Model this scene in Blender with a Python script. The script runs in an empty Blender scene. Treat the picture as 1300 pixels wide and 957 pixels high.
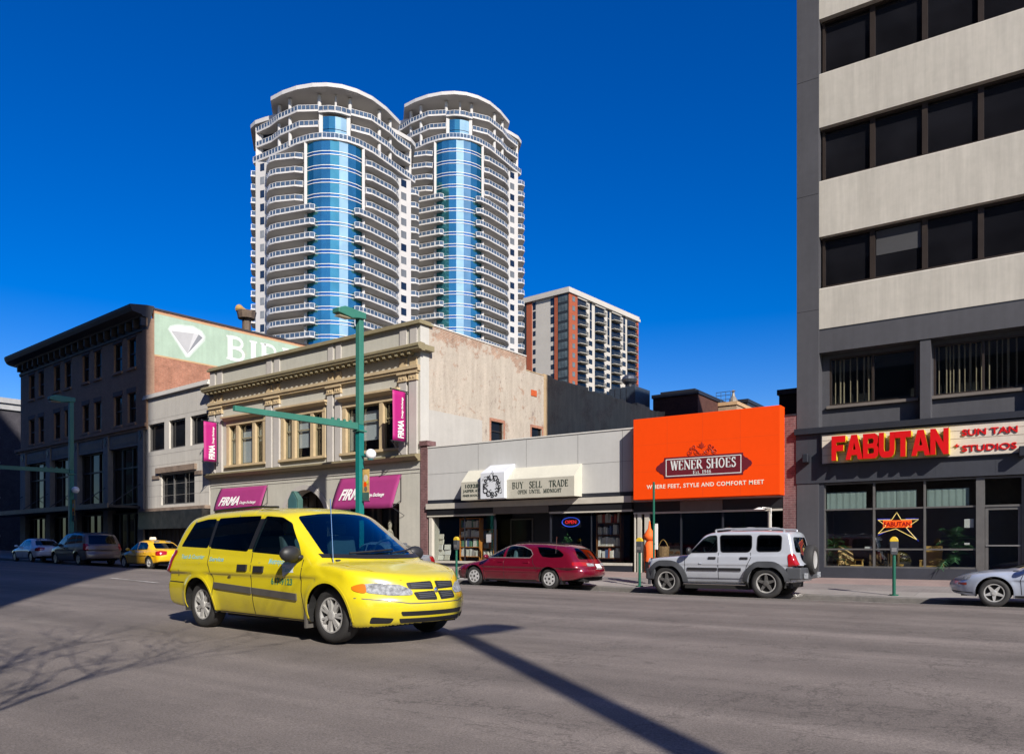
import bpy, math, random
import numpy as np
from mathutils import Vector, Matrix
from mathutils.bvhtree import BVHTree

S = bpy.context.scene
COL = S.collection
R = math.radians
rnd = random.Random(11)

# ------------------------------------------------------------------ camera
YAW = R(34.6)
EYE = 1.33
cam_d = bpy.data.cameras.new('camera')
cam = bpy.data.objects.new('camera', cam_d)
COL.objects.link(cam)
cam.location = (0, 0, EYE)
cam.rotation_euler = (R(90), 0, YAW)
cam_d.sensor_width = 36.0
cam_d.lens = 36.0 * 1000 / 1300
cam_d.shift_y = 215.5 / 1300
cam_d.clip_start = 0.1
cam_d.clip_end = 20000
S.camera = cam

# ------------------------------------------------------------------ daylight
SUN_EL = R(33.5)
HEAD = (-0.8461, 0.5330)                 # the way shadows fall on the ground
to_sun = Vector((-HEAD[0] * math.cos(SUN_EL), -HEAD[1] * math.cos(SUN_EL), math.sin(SUN_EL)))
W = bpy.data.worlds.new('World')
S.world = W
W.use_nodes = True
nt = W.node_tree
nt.nodes.clear()
sky = nt.nodes.new('ShaderNodeTexSky')
sky.sky_type = 'NISHITA'
sky.sun_disc = False
sky.sun_elevation = SUN_EL
sky.sun_rotation = math.atan2(to_sun.x, to_sun.y)
sky.altitude = 650
sky.air_density = 1.0
sky.dust_density = 0.85
sky.ozone_density = 2.6
hs = nt.nodes.new('ShaderNodeHueSaturation')
hs.inputs['Saturation'].default_value = 1.55
hs.inputs['Hue'].default_value = 0.521
bg = nt.nodes.new('ShaderNodeBackground')
bg.inputs['Strength'].default_value = 0.10
wo = nt.nodes.new('ShaderNodeOutputWorld')
nt.links.new(sky.outputs[0], hs.inputs['Color'])
nt.links.new(hs.outputs[0], bg.inputs['Color'])
nt.links.new(bg.outputs[0], wo.inputs['Surface'])

sun_d = bpy.data.lights.new('sun', 'SUN')
sun_d.energy = 5.0
sun_d.angle = R(0.53)
sun_d.color = (1.0, 0.94, 0.85)
sun = bpy.data.objects.new('sun', sun_d)
COL.objects.link(sun)
sun.rotation_euler = to_sun.to_track_quat('Z', 'Y').to_euler()
sun.location = (30, -30, 60)

S.view_settings.view_transform = 'Standard'
S.view_settings.look = 'None'
S.view_settings.exposure = 0.45
S.view_settings.gamma = 1.0
S.view_settings.use_curve_mapping = False
S.cycles.use_denoising = True
S.cycles.max_bounces = 7
S.cycles.transparent_max_bounces = 12
S.cycles.caustics_reflective = False
S.cycles.caustics_refractive = False
S.cycles.sample_clamp_indirect = 6

# ------------------------------------------------------------------ survey: picture measurements -> street metres
CA, SA = math.cos(YAW), math.sin(YAW)


def ray(px, py=694.0):
    u = (px - 650) / 1000.0
    return (-SA + u * CA, CA + u * SA, (694.0 - py) / 1000.0)


class Frame:
    """A facade line on the plan: local x along the front to the right, local y into the block."""
    def __init__(s, ox, oy, deg):
        s.ox, s.oy, s.rot = ox, oy, R(deg)
        s.ex = (math.cos(s.rot), math.sin(s.rot))
        s.ey = (-math.sin(s.rot), math.cos(s.rot))

    def hit(s, px, py=694.0, yl=0.0):
        d = ray(px, py)
        ox, oy = s.ox + s.ey[0] * yl, s.oy + s.ey[1] * yl
        t = (ox * s.ey[0] + oy * s.ey[1]) / (d[0] * s.ey[0] + d[1] * s.ey[1])
        return ((d[0] * t - ox) * s.ex[0] + (d[1] * t - oy) * s.ex[1], EYE + d[2] * t)

    def x(s, px, yl=0.0):
        return s.hit(px, 694.0, yl)[0]

    def z(s, px, py, yl=0.0):
        return s.hit(px, py, yl)[1]

    def side(s, px, py, xl):
        d = ray(px, py)
        ox, oy = s.ox + s.ex[0] * xl, s.oy + s.ex[1] * xl
        t = (ox * s.ex[0] + oy * s.ex[1]) / (d[0] * s.ex[0] + d[1] * s.ex[1])
        return ((d[0] * t - ox) * s.ey[0] + (d[1] * t - oy) * s.ey[1], EYE + d[2] * t)

    def w(s, x, y):
        return (s.ox + s.ex[0] * x + s.ey[0] * y, s.oy + s.ex[1] * x + s.ey[1] * y)


FM = Frame(0, 27, 0)
FF = Frame(-23.674, 27.0, -2.14)
FD = Frame(-40.273, 27.620, -5.0)


def yfront(x):
    if x > -23.674:
        return 27.0
    if x > -40.273:
        return 27.0 + (-23.674 - x) * math.tan(R(2.14))
    return 27.62 + (-40.273 - x) * math.tan(R(5.0))


def rise(x):
    return 0.0105 * max(0.0, min(-x, 95.0) - 8.0)


def road_z(x, y):
    n = y - (yfront(x) - 27.0)
    if n <= 20.5:
        z = 0.16 - 0.16 * ((n - 11.5) / 9.0) ** 2
    else:
        z = -0.12 * (n - 20.5) / 1.6
    return z + rise(x)


def walk_z(x, y):
    n = y - (yfront(x) - 27.0)
    return 0.04 + (n - 22.1) * 0.29 / 4.9 + rise(x)


# ------------------------------------------------------------------ object helpers
def link(o, parent=None):
    COL.objects.link(o)
    if parent is not None:
        o.parent = parent
    return o


def tag(o, label, cat, group=None):
    o['label'] = label
    o['category'] = cat
    if group:
        o['group'] = group
    return o


def thing(name, label, cat, loc=(0, 0, 0), rotz=0.0, group=None):
    o = bpy.data.objects.new(name, None)
    o.empty_display_size = 0.3
    o.location = loc
    o.rotation_euler = (0, 0, rotz)
    link(o)
    return tag(o, label, cat, group)


def node_empty(name, parent, loc=(0, 0, 0), rot=(0, 0, 0)):
    o = bpy.data.objects.new(name, None)
    o.empty_display_size = 0.1
    o.location = loc
    o.rotation_euler = rot
    return link(o, parent)


def copy_tree(o, parent=None):
    c = o.copy()
    link(c, parent)
    for ch in list(o.children):
        copy_tree(ch, c)
    return c


class MB:
    def __init__(s):
        s.v, s.f, s.m = [], [], []
        s.M = None

    def add(s, vs, fs, mi=0):
        b = len(s.v)
        if s.M is not None:
            vs = [tuple(s.M @ Vector(p)) for p in vs]
        s.v.extend(vs)
        for f in fs:
            s.f.append([b + i for i in f])
            s.m.append(mi)
        return s

    def box(s, x0, x1, y0, y1, z0, z1, mi=0):
        return s.add([(x0, y0, z0), (x1, y0, z0), (x1, y1, z0), (x0, y1, z0), (x0, y0, z1), (x1, y0, z1), (x1, y1, z1), (x0, y1, z1)],
                     [(0, 3, 2, 1), (4, 5, 6, 7), (0, 1, 5, 4), (1, 2, 6, 5), (2, 3, 7, 6), (3, 0, 4, 7)], mi)

    def poly(s, pts, mi=0):
        return s.add(list(pts), [list(range(len(pts)))], mi)

    def prism(s, pts, vec, mi=0):
        n = len(pts)
        vs = [tuple(p) for p in pts] + [(p[0] + vec[0], p[1] + vec[1], p[2] + vec[2]) for p in pts]
        fs = [list(range(n - 1, -1, -1)), list(range(n, 2 * n))]
        for i in range(n):
            j = (i + 1) % n
            fs.append([i, j, n + j, n + i])
        return s.add(vs, fs, mi)

    def prism_z(s, pts, z0, z1, mi=0):       # pts anticlockwise (x,y)
        return s.prism([(p[0], p[1], z0) for p in pts], (0, 0, z1 - z0), mi)

    def prism_y(s, pts, y0, y1, mi=0):       # pts (x,z)
        return s.prism([(p[0], y1, p[1]) for p in pts], (0, y0 - y1, 0), mi)

    def prism_x(s, pts, x0, x1, mi=0):       # pts (y,z)
        return s.prism([(x0, p[0], p[1]) for p in pts], (x1 - x0, 0, 0), mi)

    def tube(s, pts, r, n=8, mi=0, cap=True):
        pts = [Vector(p) for p in pts]
        k = len(pts)
        rs = r if isinstance(r, (list, tuple)) else [r] * k
        vs = []
        up = Vector((0, 0, 1))
        for i, p in enumerate(pts):
            t = (pts[min(i + 1, k - 1)] - pts[max(i - 1, 0)]).normalized()
            a = t.cross(up)
            if a.length < 1e-3:
                a = t.cross(Vector((1, 0, 0)))
            a.normalize()
            b = t.cross(a)
            for j in range(n):
                an = 2 * math.pi * j / n
                vs.append(tuple(p + a * (rs[i] * math.cos(an)) + b * (rs[i] * math.sin(an))))
        fs = []
        for i in range(k - 1):
            for j in range(n):
                q = (j + 1) % n
                fs.append([i * n + j, i * n + q, (i + 1) * n + q, (i + 1) * n + j])
        if cap:
            fs.append(list(range(n - 1, -1, -1)))
            fs.append([(k - 1) * n + j for j in range(n)])
        return s.add(vs, fs, mi)

    def cyl(s, c, r, z0, z1, n=16, mi=0, r2=None):
        r2 = r if r2 is None else r2
        vs = [(c[0] + r * math.cos(2 * math.pi * i / n), c[1] + r * math.sin(2 * math.pi * i / n), z0) for i in range(n)]
        vs += [(c[0] + r2 * math.cos(2 * math.pi * i / n), c[1] + r2 * math.sin(2 * math.pi * i / n), z1) for i in range(n)]
        fs = [list(range(n - 1, -1, -1)), list(range(n, 2 * n))]
        for i in range(n):
            j = (i + 1) % n
            fs.append([i, j, n + j, n + i])
        return s.add(vs, fs, mi)

    def lathe(s, prof, c=(0, 0, 0), axis='z', n=20, mi=0):
        """prof: (radius, height) pairs turned about an axis through c"""
        vs, fs = [], []
        for (r, h) in prof:
            for i in range(n):
                a = 2 * math.pi * i / n
                u, w = r * math.cos(a), r * math.sin(a)
                if axis == 'z':
                    p = (c[0] + u, c[1] + w, c[2] + h)
                elif axis == 'y':
                    p = (c[0] + w, c[1] + h, c[2] + u)
                else:
                    p = (c[0] + h, c[1] + u, c[2] + w)
                vs.append(p)
        for k in range(len(prof) - 1):
            for i in range(n):
                j = (i + 1) % n
                fs.append([k * n + i, k * n + j, (k + 1) * n + j, (k + 1) * n + i])
        return s.add(vs, fs, mi)

    def sphere(s, c, r, n=14, mi=0, sx=1, sy=1, sz=1):
        vs, fs = [], []
        m = n // 2
        for k in range(m + 1):
            ph = math.pi * k / m
            for i in range(n):
                a = 2 * math.pi * i / n
                vs.append((c[0] + r * sx * math.sin(ph) * math.cos(a), c[1] + r * sy * math.sin(ph) * math.sin(a), c[2] + r * sz * math.cos(ph)))
        for k in range(m):
            for i in range(n):
                j = (i + 1) % n
                fs.append([k * n + i, (k + 1) * n + i, (k + 1) * n + j, k * n + j])
        return s.add(vs, fs, mi)

    def grid(s, nu, nv, fn, mi=0):
        vs = [fn(i / nu, j / nv) for i in range(nu + 1) for j in range(nv + 1)]
        k = nv + 1
        return s.add(vs, [(i * k + j + 1, (i + 1) * k + j + 1, (i + 1) * k + j, i * k + j) for i in range(nu) for j in range(nv)], mi)

    def wall(s, x0, x1, z0, z1, y0, y1, holes, mi=0):
        """Slab in the x-z plane between y0 (front) and y1 (back) with rectangular openings (x0,x1,z0,z1)."""
        xs = sorted({x0, x1, *[max(x0, min(x1, h[i])) for h in holes for i in (0, 1)]})
        zs = sorted({z0, z1, *[max(z0, min(z1, h[i])) for h in holes for i in (2, 3)]})

        def solid(i, j):
            if i < 0 or j < 0 or i >= len(xs) - 1 or j >= len(zs) - 1:
                return False
            cx, cz = (xs[i] + xs[i + 1]) / 2, (zs[j] + zs[j + 1]) / 2
            return not any(h[0] < cx < h[1] and h[2] < cz < h[3] for h in holes)
        for i in range(len(xs) - 1):
            for j in range(len(zs) - 1):
                if not solid(i, j):
                    continue
                a, b, c, d = xs[i], xs[i + 1], zs[j], zs[j + 1]
                s.poly([(a, y0, c), (b, y0, c), (b, y0, d), (a, y0, d)], mi)
                s.poly([(b, y1, c), (a, y1, c), (a, y1, d), (b, y1, d)], mi)
                if not solid(i - 1, j):
                    s.poly([(a, y1, c), (a, y0, c), (a, y0, d), (a, y1, d)], mi)
                if not solid(i + 1, j):
                    s.poly([(b, y0, c), (b, y1, c), (b, y1, d), (b, y0, d)], mi)
                if not solid(i, j - 1):
                    s.poly([(a, y1, c), (b, y1, c), (b, y0, c), (a, y0, c)], mi)
                if not solid(i, j + 1):
                    s.poly([(a, y0, d), (b, y0, d), (b, y1, d), (a, y1, d)], mi)
        return s

    def mesh(s, name, mats, smooth=False, angle=40):
        me = bpy.data.meshes.new(name)
        me.from_pydata(s.v, [], s.f)
        if not isinstance(mats, (list, tuple)):
            mats = [mats]
        for m in mats:
            me.materials.append(m)
        if len(mats) > 1:
            me.polygons.foreach_set('material_index', s.m)
        uv = me.uv_layers.new(name='UVMap')
        n = len(me.loops)
        vi = np.empty(n, dtype=np.int32)
        me.loops.foreach_get('vertex_index', vi)
        co = np.array(s.v, dtype=np.float32).reshape(-1, 3)[vi]
        nor = np.empty(len(me.polygons) * 3, dtype=np.float32)
        me.polygons.foreach_get('normal', nor)
        lt = np.empty(len(me.polygons), dtype=np.int32)
        me.polygons.foreach_get('loop_total', lt)
        nl = np.abs(np.repeat(nor.reshape(-1, 3), lt, axis=0))
        ax = np.argmax(nl, axis=1)
        u = np.where(ax == 0, co[:, 1], co[:, 0])
        v = np.where(ax == 2, co[:, 1], co[:, 2])
        uv.data.foreach_set('uv', np.stack([u, v], axis=1).ravel().astype(np.float32))
        if smooth:
            me.polygons.foreach_set('use_smooth', [True] * len(me.polygons))
            if angle:
                me.set_sharp_from_angle(angle=R(angle))
        me.update()
        return me

    def build(s, name, mats, parent=None, smooth=False, angle=40, bevel=0.0, loc=None):
        o = bpy.data.objects.new(name, s.mesh(name, mats, smooth, angle))
        link(o, parent)
        if loc:
            o.location = loc
        if bevel:
            b = o.modifiers.new('bevel', 'BEVEL')
            b.width = bevel
            b.segments = 2
            b.limit_method = 'ANGLE'
            b.angle_limit = R(40)
        return o


def structure(o):
    o['kind'] = 'structure'
    return o


# ------------------------------------------------------------------ lettering
_dg = None


def text_mesh(body, size, extrude=0.004, bold=0.0, shear=0.0, space=1.0, align='LEFT'):
    cu = bpy.data.curves.new('txt', 'FONT')
    cu.body = body
    cu.size = size
    cu.extrude = extrude
    cu.offset = bold
    cu.shear = shear
    cu.space_character = space
    cu.align_x = align
    cu.resolution_u = 3
    ob = bpy.data.objects.new('txt', cu)
    COL.objects.link(ob)
    dg = bpy.context.evaluated_depsgraph_get()
    dg.update()
    me = bpy.data.meshes.new_from_object(ob.evaluated_get(dg))
    COL.objects.unlink(ob)
    bpy.data.objects.remove(ob)
    bpy.data.curves.remove(cu)
    return me


def lettering(name, body, size, mat, parent, x, y, z, width=None, extrude=0.004, bold=0.0, shear=0.0, space=1.0, rot=(90, 0, 0), align='LEFT'):
    """Raised letters standing on the x-z plane (facing -y) at (x,y,z); width squeezes them to a set length."""
    me = text_mesh(body, size, extrude, bold, shear, space, align)
    me.name = name
    if width:
        xs = [v.co.x for v in me.vertices]
        k = width / max(1e-6, max(xs) - min(xs))
        x0 = min(xs) if align == 'LEFT' else 0
        for v in me.vertices:
            v.co.x = (v.co.x - x0) * k
    me.materials.clear()
    me.materials.append(mat)
    o = bpy.data.objects.new(name, me)
    link(o, parent)
    o.location = (x, y, z)
    o.rotation_euler = tuple(R(a) for a in rot)
    return o


def _arc(cx, cy, rx, ry, a0, a1, n=10):
    return [(cx + rx * math.cos(R(a0 + (a1 - a0) * i / n)), cy + ry * math.sin(R(a0 + (a1 - a0) * i / n))) for i in range(n + 1)]


TH, TN = 0.15, 0.055
# serif capitals: advance, strokes (polyline, width), serifs (x, y, half length)
SERIF = {
    'W': (1.12, [([(0.10, 1), (0.34, 0)], TH), ([(0.34, 0), (0.56, 1)], TN), ([(0.56, 1), (0.80, 0)], TH), ([(0.80, 0), (1.02, 1)], TN)], [(0.10, 1, .13), (0.56, 1, .1), (1.02, 1, .11)]),
    'E': (0.72, [([(0.14, 0), (0.14, 1)], TH), ([(0.1, 0.98), (0.60, 0.98)], TN), ([(0.1, 0.02), (0.62, 0.02)], TN), ([(0.14, 0.52), (0.48, 0.52)], TN), ([(0.6, 1), (0.6, .78)], TN), ([(0.62, 0), (0.62, .24)], TN), ([(.48, .62), (.48, .42)], TN)], [(0.12, 0, .1), (0.12, 1, .1)]),
    'N': (0.95, [([(0.14, 0), (0.14, 1)], TN), ([(0.12, 1), (0.80, 0)], TH), ([(0.80, 0), (0.80, 1)], TN)], [(0.14, 0, .13), (0.8, 1, .13), (0.1, 1, .1)]),
    'R': (0.85, [([(0.15, 0), (0.15, 1)], TH), ([(0.15, .97)] + _arc(.38, .74, .24, .23, 90, -90) + [(.15, .51)], TN * 1.5), ([(.38, .5), (.74, 0)], TH)], [(0.15, 0, .14), (0.13, 1, .12), (.76, 0, .1)]),
    'S': (0.62, [(_arc(.31, .74, .2, .23, 30, 200) + _arc(.31, .26, .22, .24, 60, -150), TH * .8), ([(.5, 1), (.5, .74)], TN), ([(.09, 0), (.09, .27)], TN)], []),
    'H': (0.92, [([(0.15, 0), (0.15, 1)], TH), ([(0.75, 0), (0.75, 1)], TH), ([(.15, .52), (.75, .52)], TN)], [(0.15, 0, .14), (0.15, 1, .14), (.75, 0, .14), (.75, 1, .14)]),
    'O': (0.92, [(_arc(.44, .5, .33, .48, 0, 360, 20), TH * .75)], []),
    'B': (0.80, [([(0.15, 0), (0.15, 1)], TH), ([(0.15, .97)] + _arc(.38, .75, .24, .22, 90, -90) + [(.15, .53)], TN * 1.6), ([(.38, .53)] + _arc(.4, .275, .28, .25, 90, -90) + [(.15, .03)], TN * 1.6)], [(0.12, 0, .11), (0.12, 1, .11)]),
    'I': (0.42, [([(0.2, 0), (0.2, 1)], TH)], [(0.2, 0, .15), (0.2, 1, .15)]),
    'K': (0.88, [([(0.15, 0), (0.15, 1)], TH), ([(.18, .42), (.70, 1)], TN), ([(.33, .58), (.76, 0)], TH)], [(0.15, 0, .14), (0.15, 1, .14), (.7, 1, .11), (.78, 0, .1)]),
    'U': (0.90, [([(0.15, 1), (0.15, .32)] + _arc(.43, .32, .28, .3, 180, 360) + [(.71, 1)], TN * 1.8)], [(0.15, 1, .14), (.71, 1, .11)]),
    'Y': (0.86, [([(.1, 1), (.42, .48)], TH), ([(.42, .48), (.76, 1)], TN), ([(.42, 0), (.42, .5)], TH)], [(.1, 1, .12), (.76, 1, .11), (.42, 0, .14)]),
    'L': (0.70, [([(0.15, 0), (0.15, 1)], TH), ([(.1, .02), (.6, .02)], TN), ([(.6, 0), (.6, .26)], TN)], [(0.14, 0, .1), (0.15, 1, .14)]),
    'T': (0.80, [([(0.38, 0), (0.38, 1)], TH), ([(.05, .97), (.71, .97)], TN), ([(.05, 1), (.05, .76)], TN), ([(.71, 1), (.71, .76)], TN)], [(0.38, 0, .14)]),
    'A': (0.88, [([(.08, 0), (.40, 1)], TN), ([(.40, 1), (.76, 0)], TH), ([(.2, .34), (.62, .34)], TN)], [(.08, 0, .11), (.76, 0, .12)]),
    'D': (0.90, [([(0.15, 0), (0.15, 1)], TH), ([(.15, .97)] + _arc(.36, .5, .4, .47, 90, -90, 14) + [(.15, .03)], TN * 1.7)], [(0.12, 0, .11), (0.12, 1, .11)]),
    'P': (0.76, [([(0.15, 0), (0.15, 1)], TH), ([(0.15, .97)] + _arc(.38, .72, .25, .25, 90, -90) + [(.15, .47)], TN * 1.6)], [(0.15, 0, .14), (0.12, 1, .11)]),
    'M': (1.08, [([(0.12, 0), (0.16, 1)], TN), ([(.16, 1), (.5, 0)], TH), ([(.5, 0), (.82, 1)], TN), ([(.84, 1), (.88, 0)], TH)], [(.12, 0, .12), (.88, 0, .14), (.12, 1, .1), (.88, 1, .1)]),
    'G': (0.92, [(_arc(.44, .5, .34, .48, 45, 330, 18), TH * .75), ([(.74, .44), (.74, .06)], TH * .8)], [(.72, .44, .13)]),
    'J': (0.5, [([(.28, 1), (.28, .05)] + _arc(.14, .05, .14, .16, 0, -120, 6), TH * .8)], [(.28, 1, .14)]),
    'V': (0.86, [([(.08, 1), (.42, 0)], TH), ([(.42, 0), (.76, 1)], TN)], [(.08, 1, .12), (.76, 1, .1)]),
    't': (0.42, [([(.2, .85), (.2, .06), (.34, .04)], TH * .7), ([(.05, .64), (.36, .64)], TN)], []),
    's': (0.46, [(_arc(.22, .47, .13, .15, 30, 210, 6) + _arc(.22, .17, .14, .16, 60, -150, 6), TH * .6)], []),
    '.': (0.3, [([(.12, .0), (.12, .13)], TH)], []),
    '1': (0.5, [([(0.24, 0), (0.24, 1)], TH), ([(.24, 1), (.08, .84)], TN)], [(.24, 0, .14)]),
    '9': (0.62, [(_arc(.3, .68, .2, .29, 0, 360, 12), TN * 1.8), ([(.5, .68), (.46, .3), (.2, .02)], TH * .7)], []),
    '4': (0.66, [([(.42, 0), (.42, 1)], TH * .9), ([(.42, 1), (.05, .32), (.6, .32)], TN)], []),
    '6': (0.62, [(_arc(.3, .3, .2, .28, 0, 360, 12), TN * 1.8), ([(.1, .3), (.16, .7), (.44, .98)], TH * .7)], []),
    '0': (0.66, [(_arc(.3, .5, .22, .47, 0, 360, 14), TH * .7)], []),
    '7': (0.6, [([(.08, .96), (.52, .96), (.24, 0)], TN * 2)], []),
    '2': (0.62, [(_arc(.28, .74, .2, .24, 170, -30, 8) + [(.08, .05)], TN * 2), ([(.06, .04), (.52, .04)], TN * 2)], []),
    ' ': (0.42, [], []),
}


def serif_word(name, word, h, mat, parent, x, y, z, width=None, depth=0.01, gap=0.06, step=0.0008, weight=1.0):
    """Roman capitals facing -y, each stroke a slim raised bar."""
    total = sum(SERIF[c][0] + gap for c in word) - gap
    k = (width / total) if width else h
    b = MB()
    cx = 0.0
    n = 0

    def bar(p, q, w):
        nonlocal n
        dx, dz = q[0] - p[0], q[1] - p[1]
        ln = math.hypot(dx * k, dz * h)
        if ln < 1e-6:
            return
        nx, nz = -dz * h / ln, dx * k / ln
        hw = w * h / 2 * weight
        n += 1
        d = depth + step * (n % 7)
        P = [((cx + p[0]) * k + nx * hw, p[1] * h + nz * hw), ((cx + q[0]) * k + nx * hw, q[1] * h + nz * hw),
             ((cx + q[0]) * k - nx * hw, q[1] * h - nz * hw), ((cx + p[0]) * k - nx * hw, p[1] * h - nz * hw)]
        b.prism([(u, 0, v) for u, v in P], (0, -d, 0))
    for c in word:
        adv, strokes, serifs = SERIF[c]
        for pts, w in strokes:
            for p, q in zip(pts[:-1], pts[1:]):
                bar(p, q, w)
        for (sx, sy, hl) in serifs:
            yy = 0.025 if sy < .3 else (sy - 0.025 if sy > .7 else sy)
            bar((sx - hl, yy), (sx + hl, yy), 0.05)
        cx += adv + gap
    o = b.build(name, mat, parent)
    o.location = (x, y, z)
    return o
# ------------------------------------------------------------------ materials
def _new(name):
    m = bpy.data.materials.new(name)
    m.use_nodes = True
    t = m.node_tree
    t.nodes.clear()
    out = t.nodes.new('ShaderNodeOutputMaterial')
    p = t.nodes.new('ShaderNodeBsdfPrincipled')
    t.links.new(p.outputs[0], out.inputs['Surface'])
    return m, t, p, out


def _noise(t, scale, detail=4, rough=.6, stretch=None, coord='Object'):
    tc = t.nodes.new('ShaderNodeTexCoord')
    mp = t.nodes.new('ShaderNodeMapping')
    if stretch:
        mp.inputs['Scale'].default_value = stretch
    n = t.nodes.new('ShaderNodeTexNoise')
    n.inputs['Scale'].default_value = scale
    n.inputs['Detail'].default_value = detail
    n.inputs['Roughness'].default_value = rough
    t.links.new(tc.outputs[coord], mp.inputs['Vector'])
    t.links.new(mp.outputs[0], n.inputs['Vector'])
    return n.outputs['Fac']


def _mul(t, color_socket, fac_socket, lo, hi, a=.3, b=.7):
    """multiply a colour by a grey that runs lo..hi over the noise range a..b"""
    r = t.nodes.new('ShaderNodeMapRange')
    r.inputs['From Min'].default_value = a
    r.inputs['From Max'].default_value = b
    r.inputs['To Min'].default_value = lo
    r.inputs['To Max'].default_value = hi
    t.links.new(fac_socket, r.inputs['Value'])
    m = t.nodes.new('ShaderNodeVectorMath')
    m.operation = 'SCALE'
    t.links.new(color_socket, m.inputs[0])
    t.links.new(r.outputs[0], m.inputs['Scale'])
    return m.outputs[0]


def _rgb(t, c):
    n = t.nodes.new('ShaderNodeRGB')
    n.outputs[0].default_value = (*c, 1)
    return n.outputs[0]


def _mix(t, fac, c1, c2):
    n = t.nodes.new('ShaderNodeMix')
    n.data_type = 'RGBA'
    t.links.new(fac, n.inputs['Factor'])
    for s, c in ((6, c1), (7, c2)):
        if isinstance(c, tuple):
            n.inputs[s].default_value = (*c, 1)
        else:
            t.links.new(c, n.inputs[s])
    return n.outputs[2]


def _ramp(t, fac, a, b):
    r = t.nodes.new('ShaderNodeMapRange')
    r.inputs['From Min'].default_value = a
    r.inputs['From Max'].default_value = b
    t.links.new(fac, r.inputs['Value'])
    return r.outputs[0]


def _bump(t, p, fac, strength=.2, dist=.01):
    b = t.nodes.new('ShaderNodeBump')
    b.inputs['Strength'].default_value = strength
    b.inputs['Distance'].default_value = dist
    t.links.new(fac, b.inputs['Height'])
    t.links.new(b.outputs[0], p.inputs['Normal'])


def mk(name, c, rough=.6, var=.1, scale=2.5, streak=0.0, bump=0.0, bscale=30, metal=0.0, coat=0.0, spec=.5, grime=None, gthr=.62):
    m, t, p, out = _new(name)
    col = _rgb(t, c)
    if var:
        col = _mul(t, col, _noise(t, scale), 1 - var, 1 + var)
        col = _mul(t, col, _noise(t, scale * 9, 3), 1 - var * .5, 1 + var * .5)
    if streak:
        col = _mul(t, col, _noise(t, 1.0, 5, .65, (4.5, 4.5, .28)), 1 - streak, 1 + streak * .4)
    if grime:
        f = _ramp(t, _noise(t, 1.1, 6, .7, (1, 1, .55)), gthr, gthr + .12)
        col = _mix(t, f, col, grime)
    t.links.new(col, p.inputs['Base Color'])
    p.inputs['Roughness'].default_value = rough
    p.inputs['Metallic'].default_value = metal
    p.inputs['Coat Weight'].default_value = coat
    p.inputs['Coat Roughness'].default_value = .04
    p.inputs['Specular IOR Level'].default_value = spec
    if bump:
        _bump(t, p, _noise(t, bscale, 5), bump)
    return m


def mk_brick(name, c1, c2, mortar, bw=.215, bh=.075, patch=None, pthr=.5, pscale=.35, var=.25, streak=.0, pstretch=(1, 1, 1), stain=None, eaves=None):
    m, t, p, out = _new(name)
    tc = t.nodes.new('ShaderNodeTexCoord')
    b = t.nodes.new('ShaderNodeTexBrick')
    b.inputs['Color1'].default_value = (*c1, 1)
    b.inputs['Color2'].default_value = (*c2, 1)
    b.inputs['Mortar'].default_value = (*mortar, 1)
    b.inputs['Scale'].default_value = 1
    b.inputs['Brick Width'].default_value = bw
    b.inputs['Row Height'].default_value = bh
    b.inputs['Mortar Size'].default_value = .008
    b.inputs['Bias'].default_value = -.1
    t.links.new(tc.outputs['UV'], b.inputs['Vector'])
    col = _mul(t, b.outputs['Color'], _noise(t, 1.2, 6, .7), 1 - var, 1 + var)
    col = _mul(t, col, _noise(t, 9, 3, .6), 1 - var * .6, 1 + var * .6)
    if patch:
        f = _noise(t, pscale, 8, .72, pstretch)
        if eaves:
            sx = t.nodes.new('ShaderNodeSeparateXYZ')
            t.links.new(tc.outputs['Object'], sx.inputs[0])
            er = t.nodes.new('ShaderNodeMapRange')
            er.inputs['From Min'].default_value = eaves[0]
            er.inputs['From Max'].default_value = eaves[1]
            er.inputs['To Max'].default_value = .28
            t.links.new(sx.outputs['Z'], er.inputs['Value'])
            sb_ = t.nodes.new('ShaderNodeMath')
            sb_.operation = 'SUBTRACT'
            t.links.new(f, sb_.inputs[0])
            t.links.new(er.outputs[0], sb_.inputs[1])
            f = sb_.outputs[0]
        f = _ramp(t, f, pthr, pthr + .07)
        pc = _mul(t, _rgb(t, patch), _noise(t, 1.0, 6, .7, (2.5, 2.5, .5)), .8, 1.14)
        pc = _mul(t, pc, _noise(t, 14, 3, .6), .9, 1.1)
        thin = t.nodes.new('ShaderNodeMath')
        thin.operation = 'MULTIPLY'
        thin.inputs[1].default_value = .80
        t.links.new(f, thin.inputs[0])
        col = _mix(t, thin.outputs[0], col, pc)
    if stain:
        f = _ramp(t, _noise(t, 2.4, 10, .8, (1.2, 1.2, .7)), .57, .64)
        col = _mix(t, f, col, stain)
    if streak:
        col = _mul(t, col, _noise(t, 1.0, 5, .65, (3.5, 3.5, .22)), 1 - streak, 1 + streak * .3)
    t.links.new(col, p.inputs['Base Color'])
    p.inputs['Roughness'].default_value = .88
    p.inputs['Specular IOR Level'].default_value = .2
    _bump(t, p, b.outputs['Fac'], -.3, .006)
    return m


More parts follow.
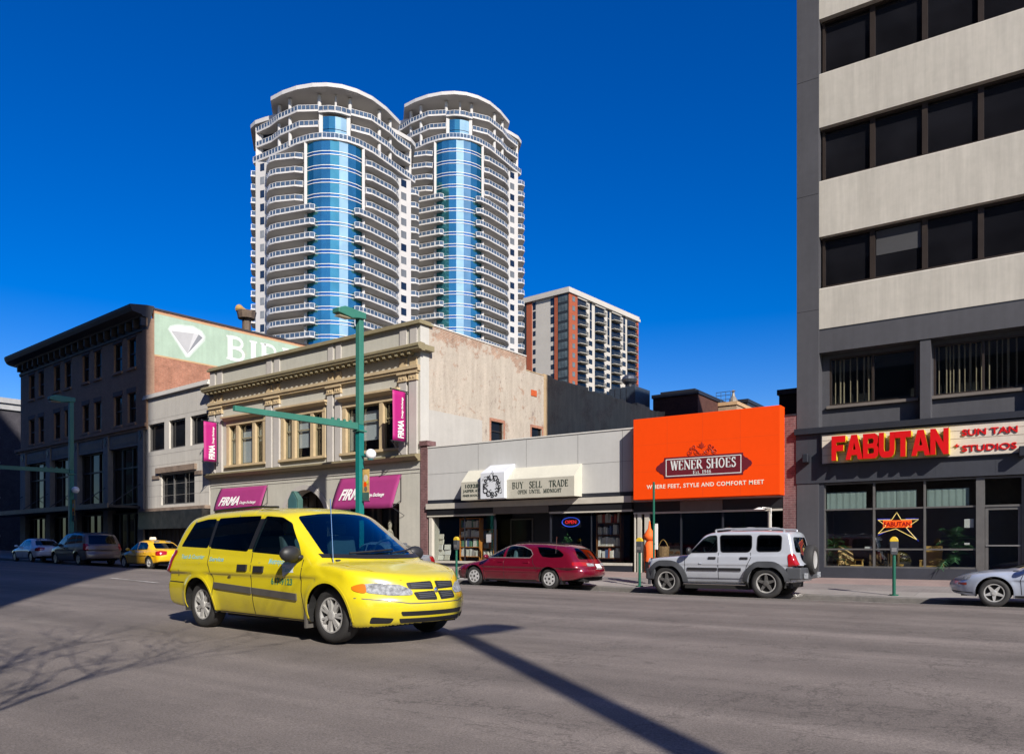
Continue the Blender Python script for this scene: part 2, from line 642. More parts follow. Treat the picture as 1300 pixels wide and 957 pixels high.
def mk_glass(name, tint, rough=.02, refl=1.0, base=.045):
    """clear pane: Fresnel reflection over a tinted view of what is behind"""
    m = bpy.data.materials.new(name)
    m.use_nodes = True
    t = m.node_tree
    t.nodes.clear()
    out = t.nodes.new('ShaderNodeOutputMaterial')
    mx = t.nodes.new('ShaderNodeMixShader')
    lw = t.nodes.new('ShaderNodeLayerWeight')
    lw.inputs['Blend'].default_value = .5
    pw = t.nodes.new('ShaderNodeMath')
    pw.operation = 'POWER'
    pw.inputs[1].default_value = 4.0
    t.links.new(lw.outputs['Facing'], pw.inputs[0])
    fr = t.nodes.new('ShaderNodeMath')
    fr.operation = 'MULTIPLY_ADD'
    fr.inputs[1].default_value = .9
    fr.inputs[2].default_value = base
    t.links.new(pw.outputs[0], fr.inputs[0])
    tr = t.nodes.new('ShaderNodeBsdfTransparent')
    tr.inputs['Color'].default_value = (*tint, 1)
    gl = t.nodes.new('ShaderNodeBsdfGlossy')
    gl.inputs['Roughness'].default_value = rough
    gl.inputs['Color'].default_value = (refl, refl, refl, 1)
    t.links.new(fr.outputs[0], mx.inputs[0])
    t.links.new(tr.outputs[0], mx.inputs[1])
    t.links.new(gl.outputs[0], mx.inputs[2])
    t.links.new(mx.outputs[0], out.inputs['Surface'])
    return m


def mk_pane(name, c, rough=.05, var=.3, scale=.6, wave=.0, spec=.5, metal=0.):
    """dark window seen against an unlit room"""
    m, t, p, out = _new(name)
    col = _mul(t, _rgb(t, c), _noise(t, scale, 2), 1 - var, 1 + var)
    t.links.new(col, p.inputs['Base Color'])
    p.inputs['Roughness'].default_value = rough
    p.inputs['Metallic'].default_value = metal
    p.inputs['Specular IOR Level'].default_value = spec
    if wave:
        _bump(t, p, _noise(t, 1.2, 1), wave, .02)
    return m


def mk_emit(name, c, strength):
    m, t, p, out = _new(name)
    p.inputs['Base Color'].default_value = (*[min(1, x) for x in c], 1)
    p.inputs['Emission Color'].default_value = (*c, 1)
    p.inputs['Emission Strength'].default_value = strength
    return m


def mk_asphalt(name):
    m, t, p, out = _new(name)
    base = _rgb(t, (.165, .141, .124))
    c = _mul(t, base, _noise(t, .16, 6, .65, (.14, 2.2, 1)), .66, 1.30)          # wear bands along the lanes
    c = _mul(t, c, _noise(t, .5, 4, .6, (.05, 1.7, 1)), .80, 1.22)
    c = _mul(t, c, _noise(t, .9, 5, .7), .86, 1.14)
    c = _mul(t, c, _noise(t, 60, 3, .7), .62, 1.4)                               # aggregate
    c = _mul(t, c, _noise(t, 210, 2, .5), .7, 1.3)
    f = _ramp(t, _noise(t, .5, 9, .75, (.25, 1.2, 1)), .60, .70)                  # pale scoured streaks
    c = _mix(t, f, c, (.21, .185, .16))
    f2 = _ramp(t, _noise(t, .34, 7, .7, (.12, 1.3, 1)), .60, .68)                 # oily tracks
    c = _mul(t, c, f2, 1.0, .72, 0, 1)
    for sc, st in ((.55, (.16, 1.0, 1)), (.42, (.8, .5, 1))):                       # tar-filled seams and hairline cracks
        n1 = _noise(t, sc, 8, .62, st)
        ab = t.nodes.new('ShaderNodeMath')
        ab.operation = 'SUBTRACT'
        ab.inputs[1].default_value = .5
        t.links.new(n1, ab.inputs[0])
        a2 = t.nodes.new('ShaderNodeMath')
        a2.operation = 'ABSOLUTE'
        t.links.new(ab.outputs[0], a2.inputs[0])
        gate = _ramp(t, _noise(t, .12, 2), .50, .60)
        mx = t.nodes.new('ShaderNodeMath')
        mx.operation = 'ADD'
        g1 = _ramp(t, a2.outputs[0], .0012, .0040)
        t.links.new(g1, mx.inputs[0])
        t.links.new(gate, mx.inputs[1])
        mx.use_clamp = True
        c = _mul(t, c, mx.outputs[0], .72, 1.0, 0, 1)
    spots = _ramp(t, _noise(t, 1.9, 5, .6), .66, .72)                               # oil drips
    c = _mul(t, c, spots, 1.0, .72, 0, 1)
    t.links.new(c, p.inputs['Base Color'])
    p.inputs['Roughness'].default_value = .82
    p.inputs['Specular IOR Level'].default_value = .35
    _bump(t, p, _noise(t, 130, 4, .7), .5, .006)
    return m


def mk_paver(name, c, w=.4, h=.2, mortar=.75, var=.16):
    m, t, p, out = _new(name)
    tc = t.nodes.new('ShaderNodeTexCoord')
    b = t.nodes.new('ShaderNodeTexBrick')
    b.inputs['Color1'].default_value = (*c, 1)
    b.inputs['Color2'].default_value = (*[x * .86 for x in c], 1)
    b.inputs['Mortar'].default_value = (*[x * mortar for x in c], 1)
    b.inputs['Scale'].default_value = 1
    b.inputs['Brick Width'].default_value = w
    b.inputs['Row Height'].default_value = h
    b.inputs['Mortar Size'].default_value = .012
    t.links.new(tc.outputs['UV'], b.inputs['Vector'])
    col = _mul(t, b.outputs['Color'], _noise(t, .7, 6, .7), 1 - var, 1 + var)
    col = _mul(t, col, _noise(t, 20, 3, .7), .88, 1.12)
    t.links.new(col, p.inputs['Base Color'])
    p.inputs['Roughness'].default_value = .85
    _bump(t, p, _noise(t, 60, 4), .25, .006)
    return m


def mk_paint(name, c, metal=0.0, rough=.3, dirt=(.12, .1, .08), dh=.55, flake=0.0):
    """car paint under clear coat, road film thicker low on the doors"""
    m, t, p, out = _new(name)
    col = _mul(t, _rgb(t, c), _noise(t, 3, 3), .97, 1.03)
    tc = t.nodes.new('ShaderNodeTexCoord')
    sx = t.nodes.new('ShaderNodeSeparateXYZ')
    t.links.new(tc.outputs['Object'], sx.inputs[0])
    hr = t.nodes.new('ShaderNodeMapRange')
    hr.inputs['From Min'].default_value = dh
    hr.inputs['From Max'].default_value = .15
    hr.inputs['To Max'].default_value = .55
    t.links.new(sx.outputs['Z'], hr.inputs['Value'])
    nz = _ramp(t, _noise(t, 4, 6, .7), .3, .75)
    mm = t.nodes.new('ShaderNodeMath')
    mm.operation = 'MULTIPLY'
    t.links.new(hr.outputs[0], mm.inputs[0])
    t.links.new(nz, mm.inputs[1])
    col = _mix(t, mm.outputs[0], col, dirt)
    t.links.new(col, p.inputs['Base Color'])
    p.inputs['Metallic'].default_value = metal
    p.inputs['Roughness'].default_value = rough
    p.inputs['Coat Weight'].default_value = .9
    p.inputs['Coat Roughness'].default_value = .06
    return m


M = {}
M['asphalt'] = mk_asphalt('asphalt')
M['ground'] = mk('ground_soil', (.12, .11, .1), .9, .2)
M['kerb'] = mk('kerb_concrete', (.15, .14, .13), .85, .18, 1.5, bump=.3, grime=(.09, .085, .08), gthr=.56)
M['gutter'] = mk('gutter_concrete', (.40, .37, .335), .85, .22, .8, bump=.3)
M['walk_a'] = mk_paver('walk_concrete', (.29, .268, .248), 1.5, 1.5, .7)
M['walk_b'] = mk_paver('walk_grey_paver', (.235, .212, .20), .22, .11, .72)
M['walk_c'] = mk_paver('walk_pink_paver', (.30, .222, .20), .22, .11, .75)
M['line'] = mk('worn_road_paint', (.52, .49, .45), .8, .35, 6, grime=(.2, .18, .16), gthr=.5)
M['beige'] = mk('beige_spandrel', (.46, .43, .375), .8, .08, .5, streak=.17, bump=.15)
M['slate'] = mk('slate_grey_panel', (.060, .060, .069), .7, .1, .6, streak=.12, bump=.1)
M['slate2'] = mk('slate_grey_tile', (.036, .039, .050), .55, .12, .9, streak=.1)
M['charcoal'] = mk('charcoal_trim', (.016, .018, .026), .5, .15)
M['bronze'] = mk('bronze_frame', (.048, .036, .030), .4, .12, metal=.4)
M['alu'] = mk('aluminium_frame', (.30, .29, .28), .42, .1, metal=.6)
M['greyframe'] = mk('dull_metal_frame', (.13, .125, .12), .5, .12, metal=.3)
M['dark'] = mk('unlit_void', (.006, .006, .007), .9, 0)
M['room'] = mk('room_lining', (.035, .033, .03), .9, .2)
M['glass'] = mk_glass('shop_glass', (.86, .88, .87))
M['pane'] = mk_pane('dark_pane', (.010, .011, .014), .05, .4, spec=.14)
M['pane_b'] = mk_pane('bronze_pane', (.008, .008, .010), .06, .4, wave=.03)
M['orange'] = mk('orange_panel', (.84, .062, .001), .75, .03, .5, spec=.15)
M['wine'] = mk('wine_red_panel', (.13, .009, .018), .5, .05)
M['rust'] = mk('rust_red_scroll', (.36, .022, .006), .6, .05)
M['white'] = mk('white_paint', (.78, .77, .74), .5, .04)
M['offwhite'] = mk('offwhite_letter', (.82, .74, .60), .5, .03)
M['red'] = mk('red_letter', (.62, .008, .010), .3, .04)
M['yellowside'] = mk('yellow_return', (.62, .48, .02), .5, .05)
M['cream'] = mk('cream_panel', (.60, .53, .44), .6, .07, .8, streak=.08)
M['fascia'] = mk('fascia_panel', (.48, .475, .46), .7, .04, .6, streak=.05)
M['trim'] = mk('beige_trim', (.47, .44, .38), .6, .08)
M['awn'] = mk('ivory_canvas', (.55, .53, .44), .8, .05, 1.2, bump=.08)
M['awnf'] = mk('stone_canvas', (.44, .42, .35), .8, .05, 1.2)
M['awnw'] = mk('white_canvas', (.58, .60, .64), .8, .04, 1.2)
M['greenletter'] = mk('dark_green_letter', (.03, .045, .035), .6, .05)
M['black'] = mk('black_paint', (.012, .012, .014), .5, .1)
M['brownpanel'] = mk('taupe_panel', (.135, .115, .1), .7, .1)
M['pier'] = mk_brick('plum_brick', (.17, .085, .085), (.13, .062, .066), (.20, .14, .135))
M['firma'] = mk('grey_green_render', (.47, .455, .395), .85, .06, .9, streak=.08, bump=.12, grime=(.30, .285, .25), gthr=.66)
M['firma2'] = mk('pale_pilaster', (.455, .425, .395), .85, .05, .9, streak=.07, bump=.1)
M['tan'] = mk('tan_trim', (.50, .385, .23), .7, .1, 1.5, streak=.06)
M['olive'] = mk('olive_moulding', (.255, .215, .125), .7, .12, 1.5, streak=.08)
M['firmaside'] = mk('grey_side_render', (.50, .485, .45), .85, .05, .9, streak=.06)
M['oldbrick'] = mk_brick('worn_party_wall', (.35, .215, .15), (.31, .19, .135), (.40, .35, .29), patch=(.48, .435, .37), pthr=.36, pscale=1.3, pstretch=(1, 1, 1.2), streak=.08, stain=(.27, .22, .19), eaves=(10.5, 11.9))
M['redbrick'] = mk_brick('red_brick', (.37, .155, .095), (.30, .12, .075), (.36, .24, .18), patch=(.33, .17, .13), pthr=.58, pscale=.8)
M['oldbrick2'] = mk_brick('grey_party_wall', (.46, .30, .17), (.41, .27, .15), (.42, .31, .2), patch=(.50, .37, .22), pthr=.42, pscale=.5, streak=.16)
M['copingwhite'] = mk('white_coping', (.62, .60, .56), .7, .06)
M['greywall'] = mk('grey_patch_render', (.43, .41, .38), .85, .05, 1.2, streak=.07)
M['tarbrick'] = mk_brick('dark_brick', (.050, .044, .040), (.042, .037, .034), (.055, .05, .046), var=.2, streak=.1, patch=(.036, .032, .03), pthr=.56)
M['mint'] = mk('mint_mural', (.36, .47, .37), .8, .07, 1.1, streak=.08, grime=(.43, .46, .36), gthr=.62)
M['muralwhite'] = mk('mural_white', (.66, .68, .66), .8, .05)
M['muralgrey'] = mk('mural_grey', (.42, .42, .43), .8, .05)
M['muralgrey2'] = mk('mural_mid_grey', (.22, .23, .25), .8, .05)
M['muraltan'] = mk('mural_tan_border', (.50, .32, .17), .8, .08)
M['darkstone'] = mk_brick('umber_brick', (.40, .25, .165), (.35, .215, .145), (.30, .21, .15), var=.12)
M['darktrim'] = mk('blackened_cornice', (.045, .040, .040), .6, .15)
M['sandstone'] = mk('sandstone', (.28, .225, .16), .8, .12)
M['stonebase'] = mk('grey_pilaster_stone', (.24, .215, .19), .75, .12)
M['whitepanel'] = mk('ivory_wall_panel', (.56, .53, .48), .75, .06, .8, streak=.08, grime=(.40, .36, .31), gthr=.66)
M['stain'] = mk('stained_ledge', (.23, .17, .13), .85, .3, 2)
M['magenta'] = mk('magenta_canvas', (.29, .026, .145), .75, .06, 1.5)
M['magenta2'] = mk('magenta_vinyl', (.38, .006, .155), .6, .03)
M['teal'] = mk('teal_green_pole', (.042, .175, .130), .42, .08, 1.2)
M['teal2'] = mk('blue_teal_pole', (.008, .165, .15), .42, .08, 1.2)
M['meter'] = mk('meter_green', (.008, .10, .062), .4, .08)
M['globe'] = mk('opal_globe', (.80, .80, .80), .25, .02)
M['copper'] = mk('verdigris', (.05, .115, .10), .6, .15)
M['lens'] = mk('lamp_lens', (.35, .3, .2), .2, .05)
M['rubber'] = mk('tyre_rubber', (.025, .024, .024), .75, .15, 6)
M['rim'] = mk('alloy_rim', (.58, .57, .55), .35, .06, metal=.45)
M['hubcap'] = mk('silver_hubcap', (.60, .60, .60), .35, .05, metal=.4)
M['plastic'] = mk('black_plastic', (.018, .018, .02), .5, .1)
M['greyplastic'] = mk('grey_plastic', (.052, .055, .062), .55, .08)
M['strip'] = mk('grey_rub_strip', (.085, .078, .07), .55, .08)
M['chrome'] = mk('chrome', (.75, .75, .75), .12, 0, metal=1.)
M['under'] = mk('underbody', (.010, .010, .010), .9, 0)
M['lampglass'] = mk('clear_lamp', (.24, .25, .265), .65, .6, 22, spec=.15)
M['amber'] = mk('amber_lamp', (.62, .16, .008), .15, .05, coat=1.)
M['darkrim'] = mk('dark_alloy', (.16, .155, .15), .4, .1, metal=.5)
M['tail'] = mk('tail_lamp', (.32, .008, .012), .12, .05, coat=1.)
M['cab'] = mk('cabin_lining', (.035, .036, .04), .8, .1)
M['seat'] = mk('seat_cloth', (.10, .105, .115), .85, .1)
M['seatlight'] = mk('pale_seat_cloth', (.30, .31, .32), .85, .1)
M['carglass'] = mk_glass('car_glass', (.42, .58, .60))
M['cartint'] = mk_glass('tinted_car_glass', (.06, .075, .09))
M['blue_shield'] = mk_glass('windscreen_glass', (.30, .55, .62), base=.13)
M['plate'] = mk('number_plate', (.62, .60, .58), .5, .1, 20)
M['y_van'] = mk_paint('yellow_paint', (.63, .515, .010), 0, .26, dirt=(.30, .235, .07), dh=.75)
M['y_cab'] = mk_paint('amber_yellow_paint', (.80, .44, .005), 0, .3)
M['burgundy'] = mk_paint('burgundy_paint', (.17, .004, .020), .3, .25)
M['silver'] = mk_paint('silver_paint', (.54, .57, .63), .3, .3, dh=.75, dirt=(.28, .26, .23))
M['bluesilver'] = mk_paint('blue_silver_paint', (.44, .49, .60), .3, .3, dh=.6, dirt=(.26, .25, .24))
M['greycar'] = mk_paint('steel_grey_paint', (.30, .32, .35), .5, .35)
M['taupe'] = mk_paint('taupe_paint', (.15, .115, .10), .3, .4)
M['whitecar'] = mk_paint('white_car_paint', (.72, .74, .76), 0, .35)
M['darkcar'] = mk_paint('dark_blue_paint', (.05, .06, .08), .3, .35)
# ------------------------------------------------------------------ ground, road, pavements
b = MB()
b.poly([(-4000, -4000, -.6), (4000, -4000, -.6), (4000, 6000, -.6), (-4000, 6000, -.6)])
structure(b.build('ground', M['ground']))


def grid_mesh(name, mats, xs, ns, zf, mat_of=None, dz=0.0):
    vs, fs, mi = [], [], []
    k = len(ns)
    for x in xs:
        off = yfront(x) - 27.0
        for n in ns:
            vs.append((x, n + off, zf(x, n + off) + dz))
    for i in range(len(xs) - 1):
        for j in range(len(ns) - 1):
            fs.append((i * k + j, (i + 1) * k + j, (i + 1) * k + j + 1, i * k + j + 1))
            mi.append(mat_of(j) if mat_of else 0)
    b = MB()
    b.v, b.f, b.m = vs, [list(f) for f in fs], mi
    return b.build(name, mats, None, smooth=True, angle=0)


XS = [-150, -130, -115] + [-103 + 1.5 * i for i in range(110)]
structure(grid_mesh('road', [M['asphalt']], XS, [1.6 + .63 * i for i in range(31)] + [20.5, 21.3, 22.1], road_z))


def walk_step(x, y):
    return walk_z(x, y)


structure(grid_mesh('sidewalk', [M['walk_a'], M['walk_b'], M['walk_c']], XS, [22.28, 23.5, 25.1, 27.1], walk_z, lambda j: j))
# far kerb: top, face
vs = MB()
kb = []
for x in XS:
    off = yfront(x) - 27.0
    kb.append([(x, 22.1 + off, -.4 + rise(x)), (x, 22.1 + off, .025 + rise(x)), (x, 22.13 + off, walk_z(x, 22.13 + off) + .004), (x, 22.28 + off, walk_z(x, 22.28 + off) + .004)])
for i in range(len(XS) - 1):
    for j in range(3):
        vs.poly([kb[i][j], kb[i + 1][j], kb[i + 1][j + 1], kb[i][j + 1]])
structure(vs.build('kerb', M['kerb']))
# near pavement behind the photographer's feet
nb = MB()
for i in range(len(XS) - 1):
    x0, x1 = XS[i], XS[i + 1]
    o0, o1 = yfront(x0) - 27, yfront(x1) - 27
    z0, z1 = .1 + rise(x0), .1 + rise(x1)
    nb.poly([(x0, 1.6 + o0, z0 - .3), (x1, 1.6 + o1, z1 - .3), (x1, 1.6 + o1, z1), (x0, 1.6 + o0, z0)][::-1])
    nb.poly([(x0, -6 + o0, z0), (x1, -6 + o1, z1), (x1, 1.6 + o1, z1), (x0, 1.6 + o0, z0)])
structure(nb.build('near_sidewalk', M['walk_a']))
# gutter edge line and one worn lane dash
structure(grid_mesh('gutter_line', [M['gutter']], XS, [20.28, 20.44], road_z, dz=.005))
lb = MB()
p0, p1 = Vector((-24.9, 13.45)), Vector((-21.0, 12.75))
d = (p1 - p0).normalized()
nrm = Vector((-d.y, d.x)) * .06
for k in range(6):
    a, c = p0 + (p1 - p0) * k / 6, p0 + (p1 - p0) * (k + 1) / 6
    lb.poly([(q.x, q.y, road_z(q.x, q.y) + .012) for q in (a - nrm, c - nrm, c + nrm, a + nrm)])
structure(lb.build('lane_dash', M['line']))
sb = MB()
c0, c1 = FD.w(-46, -.0), FD.w(-29, 0)
q0, q1 = FD.w(-29, 80), FD.w(-46, 80)
sb.poly([(c0[0], c0[1], .75), (c1[0], c1[1], .72), (q0[0], q0[1], .9), (q1[0], q1[1], .9)])
structure(sb.build('side_street', M['asphalt']))


# ------------------------------------------------------------------ generic window: pane with frame as its sub-part
def window(parent, x0, x1, z0, z1, y, frame, pane, fw=.06, mull=(), rails=(), depth=.07, name='window', sill=None):
    """pane at depth y, frame standing in front of it"""
    pb = MB()
    pb.box(x0 + fw * .5, x1 - fw * .5, y, y + .02, z0 + fw * .5, z1 - fw * .5)
    w = pb.build(name, pane, parent)
    f = MB()
    f.box(x0, x0 + fw, y - depth, y - .002, z0, z1)
    f.box(x1 - fw, x1, y - depth, y - .002, z0, z1)
    f.box(x0 + fw, x1 - fw, y - depth, y - .002, z0, z0 + fw)
    f.box(x0 + fw, x1 - fw, y - depth, y - .002, z1 - fw, z1)
    for m in mull:
        f.box(m - fw / 2, m + fw / 2, y - depth + .003, y - .004, z0 + fw, z1 - fw)
    for r in rails:
        f.box(x0 + fw, x1 - fw, y - depth + .008, y - .006, r - fw / 2, r + fw / 2)
    f.build('frame', frame, w)
    if sill is not None:
        sm, out, h = sill
        s = MB()
        s.box(x0 - .08, x1 + .08, out, y - depth - .003, z0 - h, z0 - .003)
        s.build('sill', sm, w, bevel=.01)
    return w
# ------------------------------------------------------------------ office block on the right
BX = FM.x(1012)
def OX(px, yl=0.): return FM.x(px, yl) - BX
def OZ(px, py, yl=0.): return FM.z(px, py, yl)
office = thing('office_building', 'tall office block with beige bands, ribbon windows and slate grey tiled base', 'building', (BX, 27.0, 0))
OW = 19.0
XP = OX(1040)
g = MB()
g.box(0, XP, -.05, 2.0, -.5, 26.0)
for z in (9.1, 12.9, 16.7, 20.5):
    g.box(.0, XP + .002, -.058, -.05, z, z + .03)
g.build('corner_pier', M['slate'], office, bevel=.02)
WIN = [(9.86, 11.48), (13.38, 15.06), (16.9, 18.62), (20.46, 22.15)]
bands = [(8.46, 9.86), (11.48, 13.38), (15.06, 16.9), (18.62, 20.46), (22.15, 25.4)]
for i, (z0, z1) in enumerate(bands):
    s = MB()
    s.prism_x([(0.0, z0), (0.0, z1 - .10), (.05, z1 - .055), (.36, z1 - .03), (.36, z0 + .0)], XP, OW)
    s.build('spandrel', M['beige'], office)
step = (OX(1244.6) - OX(1106)) / 2
mulls = [XP + .06] + [OX(1106) + step * k for k in range(9)]
for fl, (z0, z1) in enumerate(WIN):
    for k in range(len(mulls) - 1):
        a, c = mulls[k], mulls[k + 1]
        if c > OW:
            break
        w = window(office, a, c, z0 - .03, z1, .30, M['bronze'], M['pane_b'], fw=.075, depth=.10)
    if fl == 0:
        bl = MB()
        bl.box(mulls[1] + .1, mulls[2] - .1, .285, .297, z0 + .75, z1 - .09)
        bl.build('blind', mk('window_blind', (.055, .055, .058), .5, .05), office)
g = MB()
g.box(XP - .05, OW, .36, 14, 8.0, 25.6)
g.box(0, OW, 2.0, 14, -.5, 8.0)
g.build('core', M['slate'], office)
g = MB()
g.box(XP, OW, -.01, .9, 7.68, 8.40)
g.build('grey_band', M['slate'], office)
g = MB()
g.box(XP, OW, .012, .4, 8.402, 8.458)
g.build('flashing', M['charcoal'], office)
# second floor behind the colonnade
RC = .42
sz1 = OZ(1060, 516, RC)
g = MB()
xa, xb = OX(1053, RC), OX(1163, RC)
xc, xd = OX(1185, RC), OX(1291, RC)
span = xc - xa
holes = []
for k in range(4):
    holes.append((xa + span * k, xb + span * k, sz1, 7.55))
g.wall(XP - .02, OW, 5.0, 7.69, RC, RC + .15, holes)
g.build('upper_wall', M['slate'], office)
curtain_m = mk('tan_curtain', (.28, .23, .16), .9, .1, 3)
for k, h in enumerate(holes):
    mid = h[0] + (OX(1108, RC) - xa)
    w = window(office, h[0], h[1], h[2] + .02, h[3], RC + .10, M['bronze'], M['glass'], fw=.06, mull=(mid,), depth=.08, sill=(M['brownpanel'], RC - .12, .10))
    cb = MB()
    x = h[0] + .1
    r2 = random.Random(k + 3)
    while x < h[1] - .1:
        wd = r2.uniform(.03, .07)
        if k == 0 and x > h[0] + 1.3:
            break
        ya = RC + .26 + r2.uniform(0, .03)
        lo = h[2] + .05
        cb.prism_z([(x, ya + .02), (x + wd / 2, ya), (x + wd, ya + .02), (x + wd, ya + .03), (x, ya + .03)], lo, h[2] + 1.9)
        x += wd + r2.choice([.05, .07, .10, .16])
    cb.build('curtain', curtain_m, office)
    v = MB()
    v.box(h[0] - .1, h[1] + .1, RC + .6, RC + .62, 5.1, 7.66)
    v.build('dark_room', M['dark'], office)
pil0, pil1 = OX(1168, .03), OX(1181.5, .03)
for k in range(4):
    g = MB()
    g.box(pil0 + span * k, pil1 + span * k, .03, RC - .002, 5.2, 7.68)
    g.build('pillar', M['slate'], office)
g = MB()
g.box(-.04, OW, -.22, RC - .003, 5.03, 5.22)
g.build('ledge', M['charcoal'], office)
g = MB()
g.box(-.02, OW, -.08, .6, 3.42, 5.027)
for k in range(12):
    x = 1.0 + k * 1.55
    g.box(x, x + .012, -.083, -.08, 3.45, 5.0)
g.build('fascia', M['slate2'], office)
# ground floor
XG0, XG1 = OX(1046), OX(1241)
XD0, XD1 = OX(1250), OX(1297)
g = MB()
g.box(OX(1018.5), XG0, -.02, .5, -.3, 3.418)
g.box(XD1 + .06, OW, -.02, .5, -.3, 3.418)
g.build('shopfront_wall', M['slate2'], office)
g = MB()
g.box(0.0, OX(1018.2), -.03, .5, -.3, 3.417)
g.build('pilaster', M['trim'], office)
zb = OZ(1140, 721)
g = MB()
g.box(XG0, XG1, -.02, .25, -.3, zb)
g.build('stall_riser', M['slate2'], office)
posts = [XG0, OX(1109), OX(1173.5), XG1]
zt, zr1, zr2 = 3.40, OZ(1109, 645.5), OZ(1109, 697)
f = MB()
for k, x in enumerate(posts):
    f.box(x - .03, x + .03, .06, .16, zb + .05, zt - .05)
f.box(XG0 - .03, XG1 + .03, .055, .165, zt - .05, zt)
f.box(XG0 - .03, XG1 + .03, .03, .165, zb, zb + .05)
for k in range(3):
    f.box(posts[k] + .03, posts[k + 1] - .03, .07, .15, zr1 - .025, zr1 + .025)
    f.box(posts[k] + .03, posts[k + 1] - .03, .07, .15, zr2 - .025, zr2 + .025)
f.build('shopfront_frame', M['greyframe'], office)
for k in range(3):
    p = MB()
    p.box(posts[k] + .032, posts[k + 1] - .032, .11, .118, zb + .052, zt - .052)
    p.build('shop_window', M['glass'], office)
    v = MB()
    wv = posts[k + 1] - posts[k]
    n = 18
    pts = []
    for i in range(n + 1):
        pts.append((posts[k] + .05 + wv * .80 * i / n, .20 + .005 * math.sin(i * 2.1 + k)))
    for i in range(n):
        v.poly([(pts[i][0], pts[i][1], zr1 + .02), (pts[i + 1][0], pts[i + 1][1], zr1 + .02), (pts[i + 1][0], pts[i + 1][1], OZ(1075, 624)), (pts[i][0], pts[i][1], OZ(1075, 624))])
    v.build('valance', mk('pale_teal_valance', (.33, .42, .40), .85, .06, 2), office, smooth=True)
zd = OZ(1270, 641.5)
d_ = MB()
d_.box(XD0 - .22, XD0, .02, .2, -.2, zt)
d_.box(XD1, XD1 + .06, .02, .2, -.2, zt)
d_.box(XD0, XD1, .05, .17, zd - .03, zd + .03)
d_.box(XD0, XD1, .05, .17, zt - .06, zt)
d_.build('door_frame', M['greyframe'], office)
p = MB()
p.box(XD0, XD1, .10, .108, zd + .03, zt - .06)
p.build('transom_window', M['glass'], office)
p = MB()
p.box(XD0 + .09, XD1 - .09, .10, .108, .42, zd - .12)
dr = p.build('door', M['glass'], office)
f = MB()
f.box(XD0 + .01, XD0 + .09, .08, .13, .3, zd - .03)
f.box(XD1 - .09, XD1 - .01, .08, .13, .3, zd - .03)
f.box(XD0 + .09, XD1 - .09, .08, .13, zd - .12, zd - .03)
f.box(XD0 + .09, XD1 - .09, .08, .13, .3, .42)
f.build('frame', M['greyframe'], dr)
h = MB()
h.box(XD0 + .02, XD1 - .02, .05, .075, 1.35, 1.39)
h.build('handle', M['alu'], dr)
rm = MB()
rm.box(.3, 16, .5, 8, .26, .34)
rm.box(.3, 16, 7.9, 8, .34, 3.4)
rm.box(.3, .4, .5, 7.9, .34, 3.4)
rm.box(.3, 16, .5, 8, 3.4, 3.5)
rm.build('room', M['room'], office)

# small wall lamp boxes on the fascia
for px, py in ((1026, 582), (1299, 573)):
    lb = MB()
    x, z = OX(px), OZ(px, py)
    lb.box(x - .09, x + .09, -.42, -.10, z - .16, z + .12)
    o = lb.build('flood_lamp', M['charcoal'], None, bevel=.02)
    o.location = (BX, 27, 0)
    tag(o, 'black box lamp on the grey fascia ' + ('left of the tanning sign' if px < 1100 else 'under the right end of the tanning sign'), 'lamp')

# the sign with red letters
sx0, sx1 = OX(1044, -.12), OX(1330, -.12)
sz0, sz1b = 4.03, 4.96
fab = thing('shop_sign', 'long cream shop sign with big red raised capital letters on slate fascia', 'sign', (BX + sx0, 27 - .09, sz0))
SWd = sx1 - sx0
SH = sz1b - sz0
g = MB()
g.box(0, SWd, -.06, .0, 0, SH)
g.build('sign_panel', M['cream'], fab)
g = MB()
for k in (.28, .55, .80):
    g.box(.02, SWd, -.064, -.06, SH * k, SH * k + .012)
g.box(3.62, 3.635, -.064, -.06, .02, SH)
g.build('sign_groove', M['stain'], fab)
g = MB()
g.box(-.03, SWd, -.09, .005, -.03, -.001)
g.box(-.03, SWd, -.09, .005, SH + .001, SH + .03)
g.box(-.03, -.001, -.09, .005, 0, SH)
g.build('sign_frame', M['charcoal'], fab)
LD = .36
wordx0, wordx1 = OX(1056, -.5) - sx0, OX(1205, -.5) - sx0
lz0 = OZ(1130, 580.5, -.5) - sz0
lz1 = OZ(1130, 548.5, -.5) - sz0
